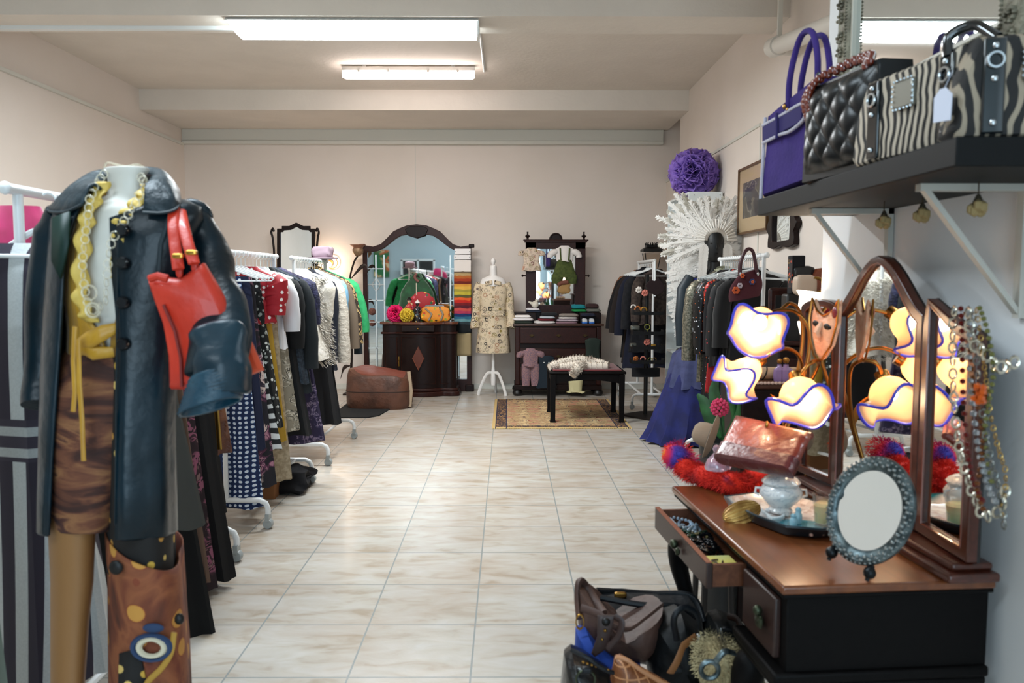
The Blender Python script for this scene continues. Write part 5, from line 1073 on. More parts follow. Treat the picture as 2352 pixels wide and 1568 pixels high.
m = B(); m.tube([p+Vector((0, -.004, 0)) for p in crom([G(*b_)-Vector((mcx, YM0, 0)) for a, b_ in cl], 4)], .0035, 5); m.build('collar_stitching', M('dark_teal_thread', '0A2028', .6), t)
m = B(); m.add([G(122, 500, -.1), G(160, 486, -.118), G(158, 560, -.128), G(140, 640, -.13), G(120, 600, -.115)], [(0, 1, 2, 3, 4)]); m.v = [v-Vector((mcx, YM0, 0)) for v in m.v]; m.build('lapel', M('green_teal_leather', '0A2A24', .5, spec=.3), t, solid=.006)
for py in (528, 604, 695, 790): 
    p = G(284, py, -.14)-Vector((mcx, YM0, 0)); m = B(); m.lathe([(0, -.012), (.012, -.012), (.0155, -.006), (.0155, 0), (0, .002)], 16, p, 'y'); m.build('button', M('black_horn_button', '0B0E12', .25, coat=.5), t)
m = B(); m.tube([G(272, 505, -.125)-Vector((mcx, YM0, 0)), G(268, 700, -.137)-Vector((mcx, YM0, 0)), G(266, 1000, -.147)-Vector((mcx, YM0, 0)), G(264, 1205, -.157)-Vector((mcx, YM0, 0))], .002, 4); m.build('placket_stitching', M('dark_teal_thread'), t)
m = B(); m.tube([G(388, 500, -.118)-Vector((mcx, YM0, 0)), G(368, 560, -.13)-Vector((mcx, YM0, 0)), G(362, 640, -.134)-Vector((mcx, YM0, 0))], .005, 6, .5); m.build('yoke_seam', M('dark_teal_thread'), t)
# sleeve, elbow bent, cuff turned back
def lp(px, py, dy): return G(px, py, dy)-Vector((mcx, YM0, 0))
pth = [lp(430, 492, 0), lp(452, 520, -.01), lp(476, 590, -.03), lp(498, 670, -.08), lp(508, 745, -.15), lp(504, 800, -.2), lp(497, 862, -.23)]
sp = crom(pth, 5); rr = []
for i in range(len(sp)):
    u = i/(len(sp)-1); rr.append((.036+.03*min(1, u*2.2)-.006*u)*(1+.03*noise.noise(Vector((i*.4, 2, 0)))))
def crumple(mb, k0, amt, sc, seed=0):
    mb.v = mb.v[:k0]+[v+Vector((1, 1, .4))*amt*noise.noise(v*sc+Vector((seed, 0, 0))) for v in mb.v[k0:]]
m = B(); m.tube(sp, rr, 28, .82, up=(1, 0, 0)); crumple(m, 0, .018, 9); m.build('sleeve', teal, t, sub=1)
m = B(); m.tube(crom([lp(511, 765, -.18), lp(505, 815, -.22), lp(499, 865, -.24), lp(492, 900, -.245)], 4), [.064+.003*math.sin(i*1.3) for i in range(13)], 28, .85, up=(1, 0, 0)); crumple(m, 0, .02, 11, 4); m.build('forearm_fold', teal2, t, sub=1)
cd_ = (lp(484, 926, -.25)-lp(502, 855, -.235)); 
c0 = lp(502, 855, -.235); m = B(); ax = cd_.normalized(); ux = Vector((1, 0, .33)).normalized(); vx = ax.cross(ux).normalized(); rs = []
for i in range(19):
    u = i/18; r = .060+.006*u+.0034*(i % 2); rs.append([c0+cd_*u*1.12+ux*(r*math.cos(a))+vx*(r*.8*math.sin(a)) for a in [2*math.pi*k/28 for k in range(28)]])
m.rings(rs, True, False); m.build('ribbed_cuff', M('teal_ribbed', '10384A', .38, pat=p_mix('184A5C', 8), bump=('noise', 20, .3)), t, solid=.006, ang=80)  # cuff teal lightened to carry the light falling on it
m = B(); m.tube([lp(418, 470, .0), lp(445, 478, 0), lp(466, 492, 0), lp(478, 520, 0)], [.02, .028, .03, .02], 12, .6); m.build('shoulder_yoke', teal, t, sub=1)
m = B(); m.tube(crom([lp(140, 490, 0), lp(118, 560, .03), lp(104, 700, .06), lp(98, 860, .07), lp(92, 930, .04)], 4), [.035+.01*(i > 2)+.002*math.sin(i) for i in range(17)], 20, .9, up=(1, 0, 0)); m.build('sleeve', teal, t)
# --- yellow blouse
yel = M('mustard_satin', 'C0901E', .4, pat=p_mix('A87814', 6), bump=('fold', 22, .6), sheen=.2); yel2 = M('pale_yellow_ruffle', 'D9B95A', .6, bump=('fold', 40, .5))
t = thing('yellow_blouse', 'mustard yellow ruffled blouse open over the white mannequin chest', 'blouse', (mcx, YM0, 0))
yrows = [(430, 215, 350, 243, 340, .07), (455, 175, 385, 225, 322, .08), (490, 160, 392, 205, 300, .095), (560, 150, 392, 196, 272, .112), (640, 146, 385, 190, 270, .118), (700, 148, 378, 196, 268, .112), (745, 152, 370, 222, 262, .1), (760, 153, 370, 240, 258, .098), (800, 152, 370, 248, 256, .1), (812, 152, 370, 248, 256, .1)]
B().rings(coat_rings(yrows, 36), False, False).build('blouse_body', yel, t, solid=.004, ang=80)
for side, pts_ in (('l', [(243, 418, -.066), (222, 455, -.088), (203, 500, -.104), (194, 560, -.118), (189, 640, -.124), (193, 700, -.12), (215, 742, -.11)]), ('r', [(338, 425, -.06), (322, 452, -.078), (298, 482, -.1), (276, 510, -.116), (270, 560, -.12), (267, 640, -.124)])):
    p = crom([lp(*q_) for q_ in pts_], 8); m = B()
    m.grid(lambda u, v: p[min(len(p)-1, round(u*(len(p)-1)))]+Vector((.034*(v-.6)*(1 if side == 'l' else -1)+.003*math.sin(u*38), -.007*math.sin(u*42+v*2)*(.3+abs(v-.5)*2), .003*math.sin(u*34))), len(p)-1, 4); m.build('ruffle', yel2, t, solid=.003)
m = B(); m.tube([lp(180, 790, -.12), lp(205, 780, -.13), lp(240, 762, -.13), lp(268, 752, -.12)], [.012, .02, .018, .012], 10, .5); m.tube([lp(182, 792, -.122), lp(215, 812, -.125), lp(262, 808, -.115)], [.014, .016, .012], 10, .45); m.build('waist_tie', yel, t)
for i, pp in enumerate(([(172, 750), (168, 830), (172, 900), (168, 945)], [(180, 780), (182, 880), (188, 960), (192, 1058)])):
    B().tube([lp(a, b_, -.165-.004*i) for a, b_ in pp], .0058, 8, .5).build('hanging_tie', yel, t)
# --- ring necklace
t = thing('ring_necklace', 'long clear plastic ring chain necklace over the yellow blouse', 'necklace', (mcx, YM0, 0))
clear = M('clear_acrylic', 'E8E0C8', .08, spec=.8, alpha=.4)
pth = crom([lp(320, 400, -.03), lp(332, 425, -.08), lp(318, 455, -.1), lp(290, 500, -.13), lp(255, 560, -.14), lp(245, 640, -.145), lp(243, 690, -.14), lp(215, 712, -.14), lp(196, 670, -.14), lp(190, 600, -.138), lp(198, 530, -.13), lp(205, 470, -.115), lp(215, 435, -.09), lp(240, 400, -.03)], 7)
m = B(); L = 0
for i in range(1, len(pth)):
    L += (pth[i]-pth[i-1]).length
    if L > .0165: L = 0; m.torus(pth[i]+Vector((0, -.003*(i % 2), 0)), .0095, .0017, 'y' if i % 3 else 'x', 14, 5)
m.torus(lp(205, 672, -.14), .017, .0025, 'y', 18, 5); m.torus(lp(213, 712, -.142), .016, .0035, 'y', 18, 5)
m.build('ring_chain', clear, t)
m = B(); m.tube(crom([lp(238, 392, .03), lp(245, 374, .0), lp(268, 378, -.03), lp(290, 382, -.04), lp(318, 378, -.03), lp(342, 392, .02)]), .0025, 5); m.build('neck_wire', clear, t)
# --- printed skirt
def painted(t, c):
    base = t.ramp(t.noise(6, 5, t.map((1, 1, .7)), 1.5), [(0, '2A1712'), (.36, '4E281A'), (.46, '6E3822'), (.54, '8A5030'), (.62, '6A301E'), (.75, '3A201A')])
    sp_ = t.ramp(t.vor(11, rnd=.9, vec=t.map((1, 1, 1.2))), [(0, 'C08A3E'), (.27, 'B87A34'), (.3, '7A3A22'), (.36, '000000')], 'CONSTANT')
    k = t.ramp(t.vor(11, rnd=.9, vec=t.map((1, 1, 1.2))), [(0, 'FFFFFF'), (.33, '000000')], 'CONSTANT')
    k2 = t.ramp(t.noise(3.2, 1), [(.38, '000000'), (.42, 'FFFFFF')])
    return t.mix(t.math('MULTIPLY', k, k2), base, sp_)
paint1 = M('brown_painted_print', '5E3220', .8, pat=lambda t, c: t.ramp(t.noise(7, 5, t.map((.8, 1, 2.6)), 1.2), [(.3, '1E1012'), (.43, '3E2018'), (.52, '6A3E2A'), (.6, '8A5E3C'), (.66, '4E2A20'), (.78, '20141A')]))
paint2 = M('ochre_rust_print', '8A4A2C', .8, pat=painted)
goldot = M('black_gold_dots', '0E0B0A', .8, pat=p_spots(['C8A03E', 'B8863A', 'D8B868'], 26, .26))
t = thing('printed_skirt', 'brown and ochre painted-print wrap skirt with one long panel, beneath the coat', 'skirt', (mcx, YM0, 0))
B().rings(mring([(800, 258, 108, .09), (830, 250, 122, .1), (900, 215, 118, .11), (1000, 205, 110, .115), (1100, 195, 94, .11), (1205, 185, 76, .105), (1212, 185, 74, .1)], 0, .85)).build('short_panel', paint1, t)
B().rings(mring([(815, 300, 62, .12), (1000, 300, 66, .13), (1215, 320, 76, .135), (1310, 322, 78, .135)], 0, .8)).build('dotted_lining', goldot, t)
m = B(); rs = mring([(1255, 327, 84, .15), (1318, 332, 84, .145), (1400, 336, 87, .135), (1500, 340, 90, .14), (1700, 345, 94, .14)], 0, .75, 40); xm_ = sum(p[0] for p in rs[0])/len(rs[0]); rs[0] = [(x, y, z-(x-xm_)*.38) for x, y, z in rs[0]]; m.rings(rs, True, False).build('long_panel', paint2, t, solid=.004)
m = B(); m.add([lp(274, 1500, -.139), lp(320, 1488, -.144), (lp(335, 1560, -.146)), lp(330, 1640, -.146), lp(270, 1640, -.139)], [(0, 1, 2, 3, 4)]); m.build('dotted_insert', goldot, t, solid=.004)
m = B(); m.torus(lp(348, 1487, -.152), .026, .007, 'y', 20, 6, 1.15, .8); m.build('white_ring_motif', M('cream_paint', 'C8C0A8', .8), t)
m = B(); m.torus(lp(348, 1487, -.148), .038, .007, 'y', 20, 6, 1.15, .8); m.ball(lp(352, 1442, -.15), (.026, .006, .012), 10); m.build('blue_motif', M('blue_paint', '22385A', .8), t)
m = B(); m.ball(lp(266, 1303, -.145), (.017, .006, .018), 12); m.build('black_dot_motif', blackm, t); m = B(); m.ball(lp(412, 1421, -.13), (.012, .01, .014), 10); m.build('black_dot_motif', blackm, t)
m = B(); m.tube(crom([lp(400, 1452, -.142), lp(392, 1500, -.148), lp(370, 1535, -.152), lp(340, 1565, -.156), lp(325, 1600, -.156)]), .007, 6, .5); m.build('gold_stripe_motif', M('gold_paint', 'A8802E', .7), t)
# --- red tote
t = thing('red_tote_bag', 'bright red orange leather tote bag hung over the coat shoulder', 'handbag', (mcx, YM0, 0))
redl = M('red_leather', 'D4351C', .45, pat=p_mix('BC2C18', 5), bump=('noise', 14, .35), coat=.1); orl = M('orange_leather', 'E0562E', .45, pat=p_mix('D04A26', 5), bump=('noise', 14, .35))
dyb = -.165
m = B(); puff(m, [lp(*p, dyb) for p in ((345, 642), (362, 634), (415, 640), (470, 604), (505, 665), (540, 735), (560, 850), (520, 880), (440, 893), (396, 893), (392, 820), (378, 740))], (0, 1, 0), .05, sub=4, wob=.008); m.build('bag_body', redl, t)
m = B(); puff(m, [lp(*p, dyb+.04) for p in ((500, 700), (560, 745), (606, 850), (560, 868), (500, 872))], (0, 1, 0), .03, sub=3, wob=.006); m.build('side_gusset', orl, t)
m = B(); m.tube([lp(344, 640, dyb-.03), lp(362, 634, dyb-.033), lp(385, 640, dyb-.03)], .009, 8); m.build('top_edge', redl, t)
m = B(); m.tube([lp(376, 700, dyb-.028), lp(402, 760, dyb-.034), lp(415, 820, dyb-.034), lp(418, 888, dyb-.03)], .004, 6); m.build('seam', M('dark_red_thread', '7A1A14', .6), t)
for i, pp in enumerate(([(402, 470, -.07), (398, 510, -.13), (402, 560, -.17), (410, 618, -.205)], [(412, 470, -.05), (420, 510, -.12), (432, 560, -.17), (446, 605, -.2)])):
    m = B(); m.tube(crom([lp(416, 462, .05)]+[lp(*q_) for q_ in pp]), .0125, 10, .35, up=(1, 0, 0)); m.build('strap', redl, t)
for a, b_ in (((409, 588), .0), ((440, 580), .0)): m = B(); p = lp(a[0], a[1], -.205); m.rbox(p, (.024, .014, .012), 0); m.build('gold_buckle', M('bright_gold', 'D8A24A', .25, 1), t)
for a in ((412, 612), (447, 600)): m = B(); p = lp(*a, dyb-.01); m.rbox(p, (.014, .012, .05), 0); m.build('strap_tab', redl, t)
# ================================================================== DRESSING TABLE
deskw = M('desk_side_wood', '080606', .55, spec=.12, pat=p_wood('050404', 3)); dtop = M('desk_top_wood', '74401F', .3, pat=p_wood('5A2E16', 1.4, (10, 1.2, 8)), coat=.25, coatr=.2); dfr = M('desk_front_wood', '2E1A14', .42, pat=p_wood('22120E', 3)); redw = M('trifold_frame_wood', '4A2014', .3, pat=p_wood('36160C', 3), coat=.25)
ZT, D0, D1, X0, X1 = .77, 1.785, 2.63, .632, 1.13
TA = math.radians(4.5); TP = Vector((.62, 1.76, 0)); TM = Matrix.Translation(TP) @ Matrix.Rotation(TA, 4, 'Z') @ Matrix.Translation(-TP)
t = thing('dressing_table', 'dark wood dressing table with reddish top and one drawer pulled open', 'dressing table', (0, 0, 0)); t.matrix_local = TM
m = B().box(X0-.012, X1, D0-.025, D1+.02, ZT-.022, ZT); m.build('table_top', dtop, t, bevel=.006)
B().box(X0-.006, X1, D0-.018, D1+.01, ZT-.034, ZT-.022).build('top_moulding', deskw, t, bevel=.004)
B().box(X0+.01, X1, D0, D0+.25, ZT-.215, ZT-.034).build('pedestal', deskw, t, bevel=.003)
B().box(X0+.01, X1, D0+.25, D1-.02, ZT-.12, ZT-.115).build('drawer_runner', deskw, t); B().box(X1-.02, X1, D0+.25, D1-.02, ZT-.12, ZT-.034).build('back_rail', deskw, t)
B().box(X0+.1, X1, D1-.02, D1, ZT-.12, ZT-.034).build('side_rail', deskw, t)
for a, b_ in ((D0, D0+.25),):
    d = B().box(X0-.006, X0+.012, a+.03, b_-.02, ZT-.195, ZT-.05).build('drawer', dfr, t, bevel=.005)
    yk = (a+b_)/2-.03; m = B(); m.ball((X0-.02, yk, ZT-.105), (.012, .012, .014), 10); m.ball((X0-.02, yk-.02, ZT-.125), (.008, .01, .01), 8); m.ball((X0-.016, yk, ZT-.13), (.008, .022, .02), 8); m.build('handle', M('green_brass', '3A4030', .4, .8), d)
    B().box(X0-.02, X1+.002, a-.012, b_+.012, ZT-.24, ZT-.213).build('base_moulding', deskw, t, bevel=.007)
    B().box(X0-.012, X1+.0, a-.006, b_+.006, ZT-.262, ZT-.24).build('lower_moulding', deskw, t, bevel=.007)
def cab(x, y, sx_, sy_, zt):
    pts = [(x, y, zt), (x+sx_*.035, y+sy_*.02, zt-.06), (x+sx_*.045, y+sy_*.03, zt-.14), (x+sx_*.01, y+sy_*.01, zt-.3), (x-sx_*.01, y-sy_*.005, .12), (x+sx_*.02, y+sy_*.01, .03), (x+sx_*.04, y+sy_*.02, .0)]
    return B().tube(crom(pts, 4), [.032]*3+[.042, .043, .042, .04, .036, .032, .029, .026, .024, .022, .02, .018, .017, .016, .016, .017, .019, .022, .026, .03, .034, .034], 12)
for x, sx_ in ((X0+.05, -1), (X1-.05, .3)):
    for y, sy_, zt__ in ((D0+.05, -1, ZT-.25), (D0+.22, .1, ZT-.25), (D1-.05, 1, ZT-.11)):
        cab(x, y, sx_, sy_, zt__).build('leg', deskw, t)
# open shallow drawer
dx0, dy0, dy1, dz0, dz1 = .54, 2.045, 2.56, .655, .724
m = B().box(dx0, dx0+.018, dy0, dy1, dz0, dz1); dr = m.build('open_drawer_front', dfr, t, bevel=.003)
oakm = M('drawer_inside_wood', '6A3C22', .6, pat=p_wood('50280F', 3))
m = B().box(dx0+.018, X0+.3, dy0+.003, dy0+.015, dz0+.004, dz1-.006); m.box(dx0+.018, X0+.3, dy1-.015, dy1-.003, dz0+.004, dz1-.006); m.box(dx0+.018, X0+.3, dy0+.01, dy1-.01, dz0+.006, dz0+.012); m.build('drawer_box', oakm, dr)
B().box(dx0, dx0+.014, dy0, dy1, dz1, dz1+.002).build('drawer_top_edge', M('drawer_edge', '7A4630', .5), dr)
m = B(); m.ball((dx0-.012, 2.3, .69), (.012, .014, .014), 10); m.ball((dx0-.01, 2.27, .678), (.008, .012, .012), 8); m.ball((dx0-.008, 2.33, .682), (.008, .016, .012), 8); m.build('handle', M('green_brass'), dr)
# jewellery in the drawer
rnd = random.Random(21); zj0 = dz0+.018
def chain(mb, pts, r, ball=True, step=None):
    p = crom(pts, 6); L = 0; step = step or r*1.9
    for i in range(1, len(p)):
        seg = (p[i]-p[i-1]); n = max(1, int(seg.length/step))
        for k in range(n): mb.ball(p[i-1]+seg*(k/n), r, 6)
def jpile(label, mt, y0, y1, r, n, seed, name='bead_necklace', x0=dx0+.03, x1=X0+.02):
    rnd = random.Random(seed); t = MB()
    for q_ in range(n):
        pts = [(x0+(x1-x0)*rnd.random(), y0+(y1-y0)*rnd.random(), zj0+.03*rnd.random()) for _ in range(7)]; chain(t, pts, r)
    o = t.build(name, mt); o.matrix_local = TM; return tag(o, label, 'necklace')
jpile('pale crystal bead necklace piled at the far end of the open drawer', M('crystal_beads', 'B8C8D8', .12, .5), 2.44, 2.54, .0055, 2, 1); jpile('silver and pearl bead necklace in the middle of the open drawer', M('pearl_grey', '9AA8B0', .2, .6), 2.36, 2.48, .006, 2, 2)
jpile('black glass bead necklace nearest the envelope in the drawer', M('jet_beads', '08090C', .1), 2.2, 2.36, .007, 3, 3); jpile('dark green and bronze bead necklace in the open drawer', M('green_bronze_beads', '2A3A2A', .2, .6, pat=p_spots(['8A7A50', '1A4A3A', '0A0C0E'], 60, .4)), 2.24, 2.42, .005, 2, 5)
t = thing('yellow_card', 'yellow printed card lying at the near end of the open drawer', 'card', tuple(TM @ Vector((dx0+.062, 2.115, zj0+.018))), TA)
B().box(-.04, .045, -.052, .06, 0, .006).build('card', M('yellow_paper', 'C8B85A', .7, pat=p_mix('B8B878', 14)), t); m = B(); m.tube(crom([(-.03, -.03, .008), (-.01, -.005, .009), (-.02, .015, .009), (.0, .02, .009)]), .0022, 4); m.tube(crom([(-.02, -.035, .008), (0, -.01, .009), (.01, .01, .009)]), .0022, 4); m.build('ink_flourish', M('brown_ink', '3A2A18', .7), t)
# ================================================================== TRIFOLD MIRROR
t = thing('trifold_mirror', 'three-panel dressing mirror with arched reddish wood frame on the table', 'mirror', (0, 0, ZT)); t.matrix_local = Matrix.Translation((0, 0, ZT)) @ TM
B().box(1.0, 1.125, 1.74, 2.62, 0, .022).build('base', redw, t, bevel=.006); B().box(1.02, 1.12, 1.76, 2.6, .022, .04).build('base_moulding', redw, t, bevel=.006)
def mpanel(name, c, ang, hw_, z0, zs, zt, fw, shape, sgn=0):
    """panel in its own frame: u across, then turned about z by ang"""
    pv = bpy.data.objects.new(name, None); COL.objects.link(pv); pv.parent = t; pv.location = c; pv.rotation_euler = (0, 0, ang)
    n = 14; o, i_ = [(-hw_, z0), (-hw_, zs)], [(-hw_+fw, z0+fw), (-hw_+fw, zs-.0)]
    for k in range(1, n):
        u = -1+2*k/n; h = shape(u); o.append((u*hw_, zs+(zt-zs)*h)); i_.append((u*(hw_-fw), zs-fw*.8+(zt-zs)*h-.0))
    i_[1] = (-hw_+fw, zs-fw*.8+(zt-zs)*shape(-1)); o += [(hw_, zs+(zt-zs)*(shape(1) if sgn else 0)), (hw_, z0)]; i_ += [(hw_-fw, zs-fw*.8+(zt-zs)*shape(1)), (hw_-fw, z0+fw)]
    if sgn: o[1] = (-hw_, zs+(zt-zs)*shape(-1))
    B().band(o, i_, -.014, .014, 'yz').build('frame', redw, pv, bevel=.004)
    B().prism(i_, -.002, .004, 'yz').build('mirror_glass', mirrorm, pv); B().prism(o, .010, .017, 'yz').build('back_board', blackwood, pv)
    bv = [(u*(1-.02/hw_), z) for u, z in i_]; B().tube([(-.012, u, z) for u, z in i_+[i_[0]]], .0035, 5).build('bead_moulding', M('bead_moulding', '6A3018', .3, coat=.4), pv)
    return pv
og = lambda u: (lambda k: k*k*(3-2*k))(max(0, 1-abs(u)))**.75
sl = lambda u: .5+.5*math.sin(max(-1, min(1, u))*math.pi/2)   # rises with u
mpanel('centre_panel', (1.078, 2.21, 0), 0, .225, .045, .60, .755, .026, og)
mpanel('wing_panel', (1.07, 2.535, 0), math.radians(7), .105, .045, .60, .625, .024, lambda u: 1-abs(u)**3)
mpanel('wing_panel', (1.07, 1.868, 0), math.radians(-5), .12, .045, .56, .65, .028, lambda u: .45+.55*u if u > -.3 else .28*(1-((-.3-u)/.7)**2))
# ================================================================== TULIP LAMP
lb = W(1795, 1010, 2.52); lz = ZT
t = thing('tulip_lamp', 'lit brass lamp with ruffled blue-edged amber glass flower shades', 'lamp', (lb.x, 2.52, lz))
lamp_t = t
def shade_mat(n, c, st):
    return M(n, c, .35, emit=st, ecol='FFB45A')
sm = bpy.data.materials.new('amber_flower_glass'); sm.use_nodes = True; nt_ = NT(sm); bs = nt_.n['Principled BSDF']
bs.inputs['Base Color'].default_value = lin('F8DDB8'); bs.inputs['Roughness'].default_value = .25; bs.inputs['Emission Color'].default_value = lin('FFB872'); bs.inputs['Emission Strength'].default_value = .3
tr = nt_.mk('ShaderNodeBsdfTranslucent', None, Color=lin('FFE6C8')); ms = nt_.mk('ShaderNodeMixShader', None, Fac=.65); nt_.l.new(bs.outputs[0], ms.inputs[1]); nt_.l.new(tr.outputs[0], ms.inputs[2]); nt_.l.new(ms.outputs[0], nt_.n['Material Output'].inputs[0])
rimm = M('blue_glass_rim', '3A3CB0', .2, emit=.15, ecol='4A48D8'); bulbm = M('lamp_bulb_lit', 'FFF0D8', .4, emit=14, ecol=(1, .78, .52)); brs = M('lamp_brass', 'A8753A', .3, 1)
def shade(c, axis, R, L, seed, neck=.022, lobes=4, amp=.2, power=3.2):
    """flower shade: c = neck point, axis = direction the mouth faces"""
    c = Vector(c)-Vector(t.location); ax = Vector(axis).normalized(); u = ax.orthogonal().normalized(); v = ax.cross(u); n = 48
    prof = [(0, .7), (.06, 1.2), (.2, 2.0), (.4, 2.5), (.6, 2.7), (.78, 3.0), (.9, 3.6), (1, 4.3)]; rs = []; k0 = R/4.3
    for h, r in prof:
        q_ = max(0, (h-.45)/.55)**1.5; ring = []
        for j in range(n):
            a = 2*math.pi*j/n; rf = math.cos(lobes*a+seed); rr_ = r*k0*(1+amp*q_*rf+.03*q_*math.sin(7*a+seed)); hh_ = L*h+(-L*.22*rf*q_)
            ring.append(c+ax*hh_+u*(rr_*math.cos(a))+v*(rr_*math.sin(a)))
        rs.append(ring)
    s_ = B().rings(rs, True, False).build('shade', sm, t, solid=.002, ang=180); B().tube(rs[-1]+[rs[-1][0]], R*.05, 6, caps=False).build('blue_rim', rimm, s_)
    B().lathe([(0, 0), (neck, 0), (neck, .02), (neck*.6, .03), (0, .03)], 14).build('socket_cup', brs, t).matrix_local = Matrix.Translation(c-ax*.022) @ ax.to_track_quat('Z', 'Y').to_matrix().to_4x4()
    B().ball(c+ax*L*.42, (.021, .021, .025), 10).build('bulb', bulbm, t)
    light('POINT', 'tulip_bulb_light', tuple(Vector(t.location)+c+ax*L*.5), power, (1, .74, .48), radius=.022)
base = Vector(t.location)
def T(px, py, Y): return W(px, py, Y)
s1 = T(1752, 724, 2.52); s2 = T(1738, 832, 2.5); s3 = T(1830, 872, 2.44)
shade(s1, (-.42, -.8, -.5), .088, .1, .6, lobes=4, amp=.09, power=5.0)
shade(s2, (-.8, -.45, -.55), .074, .11, 1.9, amp=.12, power=3.8)
shade(s3, (.0, -.62, -.78), .1, .105, 3.3, amp=.11, power=5.0)
def stem(pts): B().tube(crom([Vector(p)-base for p in pts], 8), .0062, 10).build('stem', brs, t)
foot = Vector((lb.x, 2.52, ZT+.05)); low = T(1808, 960, 2.58)
stem([foot, low, T(1850, 850, 2.56), T(1858, 760, 2.56), T(1830, 718, 2.56), T(1795, 712, 2.54), s1])
stem([foot, low, T(1840, 870, 2.58), T(1836, 820, 2.54), T(1805, 800, 2.5), T(1765, 815, 2.48), s2])
stem([foot, T(1815, 960, 2.56), T(1870, 860, 2.5), T(1880, 830, 2.46), T(1860, 835, 2.43), s3])
stem([foot, low, T(1842, 800, 2.62), T(1838, 720, 2.62), T(1815, 697, 2.6), T(1790, 715, 2.58)])
B().lathe([(0, 0), (.075, 0), (.078, .008), (.05, .02), (.02, .035), (.014, .06), (0, .06)], 28).build('base', brs, t)
for a_, b_ in (((1800, 980), (1770, 905)), ((1815, 940), (1850, 880))):
    p0, p1 = T(*a_, 2.57)-base, T(*b_, 2.55)-base; B().tube(bez(p0, p0.lerp(p1, .3)+Vector((.02, 0, .02)), p0.lerp(p1, .7)+Vector((.02, 0, 0)), p1, 8), [.002, .008, .013, .016, .016, .013, .009, .005, .001], 8, .2).build('leaf', brs, t)
# small frosted lamp behind
q = T(1858, 1000, 2.9)
t = thing('frosted_lamp', 'bright white frosted two-cup lamp between bottle chest and trifold mirror', 'lamp', (T(1860, 800, 3.05).x, 3.05, 0))
fl = M('frosted_glass_lit', 'FFFFFF', .4, emit=2.6, ecol=(1, .86, .68)); b0 = Vector(t.location)
def ff(px, py): return T(px, py, 3.05)-b0
B().tube([ff(1852, 727), ff(1853, 718), ff(1858, 700), ff(1861, 682), ff(1863, 670)], [.018, .034, .036, .038, .052], 16, caps=False).build('shade', fl, t, solid=.003); B().tube([ff(1856, 738), ff(1856, 770)], [.038, .026], 16, caps=False).build('shade', fl, t, solid=.003)
B().lathe([(0, 0), (.02, 0), (.016, .012), (0, .014)], 12, ff(1854, 730)).build('cup', brs, t); B().tube([(0, 0, .0), ff(1858, 900), ff(1856, 730)], .007, 8).build('stem', brs, t); B().lathe([(0, 0), (.09, 0), (.09, .015), (.02, .03), (0, .03)], 20).build('base', brs, t)
light('POINT', 'frosted_lamp_light', tuple(T(1858, 690, 3.05)), 3, (1, .78, .55), radius=.03)
# ================================================================== THINGS ON THE TABLE
def onT(px, py): return WZ(px, py, ZT)
# leather clutch leaning back
q0, q1, q2, q3 = T(1643, 1052, 2.40), T(1822, 1088, 2.16), T(1862, 998, 2.27), T(1692, 958, 2.52)
q0.z = max(q0.z, ZT+.02); q1.z = max(q1.z, ZT+.02)
t = thing('leather_clutch', 'large reddish brown leather clutch propped up on the dressing table', 'clutch', (0, 0, 0))
cl_ = M('cognac_leather', '7A2E22', .32, pat=p_mix('8A3A2A', 8), bump=('noise', 26, .3), coat=.2); nrm = (q1-q0).cross(q3-q0).normalized()
m = B(); puff(m, [q0, q1, q2, q3], nrm, .035, sub=6, wob=.003); m.build('clutch_body', cl_, t)
m = B(); puff(m, [q0.lerp(q3, -.02), q1.lerp(q2, -.02), q1.lerp(q2, .32), q0.lerp(q3, .32)], nrm, .05, sub=4); m.build('front_pocket', M('dark_cognac', '5A2024', .35, bump=('noise', 26, .3), coat=.2), t)
m = B(); m.tube([q3+nrm*-.005, q2+nrm*-.005], .010, 8); m.build('top_roll', cl_, t)
mm_ = q3.lerp(q2, .5).lerp(q0.lerp(q1, .5), .12); B().ball(mm_+nrm*-.02 if nrm.y > 0 else mm_+nrm*.02, (.006, .006, .014), 8).build('clasp', brs, t)
# red fur scarf
rf = M('red_fur', 'B81410', .9, pat=lambda t, c: t.ramp(t.noise(9, 5, None, .8), [(.3, '5A0808'), (.45, 'B81208'), (.6, 'E0301A'), (.78, '6A0E3A')]), bump=('noise', 80, 1)); 
t = thing('fur_scarf', 'fluffy red fur scarf with rainbow end on the dressing table far corner', 'scarf', (0, 0, 0))
a_ = [onT(1745, 1105), onT(1700, 1118), onT(1655, 1112), onT(1600, 1098), onT(1565, 1080)]
def fluff(mb, path, r, n, seed, L=.02, wd=.0016):
    rnd = random.Random(seed); P = crom(path, 8)
    for _ in range(n):
        c = P[rnd.randrange(len(P))]+Vector((rnd.random()-.5, rnd.random()-.5, rnd.random()-.5))*r*.4; d = Vector((rnd.gauss(0, 1), rnd.gauss(0, 1), rnd.gauss(.2, 1))).normalized(); p = c+d*r*.85; s_ = d.orthogonal().normalized()*wd
        e = p+d*L*(.5+rnd.random())+Vector((rnd.random()-.5, rnd.random()-.5, -.6*rnd.random()))*L; mb.add([p-s_, p+s_, e], [(0, 1, 2)])
a_ = [onT(px, py+24) for px, py in ((1745, 1100), (1700, 1112), (1655, 1104), (1600, 1086), (1572, 1072))]; P_ = [p+Vector((0, 0, .034)) for p in a_]; m = B(); m.tube(crom(P_, 6), [.028+.007*math.sin(i*.9) for i in range(25)], 14); fluff(m, P_, .034, 9000, 2, .013, .0016); m.build('fur_body', rf, t)
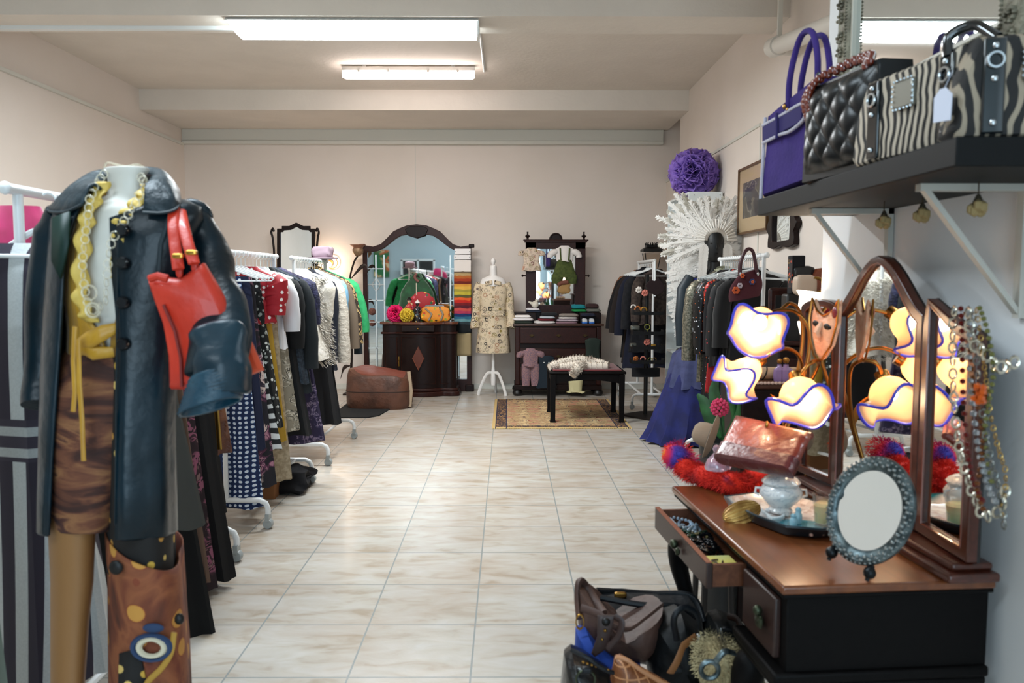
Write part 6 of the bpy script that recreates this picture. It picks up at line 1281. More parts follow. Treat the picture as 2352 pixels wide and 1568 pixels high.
pe = [P_[-1]+Vector((0.01, .02, .01)), P_[-1]+Vector((-.02, .05, .03)), P_[-1]+Vector((-.0, .09, .035))]; m = B(); m.ball(pe[1], (.05, .055, .042), 12); fluff(m, pe, .046, 3000, 4, .010, .0018); m.build('rainbow_end', M('rainbow_fur', 'C02030', .9, pat=lambda t, c: t.ramp(t.noise(7, 2), [(.3, 'D8A81E'), (.4, 'D8301A'), (.5, 'B8104A'), (.6, '4A2A8A'), (.7, '2A3A9A')]), bump=('noise', 80, 1)), t)
# crystal bottle
def lathe_thing(name, label, cat, px, py, prof, mt, n=24, z=ZT, extra=None, pname='body'):
    p = WZ(px, py, z); t = thing(name, label, cat, (p.x, p.y, z)); B().lathe(prof, n).build(pname, mt, t)
    if extra: extra(t)
    return t
crys = M('pink_crystal', 'D8B8C8', .05, trans=.6, ior=1.5, coat=.5)
zb_ = ZT+.05
t = thing('perfume_bottle', 'pink crystal perfume bottle with round stopper lying on the red scarf', 'perfume bottle', tuple(W(1645, 1078, 2.48)))
B().lathe([(0, 0), (.034, .0), (.037, .01), (.03, .03), (.012, .048), (.01, .052), (0, .054)], 10).build('bottle', crys, t); B().ball((0, 0, .066), .013, 8).build('stopper', crys, t); B().ball((.035, .0, .012), (.016, .014, .014), 8).build('side_jewel', crys, t)
# tray
c = onT(1795, 1195); t = thing('tray', 'blue and pearl-shell tray with dark rim holding the sugar bowl', 'tray', (c.x+.01, c.y, ZT+.002))
TR = [(-.13, .13), (-.03, .17), (.07, .15), (.13, .06), (.15, -.06), (.11, -.14), (.03, -.175), (-.05, -.15), (-.10, -.05), (-.125, .05)]
shellm = M('shell_mosaic', 'CFC8C4', .2, pat=lambda t, c: t.mix(t.ramp(t.noise(4, 1), [(.5, '000000'), (.56, 'FFFFFF')]), t.ramp(t.mk('ShaderNodeSeparateColor', None, Color=t.vor(60, out=1)).outputs[0], [(0, 'D8D0CC'), (.5, 'C8B8B0'), (.7, 'E8E4E0')], 'CONSTANT'), '1E7A8A'), coat=.5)
def outl(k, z): return [(x*k, y*k, z) for x, y in TR]
B().rings([outl(.8, 0), outl(.95, .006), outl(1.06, .03), outl(1.04, .032), outl(.93, .012), outl(.8, .008)]).build('dish', shellm, t, ang=60); B().tube([Vector(p) for p in outl(1.05, .03)+[outl(1.05, .03)[0]]], .0035, 6).build('rim', M('tray_rim', '0E2A34', .3, coat=.5), t)
B().rings([outl(.82, -.001), outl(.98, .004), outl(1.075, .028), outl(1.06, .03)], True, False).build('underside', M('tray_underside', '07161C', .3, coat=.4), t)
# sugar bowl
porc = M('white_porcelain', 'D8D6D2', .2, pat=lambda t, c: t.ramp(t.noise(26, 3, None, 1.5), [(.5, 'DCD9D6'), (.56, 'B4B6BA'), (.62, 'E0DEDA')]), coat=.3); c2 = W(1795, 1172, 2.02); zbw = ZT+.012
pz = WZ(1792, 1178, ZT+.012)
t = thing('sugar_bowl', 'white porcelain lidded sugar bowl with grey relief pattern on the tray', 'sugar bowl', (pz.x, pz.y, zbw))
B().lathe([(0, .004), (.03, .004), (.034, .012), (.028, .02), (.045, .035), (.058, .052), (.06, .066), (.05, .082), (.044, .088), (.0, .088)], 32).build('bowl', porc, t)
B().lathe([(0, .088), (.052, .088), (.055, .094), (.046, .104), (.03, .112), (.02, .114), (.018, .12), (.024, .126), (.016, .134), (0, .136)], 32).build('lid', porc, t)
for s in (-1, 1): B().tube([(s*.052, -s*.01, .072), (s*.068, -s*.015, .072), (s*.07, -s*.015, .056), (s*.058, -s*.012, .05)], .004, 8).build('handle', porc, t)
for k in range(3): a = k*2.09-1.3; B().ball((.034*math.cos(a), .034*math.sin(a), .006), (.009, .009, .007), 8).build('foot', porc, t)
# candle glass, small bottles, pearls, shell
glassm = M('clear_glass', 'F4F4F0', .03, trans=1, ior=1.3, alpha=.35); pz = WZ(1896, 1204, ZT+.012)
t = thing('candle_glass', 'half-burnt cream candle in a clear glass on the tray', 'candle', (pz.x-.005, pz.y, ZT+.012))
B().lathe([(.024, 0), (.031, .07), (.0325, .085), (.031, .085), (.029, .07), (.023, .006), (0, .006)], 24).build('glass', glassm, t); B().lathe([(0, .007), (.0225, .007), (.028, .055), (.02, .062), (.006, .058), (0, .06)], 24).build('wax', M('cream_wax', 'DCCB9A', .5, **{'Subsurface Weight': .3}), t)
for i, (px, py, h) in enumerate(((1822, 1208, .03), (1833, 1200, .038))):
    p = WZ(px, py, ZT+.012); t = thing('glass_vial', ('short frosted glass vial in front on the blue side of the tray', 'taller frosted glass vial standing behind the short one on the tray')[i], 'vial', (p.x, p.y, ZT+.012)); B().lathe([(0, 0), (.01, 0), (.011, h*.6), (.007, h*.8), (.009, h), (0, h)], 14).build('vial_body', M('frosted_blue', '9AC0CC', .2, alpha=.8), t); B().ball((0, 0, h), .007, 8).build('cap', M('frosted_blue'), t)
m = B(); chain(m, [WZ(*p, ZT+.018) for p in ((1742, 1165), (1760, 1180), (1775, 1190), (1795, 1187), (1800, 1180), (1785, 1176), (1765, 1168))], .0055); tag(m.build('pearl_necklace', M('pearl', 'CFD2D2', .2, coat=.5)), 'white pearl necklace curled in front of the sugar bowl', 'necklace')
m = B(); rnd = random.Random(9)
for _ in range(40): p = WZ(1895+rnd.random()*35-40*rnd.random(), 1222+rnd.random()*14-8, ZT+.014); m.ball(p, .0035+.003*rnd.random(), 6)
tag(m.build('bead_scatter', M('pink_shell_beads', 'C8A090', .2, .3)), 'pinkish shell bead string at the tray front edge', 'necklace')
p = onT(1703, 1196); t = thing('seashell', 'gilt scallop-ribbed seashell dish at the front edge of the table', 'seashell', (p.x, p.y, ZT+.012)); t.location.z += .012; t.rotation_euler = (.85, -.35, .1)
m = B(); m.grid(lambda u, v: ((u-.5)*.115, (.034*math.sqrt(max(0, 1-(2*u-1)**2)))*(2*v-1), .012*(1-(2*v-1)**2)*math.sin(math.pi*min(1, u+.15))+.0012*math.sin(v*40)), 20, 40); m.build('shell', M('gilt_shell', 'B08A4A', .3, .6, pat=p_mix('8A6430', 30)), t, solid=.002)
# oval standing mirror
c = W(1998, 1172, 1.82); t = thing('oval_mirror', 'oval tabletop mirror in beaded pewter frame, tilted on ball feet', 'mirror', tuple(c))
pew = M('antique_pewter', '3A4446', .35, .8, pat=p_mix('6A7678', 40)); t.rotation_euler = (math.radians(-14), math.radians(11), math.radians(-56))
aO, bO = .101, .128
def ell(k, n=56, y=0): return [(aO*k*math.cos(2*math.pi*i/n), y, bO*k*math.sin(2*math.pi*i/n)) for i in range(n)]
fr = lambda k: [(x, z) for x, y, z in ell(k)]
B().rings([ell(1.0, y=.006), ell(1.0, y=-.006), ell(.93, y=-.014), ell(.80, y=-.012), ell(.73, y=-.004), ell(.73, y=.006)], True, False).build('frame', pew, t)
m = B(); rnd = random.Random(2)
for i in range(64): a = 2*math.pi*i/64; k = .87+.05*(i % 2)-.025; m.ball((aO*k*math.cos(a), -.014, bO*k*math.sin(a)), (.0052, .004, .0052), 6)
for i in range(56): a = 2*math.pi*(i+.5)/56; m.ball((aO*.965*math.cos(a), -.011, bO*.965*math.sin(a)), (.0032, .003, .0032), 6)
m.build('beading', M('pewter_bright', '9AA4A6', .25, 1), t)
B().prism(fr(.75), -.004, .0, 'xz').build('mirror_glass', mirrorm, t); B().prism(fr(.98), .0, .01, 'xz').build('back_plate', blackm, t)
for x in (-.05, .05):
    z = -bO*math.sqrt(1-(x/aO)**2); B().lathe([(0, 0), (.006, 0), (.0055, -.004), (.013, -.012), (.0145, -.02), (.011, -.028), (.005, -.032), (.005, -.038), (0, -.038)], 14, (x, -.002, z-.0)).build('ball_foot', M('black_pewter', '14181A', .35, .7), t)
B().tube([(.01, .01, -.02), (.01, .08, -.15)], .006, 8).build('strut', blackm, t)
# mask on the left wing
p = T(1902, 755, 2.44); t = thing('venetian_mask', 'peach and gold half-face mask hanging on the left mirror wing', 'mask', (p.x-.01, p.y, p.z)); t.rotation_euler = (0, .15, math.radians(-72))
mk = M('peach_mask', 'D89A78', .45, pat=p_mix('E8B490', 20, 3), bump=('noise', 40, .5)); out_ = [(-.06, .085), (-.03, .05), (0, .04), (.035, .06), (.055, .1), (.062, .03), (.05, -.04), (.02, -.09), (0, -.1), (-.02, -.085), (-.045, -.04), (-.062, .02)]
m = B(); puff(m, [(x, 0, z) for x, z in out_], (0, 1, 0), .03, ((-1, .6), (-.6, .85), (0, 1), (.3, .98)), 4); m.build('mask_face', mk, t)
B().tube([(0, -.015, .02), (0, -.03, -.01), (.0, -.02, -.025)], [.006, .011, .01], 8).build('nose', mk, t)
for s in (-1, 1): B().ball((s*.026, -.013, .012), (.017, .006, .010), 10).build('eye_hole', blackm, t)
B().tube([(x, -.012, z) for x, z in out_+[out_[0]]], .0035, 6).build('gold_trim', brs, t); B().ball((.05, -.015, .06), (.012, .006, .018), 8).build('red_jewel', M('ruby', '7A1420', .2, coat=.5), t)
# ================================================================== NECKLACES ON THE RIGHT WING
def NK(name, label, pts, mt, kind, r, grp=None):
    m = B(); p = crom([WX(px, py, x) for px, py, x in pts], 10); L = 0; k = 0
    for i in range(1, len(p)):
        L += (p[i]-p[i-1]).length
        if L >= r*(2.6 if kind == 'link' else 1.9):
            L = 0; k += 1
            if kind == 'link': m.torus(p[i], r, r*.28, 'x' if k % 2 else 'y', 12, 5, 1, 1.25)
            else: m.ball(p[i], r, 7)
    return tag(m.build(name, mt), label, 'necklace', grp)
sil = M('silver_chain', 'C8C4B4', .2, 1); 
NK('chain_necklace', 'silver large-link chain necklace, leftmost on the mirror right wing', [(2195, 690, .975), (2188, 760, .96), (2190, 900, .96), (2200, 1010, .96), (2215, 1075, .955), (2238, 1145, .95), (2262, 1185, .95), (2300, 1165, .96), (2312, 1110, .97)], sil, 'link', .0085)
NK('bead_necklace', 'dark red bead necklace beside the leftmost silver chain', [(2206, 692, .975), (2210, 780, .965), (2212, 900, .96), (2222, 1020, .955), (2235, 1100, .95), (2262, 1160, .95)], M('garnet_beads', '5A1410', .15, .2), 'ball', .0065)
NK('chain_necklace', 'bright silver curb chain crossing to the wing outer edge', [(2222, 690, .975), (2232, 780, .965), (2262, 810, .96), (2285, 838, .965), (2308, 842, 1.0), (2330, 832, 1.03)], sil, 'link', .0095)
NK('bead_necklace', 'clear crystal bead necklace hanging in the middle of the wing', [(2228, 692, .975), (2226, 820, .96), (2236, 950, .955), (2252, 1050, .95), (2270, 1120, .95), (2285, 1150, .95)], M('crystal_bright', 'B8BCC0', .08, .8), 'ball', .0072)
NK('chain_necklace', 'fine gold chain necklace hanging longest on the right wing', [(2240, 692, .975), (2256, 800, .965), (2275, 950, .96), (2296, 1040, .96), (2310, 1090, .965), (2302, 1195, .965)], M('gold_chain', 'A8884A', .25, 1), 'link', .0045)
NK('bead_necklace', 'olive green glass bead necklace at the right of the wing', [(2246, 695, .975), (2268, 760, .965), (2282, 850, .965), (2270, 930, .955), (2262, 1010, .955), (2278, 1105, .955)], M('olive_beads', '6A6A3A', .2, .3), 'ball', .0058)
NK('bead_necklace', 'amber bronze bead necklace near the bottom of the wing', [(2216, 700, .975), (2240, 900, .958), (2256, 990, .952), (2254, 1060, .95), (2244, 1120, .948), (2258, 1168, .948)], M('bronze_beads', '7A4A2A', .2, .7), 'ball', .006)
NK('chain_necklace', 'pewter chain necklace with hanging end, behind the crystal beads', [(2234, 694, .975), (2246, 860, .958), (2264, 1000, .955), (2284, 1090, .955), (2298, 1130, .96), (2306, 1205, .96)], M('pewter_chain', '7A7C78', .3, 1), 'link', .0065)
p = WX(2255, 905, .945); t = thing('amber_brooch', 'orange amber cluster brooch pinned among the necklaces', 'brooch', tuple(p)); m = B()
for k in range(9): a = k*.7; m.ball((-.004*(k % 3), .014*math.cos(a)*(.6+.2*(k % 3)), .016*math.sin(a)), .0075, 7)
m.build('amber_stones', M('amber', 'B8501A', .15, coat=.5), t); B().ball((.004, 0, 0), (.004, .012, .014), 8).build('brooch_back', brs, t)
# ================================================================== WALL SHELF AND BAGS
shm = M('shelf_black_wood', '060809', .6, spec=.2); S0, S1, SF, ZSH = 1.535, 2.74, .845, 1.728
t = thing('wall_shelf', 'thick black wall shelf holding handbags above the dressing table', 'shelf', (0, 0, 0)); B().box(SF, XP, S0, S1, ZSH-.056, ZSH).build('board', shm, t, bevel=.003)
brk = M('bracket_grey', 'B8B4AA', .5)
for y, py_ in ((2.46, 0), (1.82, 0)):
    m = B(); zb2 = ZSH-.056; m.box(.92, XP-.002, y-.012, y+.012, zb2-.016, zb2); m.box(XP-.018, XP-.002, y-.012, y+.012, zb2-.30, zb2)
    m.rings([[(.925, y-.01, zb2-.01), (.94, y-.01, zb2-.01), (.94, y+.01, zb2-.01), (.925, y+.01, zb2-.01)], [(XP-.02, y-.01, zb2-.29), (XP-.006, y-.01, zb2-.29), (XP-.006, y+.01, zb2-.29), (XP-.02, y+.01, zb2-.29)]]); m.build('bracket', brk, t)
B().box(XP-.02, XP-.002, 1.56, 1.585, ZT, ZSH-.056).build('upright', brk, t)
# dried roses under the shelf
for i, (px, py) in enumerate(((2030, 508), (2118, 492), (2246, 476))):
    p = WX(px, py, 1.03); t = thing('dried_rose', ('dried pale rose hanging under the shelf above the mirror left side', 'dried pale rose hanging under the middle of the shelf', 'dried pale rose hanging under the shelf nearest the camera')[i], 'rose', (p.x, p.y, p.z))
    m = B()
    for k in range(11): a = k*2.4; m.ball((.010*math.cos(a)*(k/11+.4), .010*math.sin(a)*(k/11+.4), -.008+.004*(k % 4)), (.011, .009, .014), 7)
    m.build('petals', M('dried_petal', '9A8458', .8), t); m = B(); m.lathe([(0, .03), (.004, .028), (.012, .01), (.013, .004), (0, .002)], 8); m.tube([(0, 0, .02), (0, 0, ZSH-.056-p.z)], .0016, 5); m.build('stem', M('dried_stem', '3A3020', .9), t)
# purple bag
suede = M('purple_suede', '2E1C62', .95, pat=p_mix('38246E', 7), bump=('noise', 90, .4)); shear = M('shearling_trim', 'B8B4C0', .95, bump=('noise', 120, 1))
pa, pb = Vector((.855, 2.70, ZSH)), Vector((.905, 2.36, ZSH)); ud = (pb-pa); wv = ud.length; t = thing('purple_handbag', 'purple suede handbag with shearling trim at the far end of the shelf', 'handbag', tuple(pa)); t.rotation_euler = (0, math.radians(-4), math.atan2(ud.y, ud.x))
H_ = .30
m = B(); puff(m, [(-.01, .04, .005), (wv+.0, .04, .005), (wv-.01, .04, H_), (.03, .04, H_-.035)], (0, 1, 0), .09, ((-1, .95), (-.8, 1), (.8, 1), (1, .95)), 5, .004); m.build('bag_body', suede, t)
m = B(); m.tube([(-.012, -.008, .0), (.026, -.008, H_-.04)], .006, 8); m.build('shearling_edge', shear, t)
m = B(); m.box(.02, wv*.8, -.018, -.004, H_-.12, H_-.07); m.build('belt_strap', M('purple_suede_dark', '2A2058', .9), t, bevel=.003); m = B(); m.tube(crom([(.02, -.014, H_-.123), (wv*.4, -.016, H_-.125), (wv*.6, -.016, H_-.13), (wv*.82, -.014, H_-.115), (wv*.84, -.014, H_-.085), (wv*.78, -.014, H_-.065), (wv*.4, -.014, H_-.066), (.02, -.014, H_-.066)]), .0055, 8); m.build('strap_trim', shear, t)
B().tube([(wv*.38, -.022, H_-.055), (wv*.38, -.022, H_-.135)], .0055, 6).build('strap_loop', M('purple_suede_dark'), t)
for y, dx_, mt in ((-.004, 0, suede), (.05, -.03, suede)):
    B().tube(crom([(wv*.5+dx_, y, H_-.07), (wv*.52+dx_, y+.002, H_+.04), (wv*.66+dx_, y+.01, H_+.145), (wv*.86+dx_, y+.01, H_+.14), (wv*.98+dx_, y+.004, H_+.06), (wv*1.0+dx_, y, H_-.04)]), .0095, 10).build('handle', mt, t)
B().ball((wv*.49, -.016, H_-.045), (.009, .005, .009), 10).build('rivet', brass, t); B().ball((wv*.55, -.016, H_-.06), (.007, .005, .007), 10).build('rivet', brass, t)
# quilted bag
quilt = M('black_quilted_patent', '04090C', .38, spec=.35)
t = thing('quilted_handbag', 'black patent quilted handbag with brown bead handle on the shelf', 'handbag', (.905, 2.12, ZSH)); t.rotation_euler = (0, 0, math.radians(-82))
def qs(u, v):
    w_ = .185-.02*v; x = (u-.5)*2*w_; z = .015+.235*v; e = (1-abs(2*u-1)**4)*(1-abs(2*v-1)**6); a_, b_ = x/.042+z/.042, x/.042-z/.042
    q_ = (abs(math.sin(a_*math.pi/2))*abs(math.sin(b_*math.pi/2)))**.45; return (x, -.045-.03*e-.012*q_*e, z)
m = B(); m.grid(qs, 72, 52); m.build('quilted_front', quilt, t, ang=180)
m = B(); puff(m, [(-.185, 0, 0), (.185, 0, 0), (.165, 0, .255), (-.165, 0, .255)], (0, 1, 0), .1, ((-1, .98), (-.8, 1), (.8, 1), (1, .93)), 4); m.build('bag_body', quilt, t)
m = B(); rnd = random.Random(5)
pb_ = crom([(-.12, -.06, .17), (-.125, -.07, .22), (-.11, -.05, .265), (-.02, -.02, .285), (.08, -.02, .28), (.13, -.05, .25)], 8)
for i, p in enumerate(pb_[::2]):
    for s in (-1, 1): m.ball(p+Vector((s*.009, -.004, .004*s)), .0115, 8)
m.build('bead_handle', M('brown_beads', '6A2410', .12, coat=.8), t)
m = B(); m.tube([(-.165, -.02, .25), (-.165, -.02, .285)], .008, 4); m.ball((-.165, -.02, .29), (.012, .006, .016), 6); m.build('tassel_tab', quilt, t); m = B(); m.box(-.18, .18, -.04, .05, -.001, .012); m.build('base_panel', M('tan_base', '6A4028', .5), t, bevel=.004)
# zebra bags
zeb = M('zebra_hide', '0E0B0A', .75, pat=p_zebra('B8AC9A', 11, 'X', 3.2, .5), bump=('noise', 150, .3)); zeb2 = M('zebra_hide_dark', '0E0B0A', .7, pat=p_zebra('9A8C78', 10, 'X', 3.5, .65), bump=('noise', 150, .3)); pat_ = M('black_patent', '071014', .12, coat=.8)
def zbag(label, loc, rz, W_, H_, mt, tagged):
    t = thing('zebra_handbag', label, 'handbag', loc, rz); th = .12
    m = B(); puff(m, [(-W_, 0, .02), (-W_*.93, 0, 0), (W_*.93, 0, 0), (W_, 0, .02), (W_*.93, 0, H_*.7), (W_*.8, 0, H_), (-W_*.72, 0, H_*.97), (-W_*.9, 0, H_*.65)], (0, 1, 0), th, ((-1, .9), (-.85, .97), (-.4, 1), (.4, 1), (.85, .97), (1, .88)), 4, .004); m.build('bag_body', mt, t)
    for x in (-W_*.52, W_*.62):
        m = B(); m.box(x-.02, x+.02, -th/2-.008, -th/2+.003, .01, H_*.93); m.build('patent_strap', pat_, t, bevel=.004)
        m = B()
        for z in (.03, H_*.55, H_*.85): B().ball((x, -th/2-.01, z), (.0065, .005, .0065), 8).build('silver_stud', silver, t)
        m.torus((x, -th/2-.012, H_*.72), .014, .003, 'y', 16, 6); m.build('silver_ring', silver, t)
    m = B(); m.box(-.03, .035, -th/2-.012, -th/2, H_*.52, H_*.52+.06); m.build('pewter_plate', M('pewter_plate', '8A8A82', .3, .8), t, bevel=.004); m = B()
    for k in range(22):
        a = 2*math.pi*k/22; m.ball((.0025+.034*math.copysign(min(1, abs(math.cos(a))*1.3), math.cos(a)), -th/2-.013, H_*.52+.03+.031*math.copysign(min(1, abs(math.sin(a))*1.3), math.sin(a))), .003, 6)
    m.build('plate_beads', silver, t)
    B().tube(crom([(W_*.62, -th/2-.004, H_*.9), (W_*.6, -th/2, H_+.02), (W_*.75, -.03, H_+.035), (W_*1.0, -.02, H_*.98)]), .011, 10).build('handle', pat_, t)
    if tagged:
        m = B(); m.prism([(W_*.7, H_*.22), (W_*.7+.048, H_*.2), (W_*.7+.05, H_*.2+.05), (W_*.7+.032, H_*.2+.066), (W_*.7+.016, H_*.2+.066), (W_*.7, H_*.2+.052)], -th/2-.045, -th/2-.043); m.build('price_tag', M('tag_white', 'C8CCDC', .6), t); B().tube([(W_*.7+.024, -th/2-.044, H_*.2+.06), (W_*.7+.01, -th/2-.014, H_*.72)], .0008, 4).build('tag_string', M('tag_white'), t)
    return t
zbag('zebra print handbag with pewter plate and white price tag on the shelf', (.93, 1.80, ZSH), math.radians(-80), .21, .2, zeb, True)
zbag('darker zebra print handbag at the near end of the shelf', (1.02, 1.61, ZSH), math.radians(-14), .15, .205, zeb2, False)
# big ornate mirror above the shelf
t = thing('gilt_frame_mirror', 'large mirror in pale carved ornate frame on the wall above the shelf', 'mirror', (XP-.03, 0, 0)); zlo, zhi, yl, yr = 1.95, 2.85, 2.78, 1.78
R5 = [(yl, zlo), (yl, zhi), (yr, zhi), (yr, zlo)]; cr = M('carved_cream_frame', '8E8874', .6, pat=p_mix('5E5848', 16, 4), bump=('noise', 35, 1)); B().band(R5, ins(R5, .085), -.03, .02, 'yz').build('frame', cr, t, bevel=.01)
B().band(ins(R5, .085), ins(R5, .098), -.02, .01, 'yz').build('inner_fillet', M('pale_fillet', 'B8B4A6', .4), t, bevel=.002); B().prism(ins(R5, .095), -.006, .0, 'yz').build('mirror_glass', mirrorm, t)
m = B(); rnd = random.Random(8)
def scroll(y, z, s, d):
    for k in range(9): a = k*.75*d; rr_ = s*(1-k/11); m.ball((-.034, y+rr_*math.cos(a), z+rr_*math.sin(a)), (.007, .006, .006), 6)
n = 15
for k in range(n+1):
    z = zlo+.04+(zhi-zlo-.08)*k/n; scroll(yl-.035, z, .022, (-1)**k); scroll(yr+.035, z, .022, (-1)**k)
    y = yr+.04+(yl-yr-.08)*k/n; scroll(y, zlo+.035, .022, (-1)**k); scroll(y, zhi-.035, .022, (-1)**k)
for k in range(70):
    u = k/69; 
    for y, z in ((yl-.074, zlo+.08+(zhi-zlo-.16)*u), (yr+.074, zlo+.08+(zhi-zlo-.16)*u), (yr+.08+(yl-yr-.16)*u, zlo+.074)): m.ball((-.033, y, z), .0055, 5)
m.build('carved_scrolls', cr, t)
# ================================================================== BEHIND THE TABLE: chest with belts, trunk, plant, hat
Yq = 3.9
cxq = W(1852, 700, Yq).x; ctz = W(1850, 652, Yq).z
t = thing('old_wood_cabinet', 'dark carved wood cabinet behind the lamp with belts and bottles on it', 'cabinet', (cxq, Yq, 0))
B().box(-.13, .45, 0, .42, .05, ctz-.3).build('body', mahog, t, bevel=.01); B().box(-.15, .47, -.02, .44, ctz-.3, ctz-.28).build('top', mahog2, t, bevel=.006); B().box(-.1, .1, .25, .28, ctz-.28, ctz-.02).build('mirror_back', mahog2, t, bevel=.02)
B().box(-.07, .07, .24, .252, ctz-.25, ctz-.06).build('mirror_glass', mirrorm, t); B().box(-.1, .42, -.012, .0, .5, ctz-.36).build('door', mahog2, t, bevel=.008); B().ball((-.06, -.02, .8), .012, 8).build('knob', brass, t)
for x in (-.1, .42):
    for y in (.03, .39): B().lathe([(0, 0), (.025, 0), (.03, .03), (.02, .06), (0, .06)], 12, (x, y, 0)).build('foot', mahog, t)
def at_(px, py, Y): return tuple(W(px, py, Y))
c0 = W(1828, 640, Yq+.05); zt_c = ctz-.28
t = thing('box_clutch', 'tall black box purse with floral side on top of the old cabinet', 'purse', (W(1828, 640, 4.0).x, 4.0, W(1828, 675, 4.0).z))
B().box(-.03, .035, -.03, .04, 0, .19).build('case', blackwool, t, bevel=.006); B().box(-.031, -.028, -.032, .02, .03, .17).build('floral_strip', M('floral_strip', '1A1012', .7, pat=p_spots(['C84A2A', 'D8A04A', '8A2A2A'], 50, .3)), t)
m = B(); m.box(-.055, .08, -.04, .05, -.28, .0); m.build('base_case', M('black_case', '0D0B0C', .5), t, bevel=.01)
t = thing('rolled_belt', 'cream leather belt rolled up on the old cabinet', 'belt', at_(1848, 655, 3.85)); m = B(); m.rbox((0, 0, 0), (.1, .08, .1), 1); m.build('roll', M('cream_leather', 'BFA893', .5), t); B().torus((.045, -.03, .0), .035, .008, 'y', 18, 8).build('gold_coil', brass, t)
t = thing('rolled_belt', 'tan brown leather flap bag behind the rolled cream belt', 'bag', at_(1873, 650, 3.95)); m = B(); puff(m, [(-.06, 0, -.12), (.035, 0, -.12), (.035, 0, .075), (.0, 0, .07), (-.03, 0, .0)], (0, 1, 0), .04, sub=3); m.build('bag_body', M('tan_flap', '7A3A20', .4), t); B().rbox((-.05, .04, .05), (.11, .06, .07), 2).build('black_roll', blk, t)
t.name = 'flap_bag'
# trunk with rolled white parcel and bottles
Yt = 3.35; p = W(1750, 872, Yt)
t = thing('small_trunk', 'brown leather topped trunk carrying a rolled parcel behind the lamp', 'trunk', (p.x+.03, Yt, 0)); tz = W(1750, 876, Yt).z
B().box(-.12, .24, -.02, .3, .0, tz-.03).build('body', mahog, t, bevel=.008); B().box(-.13, .25, -.03, .31, tz-.03, tz).build('lid', M('trunk_leather', '5A3424', .5, bump=('noise', 20, .5)), t, bevel=.01)
m = B(); [m.ball((-.12+.37*k/24, -.035, tz-.002), (.009, .008, .007), 6) for k in range(25)]; m.build('lace_trim', M('pale_lace', 'C8A898', .8), t)
p2 = W(1782, 862, Yt+.04); t = thing('rolled_parcel', 'rolled pale paper parcel tied with black cord on the trunk', 'parcel', (p2.x, Yt+.06, tz+.028)); B().tube([(-.09, 0, 0), (.09, 0, .0)], .027, 16).build('paper_roll', M('kraft_pale', 'B89878', .7), t)
for x in (-.045, 0, .045): B().tube([(x+.02*math.sin(a)*.5, .028*math.cos(a), .028*math.sin(a)) for a in [2*math.pi*k/14 for k in range(15)]], .003, 5).build('cord', blackm, t)
for i, (px, s, h) in enumerate(((1842, 1, .075), (1858, 1.25, .075))):
    p3 = W(px, 868, 3.1); zz3 = tz; t = thing('perfume_bottle', ('smaller violet glass perfume bottle behind the lamp stems', 'larger violet glass perfume bottle with round stopper behind the lamp')[i], 'perfume bottle', (p3.x, 3.36, tz)); vg = M('violet_glass', '9A7AA8', .1, alpha=.75, coat=.5)
    B().lathe([(0, 0), (.022*s, 0), (.026*s, .02), (.024*s, .05), (.01*s, .062), (.009*s, .072), (0, .072)], 8).build('bottle', vg, t); B().ball((0, 0, .072+.013*s), .012*s, 8).build('stopper', brs, t)
# potted flower
Yf = 3.35; b0 = W(1660, 1010, Yf); t = thing('hyacinth_plant', 'green leafy plant with one pink hyacinth head beside the dressing table', 'plant', (b0.x, Yf, 0)); zf_ = b0.z
B().lathe([(0, 0), (.07, 0), (.095, zf_*.9), (.1, zf_), (.085, zf_), (.07, zf_-.03), (0, zf_-.03)], 20).build('pot', M('dark_pot', '15181A', .5), t)
lf = M('leaf_green', '16401E', .5, pat=p_mix('2E6A34', 10)); pl = lambda px, py, dy=0: W(px, py, Yf+dy)-Vector((b0.x, Yf, 0))
for pp in (((1660, 1000), (1650, 950), (1640, 900), (1648, 862)), ((1665, 1000), (1700, 950), (1705, 905), (1700, 868)), ((1655, 1005), (1630, 960), (1618, 925), (1602, 905)), ((1670, 1005), (1690, 960), (1680, 920), (1668, 880)), ((1662, 1010), (1640, 975), (1625, 955), (1612, 940))):
    q_ = crom([pl(*a, .02*i-.03) for i, a in enumerate(pp)], 4); n_ = len(q_); B().tube(q_, [.004+.022*math.sin(math.pi*(i+.6)/(n_)) for i in range(n_)], 8, .18).build('leaf', lf, t)
B().tube([pl(1660, 1005, -.05), pl(1652, 940, -.06)], .005, 6).build('stem', lf, t); m = B(); rnd = random.Random(6); fc = pl(1653, 936, -.08)
for k in range(60):
    z = 1-2*(k+.5)/60; a = k*2.4; q_ = math.sqrt(1-z*z); m.ball(fc+Vector((q_*math.cos(a)*.033, q_*math.sin(a)*.03, z*.034)), (.008, .008, .007), 6)
m.build('flower_head', M('hot_pink_petal', 'D8406A', .6), t)
# felt hat
Yh = 2.95; hb = W(1640, 1005, Yh); t = thing('felt_hat', 'beige felt hat with grey band propped beyond the dressing table corner', 'hat', tuple(hb)); t.rotation_euler = (math.radians(-20), math.radians(-72), 0); t.scale = (.68, .68, .9)
ft = M('beige_felt', '9A8570', .95, bump=('noise', 60, .3)); B().lathe([(0, .09), (.03, .088), (.055, .075), (.066, .05), (.07, 0), (.0, 0)], 28, (0, 0, 0)).build('crown', ft, t); B().lathe([(.0, -.004), (.07, -.004), (.11, .004), (.125, .016), (.122, .018), (.108, .008), (.07, .0), (0, 0)], 32).build('brim', ft, t); B().lathe([(.0695, .004), (.072, .004), (.071, .022), (.0685, .022)], 28).build('band', M('grey_band', '5A5A54', .7), t)
t = thing('hat_stool', 'dark stool under the beige felt hat beside the table', 'stool', (hb.x+.01, Yh+.05, 0)); zs_ = hb.z-.1
B().lathe([(0, 0), (.1, 0), (.1, .02), (0, .025)], 20, (0, 0, zs_-.03)).build('seat', blackwood, t)
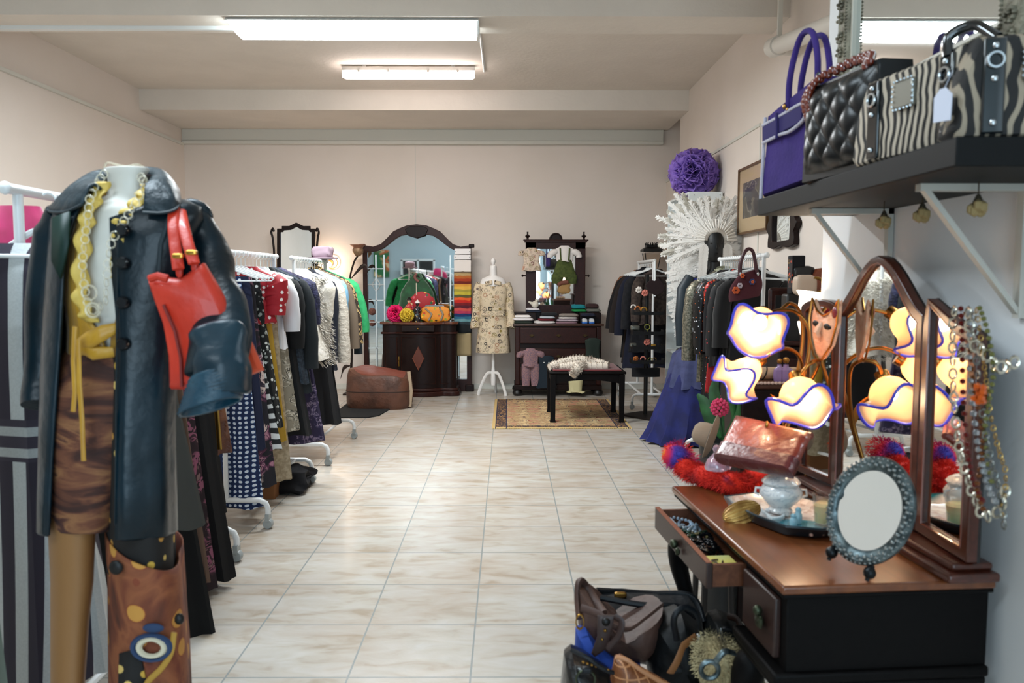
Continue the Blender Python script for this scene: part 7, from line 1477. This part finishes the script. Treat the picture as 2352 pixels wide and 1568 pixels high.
for k in range(3): a = k*2.1; B().tube([(.06*math.cos(a), .06*math.sin(a), zs_-.02), (.09*math.cos(a), .09*math.sin(a), 0)], .012, 8).build('leg', blackwood, t)
# ================================================================== BAGS ON THE FLOOR (foreground right)
def bagpuff(name, label, px_pts, Y, th, mt, lean=0., extra=None, cat='handbag', wob=.012, sub=4, body='bag_body'):
    P = [W(px, py, Y+lean*(i_z)) for (px, py, *r_) in px_pts for i_z in ((r_[0] if r_ else 0),)]
    c = sum(P, Vector())/len(P); zmin = min(p.z for p in P); dz = 0
    t = thing(name, label, cat, (c.x, Y, 0)); m = B(); puff(m, [p-Vector((c.x, Y, -dz)) for p in P], (0, 1, .0), th, sub=sub, wob=wob, prof=((-1, .1), (-.98, .35), (-.92, .58), (-.8, .76), (-.6, .9), (-.3, .98), (0, 1), (.3, .98), (.6, .9), (.8, .76), (.95, .5), (1, .1))); m.build(body, mt, t)
    if extra: extra(t, lambda px, py, d=0: W(px, py, Y+d)-Vector((c.x, Y, 0)))
    return t
brn = M('brown_suede_leather', '3E2A24', .6, pat=p_mix('4E352C', 7), bump=('noise', 12, .6)); brd2 = M('brown_strap', '32201C', .5); nav = M('navy_black_leather', '070C12', .5, bump=('noise', 10, .5), spec=.35)
def ex1(t, L):
    B().tube(crom([L(1335, 1395, -.12), L(1378, 1412, -.15), L(1392, 1430, -.16), L(1440, 1445, -.15), L(1480, 1420, -.12), L(1520, 1388, -.08)]), .012, 8, .5).build('rim', brn, t)
    m = B(); puff(m, [L(1372, 1412, -.17), L(1412, 1412, -.17), L(1405, 1450, -.175), L(1392, 1490, -.175), L(1366, 1508, -.17), L(1358, 1500, -.17), L(1372, 1460, -.175)], (0, 1, 0), .012, sub=3); m.build('flap_strap', brd2, t)
    B().tube(crom([L(1412, 1415, -.18), L(1428, 1428, -.19), L(1420, 1460, -.19), L(1395, 1490, -.185)]), .01, 8, .4).build('strap_end', brd2, t)
    m = B(); [m.ball(L(x, y, -.182), .005, 8) for x, y in ((1390, 1448), (1383, 1468))]; m.build('stud', brass, t)
    B().ball(L(1392, 1428, -.18), (.012, .008, .012), 10).build('button', blackm, t)
    B().tube(crom([L(1330, 1420, -.06), L(1326, 1370, -.02), L(1330, 1335, 0), L(1345, 1350, .02), L(1368, 1385, -.02), L(1385, 1410, -.08)]), .016, 8, .6).build('handle', brn, t)
    B().torus(L(1332, 1428, -.12), .016, .003, 'y', 16, 6, .7, 1.3).build('ring', brass, t)
bagpuff('brown_satchel', 'slouchy brown leather satchel with buckle strap, topmost of the floor bags', [(1328, 1345), (1345, 1352), (1380, 1400), (1425, 1430), (1480, 1410), (1520, 1385), (1522, 1430), (1505, 1470), (1478, 1500), (1430, 1500), (1390, 1490), (1352, 1468), (1328, 1430)], 2.34, .26, brn, extra=ex1)
def ex2(t, L):
    B().tube(crom([L(1370, 1358, .0), L(1430, 1362, .02), L(1500, 1368, .03), L(1570, 1366, .02), L(1600, 1385, 0), L(1615, 1430, -.05)]), .014, 8, .7).build('rim', nav, t)
    B().tube(crom([L(1378, 1372, -.1), L(1470, 1388, -.12), L(1560, 1394, -.12), L(1605, 1425, -.1)]), .01, 8).build('handle', nav, t)
    m = B(); m.rbox(L(1425, 1366, -.03), (.04, .015, .02)); m.build('buckle', brass, t)
bagpuff('navy_tote', 'large open navy black leather tote behind the brown satchel on the floor', [(1362, 1362), (1430, 1362), (1520, 1370), (1580, 1368), (1608, 1400), (1618, 1450), (1600, 1500), (1500, 1520), (1400, 1500), (1370, 1440)], 2.52, .22, nav, extra=ex2)
def ex3(t, L):
    B().tube(crom([L(1555, 1470, -.13), L(1548, 1420, -.15), L(1570, 1395, -.14), L(1600, 1410, -.13), L(1612, 1460, -.12)]), .009, 8, .6).build('handle', nav, t)
    B().tube([L(1598, 1462, -.14), L(1570, 1482, -.16), L(1555, 1520, -.18), L(1540, 1545, -.17)], .013, 8, .25).build('tan_strap', M('tan_strap', '8A5A34', .5), t); B().ball(L(1606, 1462, -.15), .01, 8).build('snap', silver, t)
bagpuff('black_bucket_bag', 'black leather bag with tan strap between the satchel and the fur bag', [(1500, 1420), (1560, 1400), (1612, 1440), (1620, 1520), (1600, 1600), (1500, 1600), (1480, 1500)], 2.3, .24, M('black_soft_leather', '060809', .55, bump=('noise', 10, .5), spec=.25), extra=ex3)
bagpuff('blue_bag', 'bright blue fabric bag squeezed under the brown satchel', [(1322, 1445), (1345, 1440), (1380, 1475), (1430, 1505), (1470, 1520), (1460, 1600), (1380, 1600), (1318, 1540)], 2.26, .16, M('royal_blue_canvas', '12388A', .8), wob=.006)
bs_ = M('black_studded_leather', '0A0C0D', .35, bump=('noise', 20, .4), coat=.25)
def ex4(t, L):
    m = B(); [m.ball(L(1340+k*9.5, 1520+k*3.1, -.1), (.0045, .003, .0045), 6) for k in range(7)]; m.build('stud_row', brass, t); B().torus(L(1345, 1560, -.105), .025, .0032, 'y', 20, 6).build('ring', M('green_brass'), t); m = B(); m.rbox(L(1347, 1538, -.1), (.026, .02, .018)); m.build('ring_tab', nav, t)
    B().tube(crom([L(1312, 1492, -.08), L(1345, 1508, -.1), L(1385, 1535, -.1), L(1420, 1548, -.09)]), .006, 8).build('top_edge', nav, t)
bagpuff('studded_bag', 'black studded leather bag with brass ring at the bottom edge of the pile', [(1296, 1503), (1312, 1490), (1345, 1506), (1400, 1542), (1405, 1600), (1400, 1720), (1280, 1720), (1286, 1600)], 2.14, .2, bs_, extra=ex4, wob=.004)
wov = M('woven_tan_leather', '7A4624', .5, pat=lambda t, c: t.mix(t.mk('ShaderNodeTexBrick', {'offset': 0., 'squash': 1.}, Vector=t.map(rot=(1.5708, .62, 0)), Scale=1., Mortar_Size=.0022, Mortar_Smooth=.3, Brick_Width=.026, Row_Height=.03, Color1=(0,0,0,1), Color2=(1,1,1,1), Bias=0.).outputs[1], '6E3E1E', 'B07A50'), bump=('noise', 40, .3))
def ex5(t, L): B().tube(crom([L(1415, 1508, -.07), L(1440, 1515, -.08), L(1475, 1540, -.08), L(1530, 1572, -.07)]), .006, 8).build('flap_edge', M('tan_edge', 'A8744E', .5), t)
bagpuff('woven_clutch', 'tan woven leather clutch lying at the bottom of the floor bags', [(1412, 1508), (1425, 1504), (1475, 1535), (1545, 1575), (1560, 1700), (1430, 1660), (1402, 1560)], 2.06, .09, wov, extra=ex5, wob=.002)
fw = M('mottled_cream_fur', '9A8A68', .95, pat=lambda t, c: t.ramp(t.noise(9, 3, None, .5), [(.36, '3A2E1C'), (.46, '9A8A64'), (.6, 'B0A27C')]), bump=('noise', 80, 1))
def ex6(t, L):
    m = B(); rnd = random.Random(3); P = [L(1640, 1505, -.03), L(1655, 1520, -.04), L(1690, 1560, -.04), L(1700, 1600, -.03), L(1650, 1570, -.03)]; fluff(m, P, .065, 9000, 3, .008, .0014); m.build('fur_pile', fw, t)
    B().torus(L(1630, 1538, -.15), .022, .007, 'y', 20, 8).build('pewter_ring', pew, t); B().tube(crom([L(1640, 1525, -.15), L(1655, 1505, -.155), L(1668, 1495, -.15), L(1688, 1500, -.12)]), .008, 8, .5).build('chain_tab', pew, t)
bagpuff('fur_handbag', 'cream and brown mottled fur bag with pewter ring near the table foot', [(1625, 1475), (1648, 1468), (1680, 1485), (1692, 1520), (1725, 1545), (1745, 1568), (1748, 1720), (1620, 1720), (1606, 1520)], 2.12, .16, fw, extra=ex6)
def ex7(t, L):
    B().tube(crom([L(1650, 1460, -.05), L(1662, 1445, -.07), L(1680, 1448, -.07), L(1690, 1470, -.06)]), .008, 8).build('handle', nav, t); B().tube(crom([L(1672, 1415, -.03), L(1695, 1425, -.06), L(1700, 1470, -.08), L(1680, 1520, -.08)]), .011, 8, .5).build('brown_strap', M('dark_brown_strap', '2E1A12', .5), t); B().tube([L(1656, 1442, -.1), L(1656, 1462, -.11), L(1662, 1470, -.11)], .005, 8).build('hook', silver, t)
bagpuff('black_shoulder_bag', 'black shoulder bag with brown strap underneath the dressing table', [(1632, 1415), (1655, 1410), (1700, 1425), (1730, 1460), (1750, 1560), (1740, 1650), (1640, 1650), (1618, 1500), (1620, 1440)], 2.45, .24, M('black_soft_leather'), extra=ex7)
# a few furnishings in the front half of the shop, seen only in the mirrors
t = thing('display_cabinet', 'white glazed display cabinet standing at the front wall, seen in the arched mirror', 'cabinet', (-2.6, -2.9, 0)); B().box(-.5, .5, -.25, .2, 0, 1.0).build('body', wsh, t)
m = B(); [m.box(x, x+.06, .14, .2, 1.0, 2.0) for x in (-.5, -.03, .44)]; [m.box(-.5, .5, .14, .2, z, z+.06) for z in (1.0, 1.5, 1.97)]; m.build('door_frame', wsh, t); B().box(-.48, .48, .1, .14, 1.0, 2.0).build('glass', M('dark_cabinet_glass', '1A2226', .2), t)
make_rack('white rack of dark clothes near the shop front, seen in the mirrors', -2.3, -1.9, -.4, 1.6)
for i, (c_, y, lab) in enumerate((('0C0E16', -1.75, 'black coat'), ('8A1018', -1.6, 'red jacket'), ('1A2A3A', -1.45, 'slate blue coat'), ('0A0A0C', -1.3, 'black dress'), ('B8B0A0', -1.15, 'cream jacket'), ('141C18', -1.0, 'dark green coat'), ('2A1A14', -.85, 'brown coat'), ('0C1020', -.7, 'navy dress'), ('5A5A5C', -.55, 'grey coat'))):
    garment(lab.split()[-1], lab+' on the rack near the shop front window', lab.split()[-1], (-2.3, y, 1.58), 0, M('front_'+c_, c_, .9), hw=.22, length=.85+.1*(i % 3), hem=.24, th=.05, sleeve=(.55, .05, .06))
tag(B().box(-3.95, -3.5, -3.18, -3.15, 1.5, 2.3).build('poster', M('green_orange_poster', '2E7A4A', .6, pat=p_floral(['D86A3A', 'E8D0A0', '2E7A4A'], 3))), 'green and orange poster on the front wall, seen in the mirrors', 'poster')
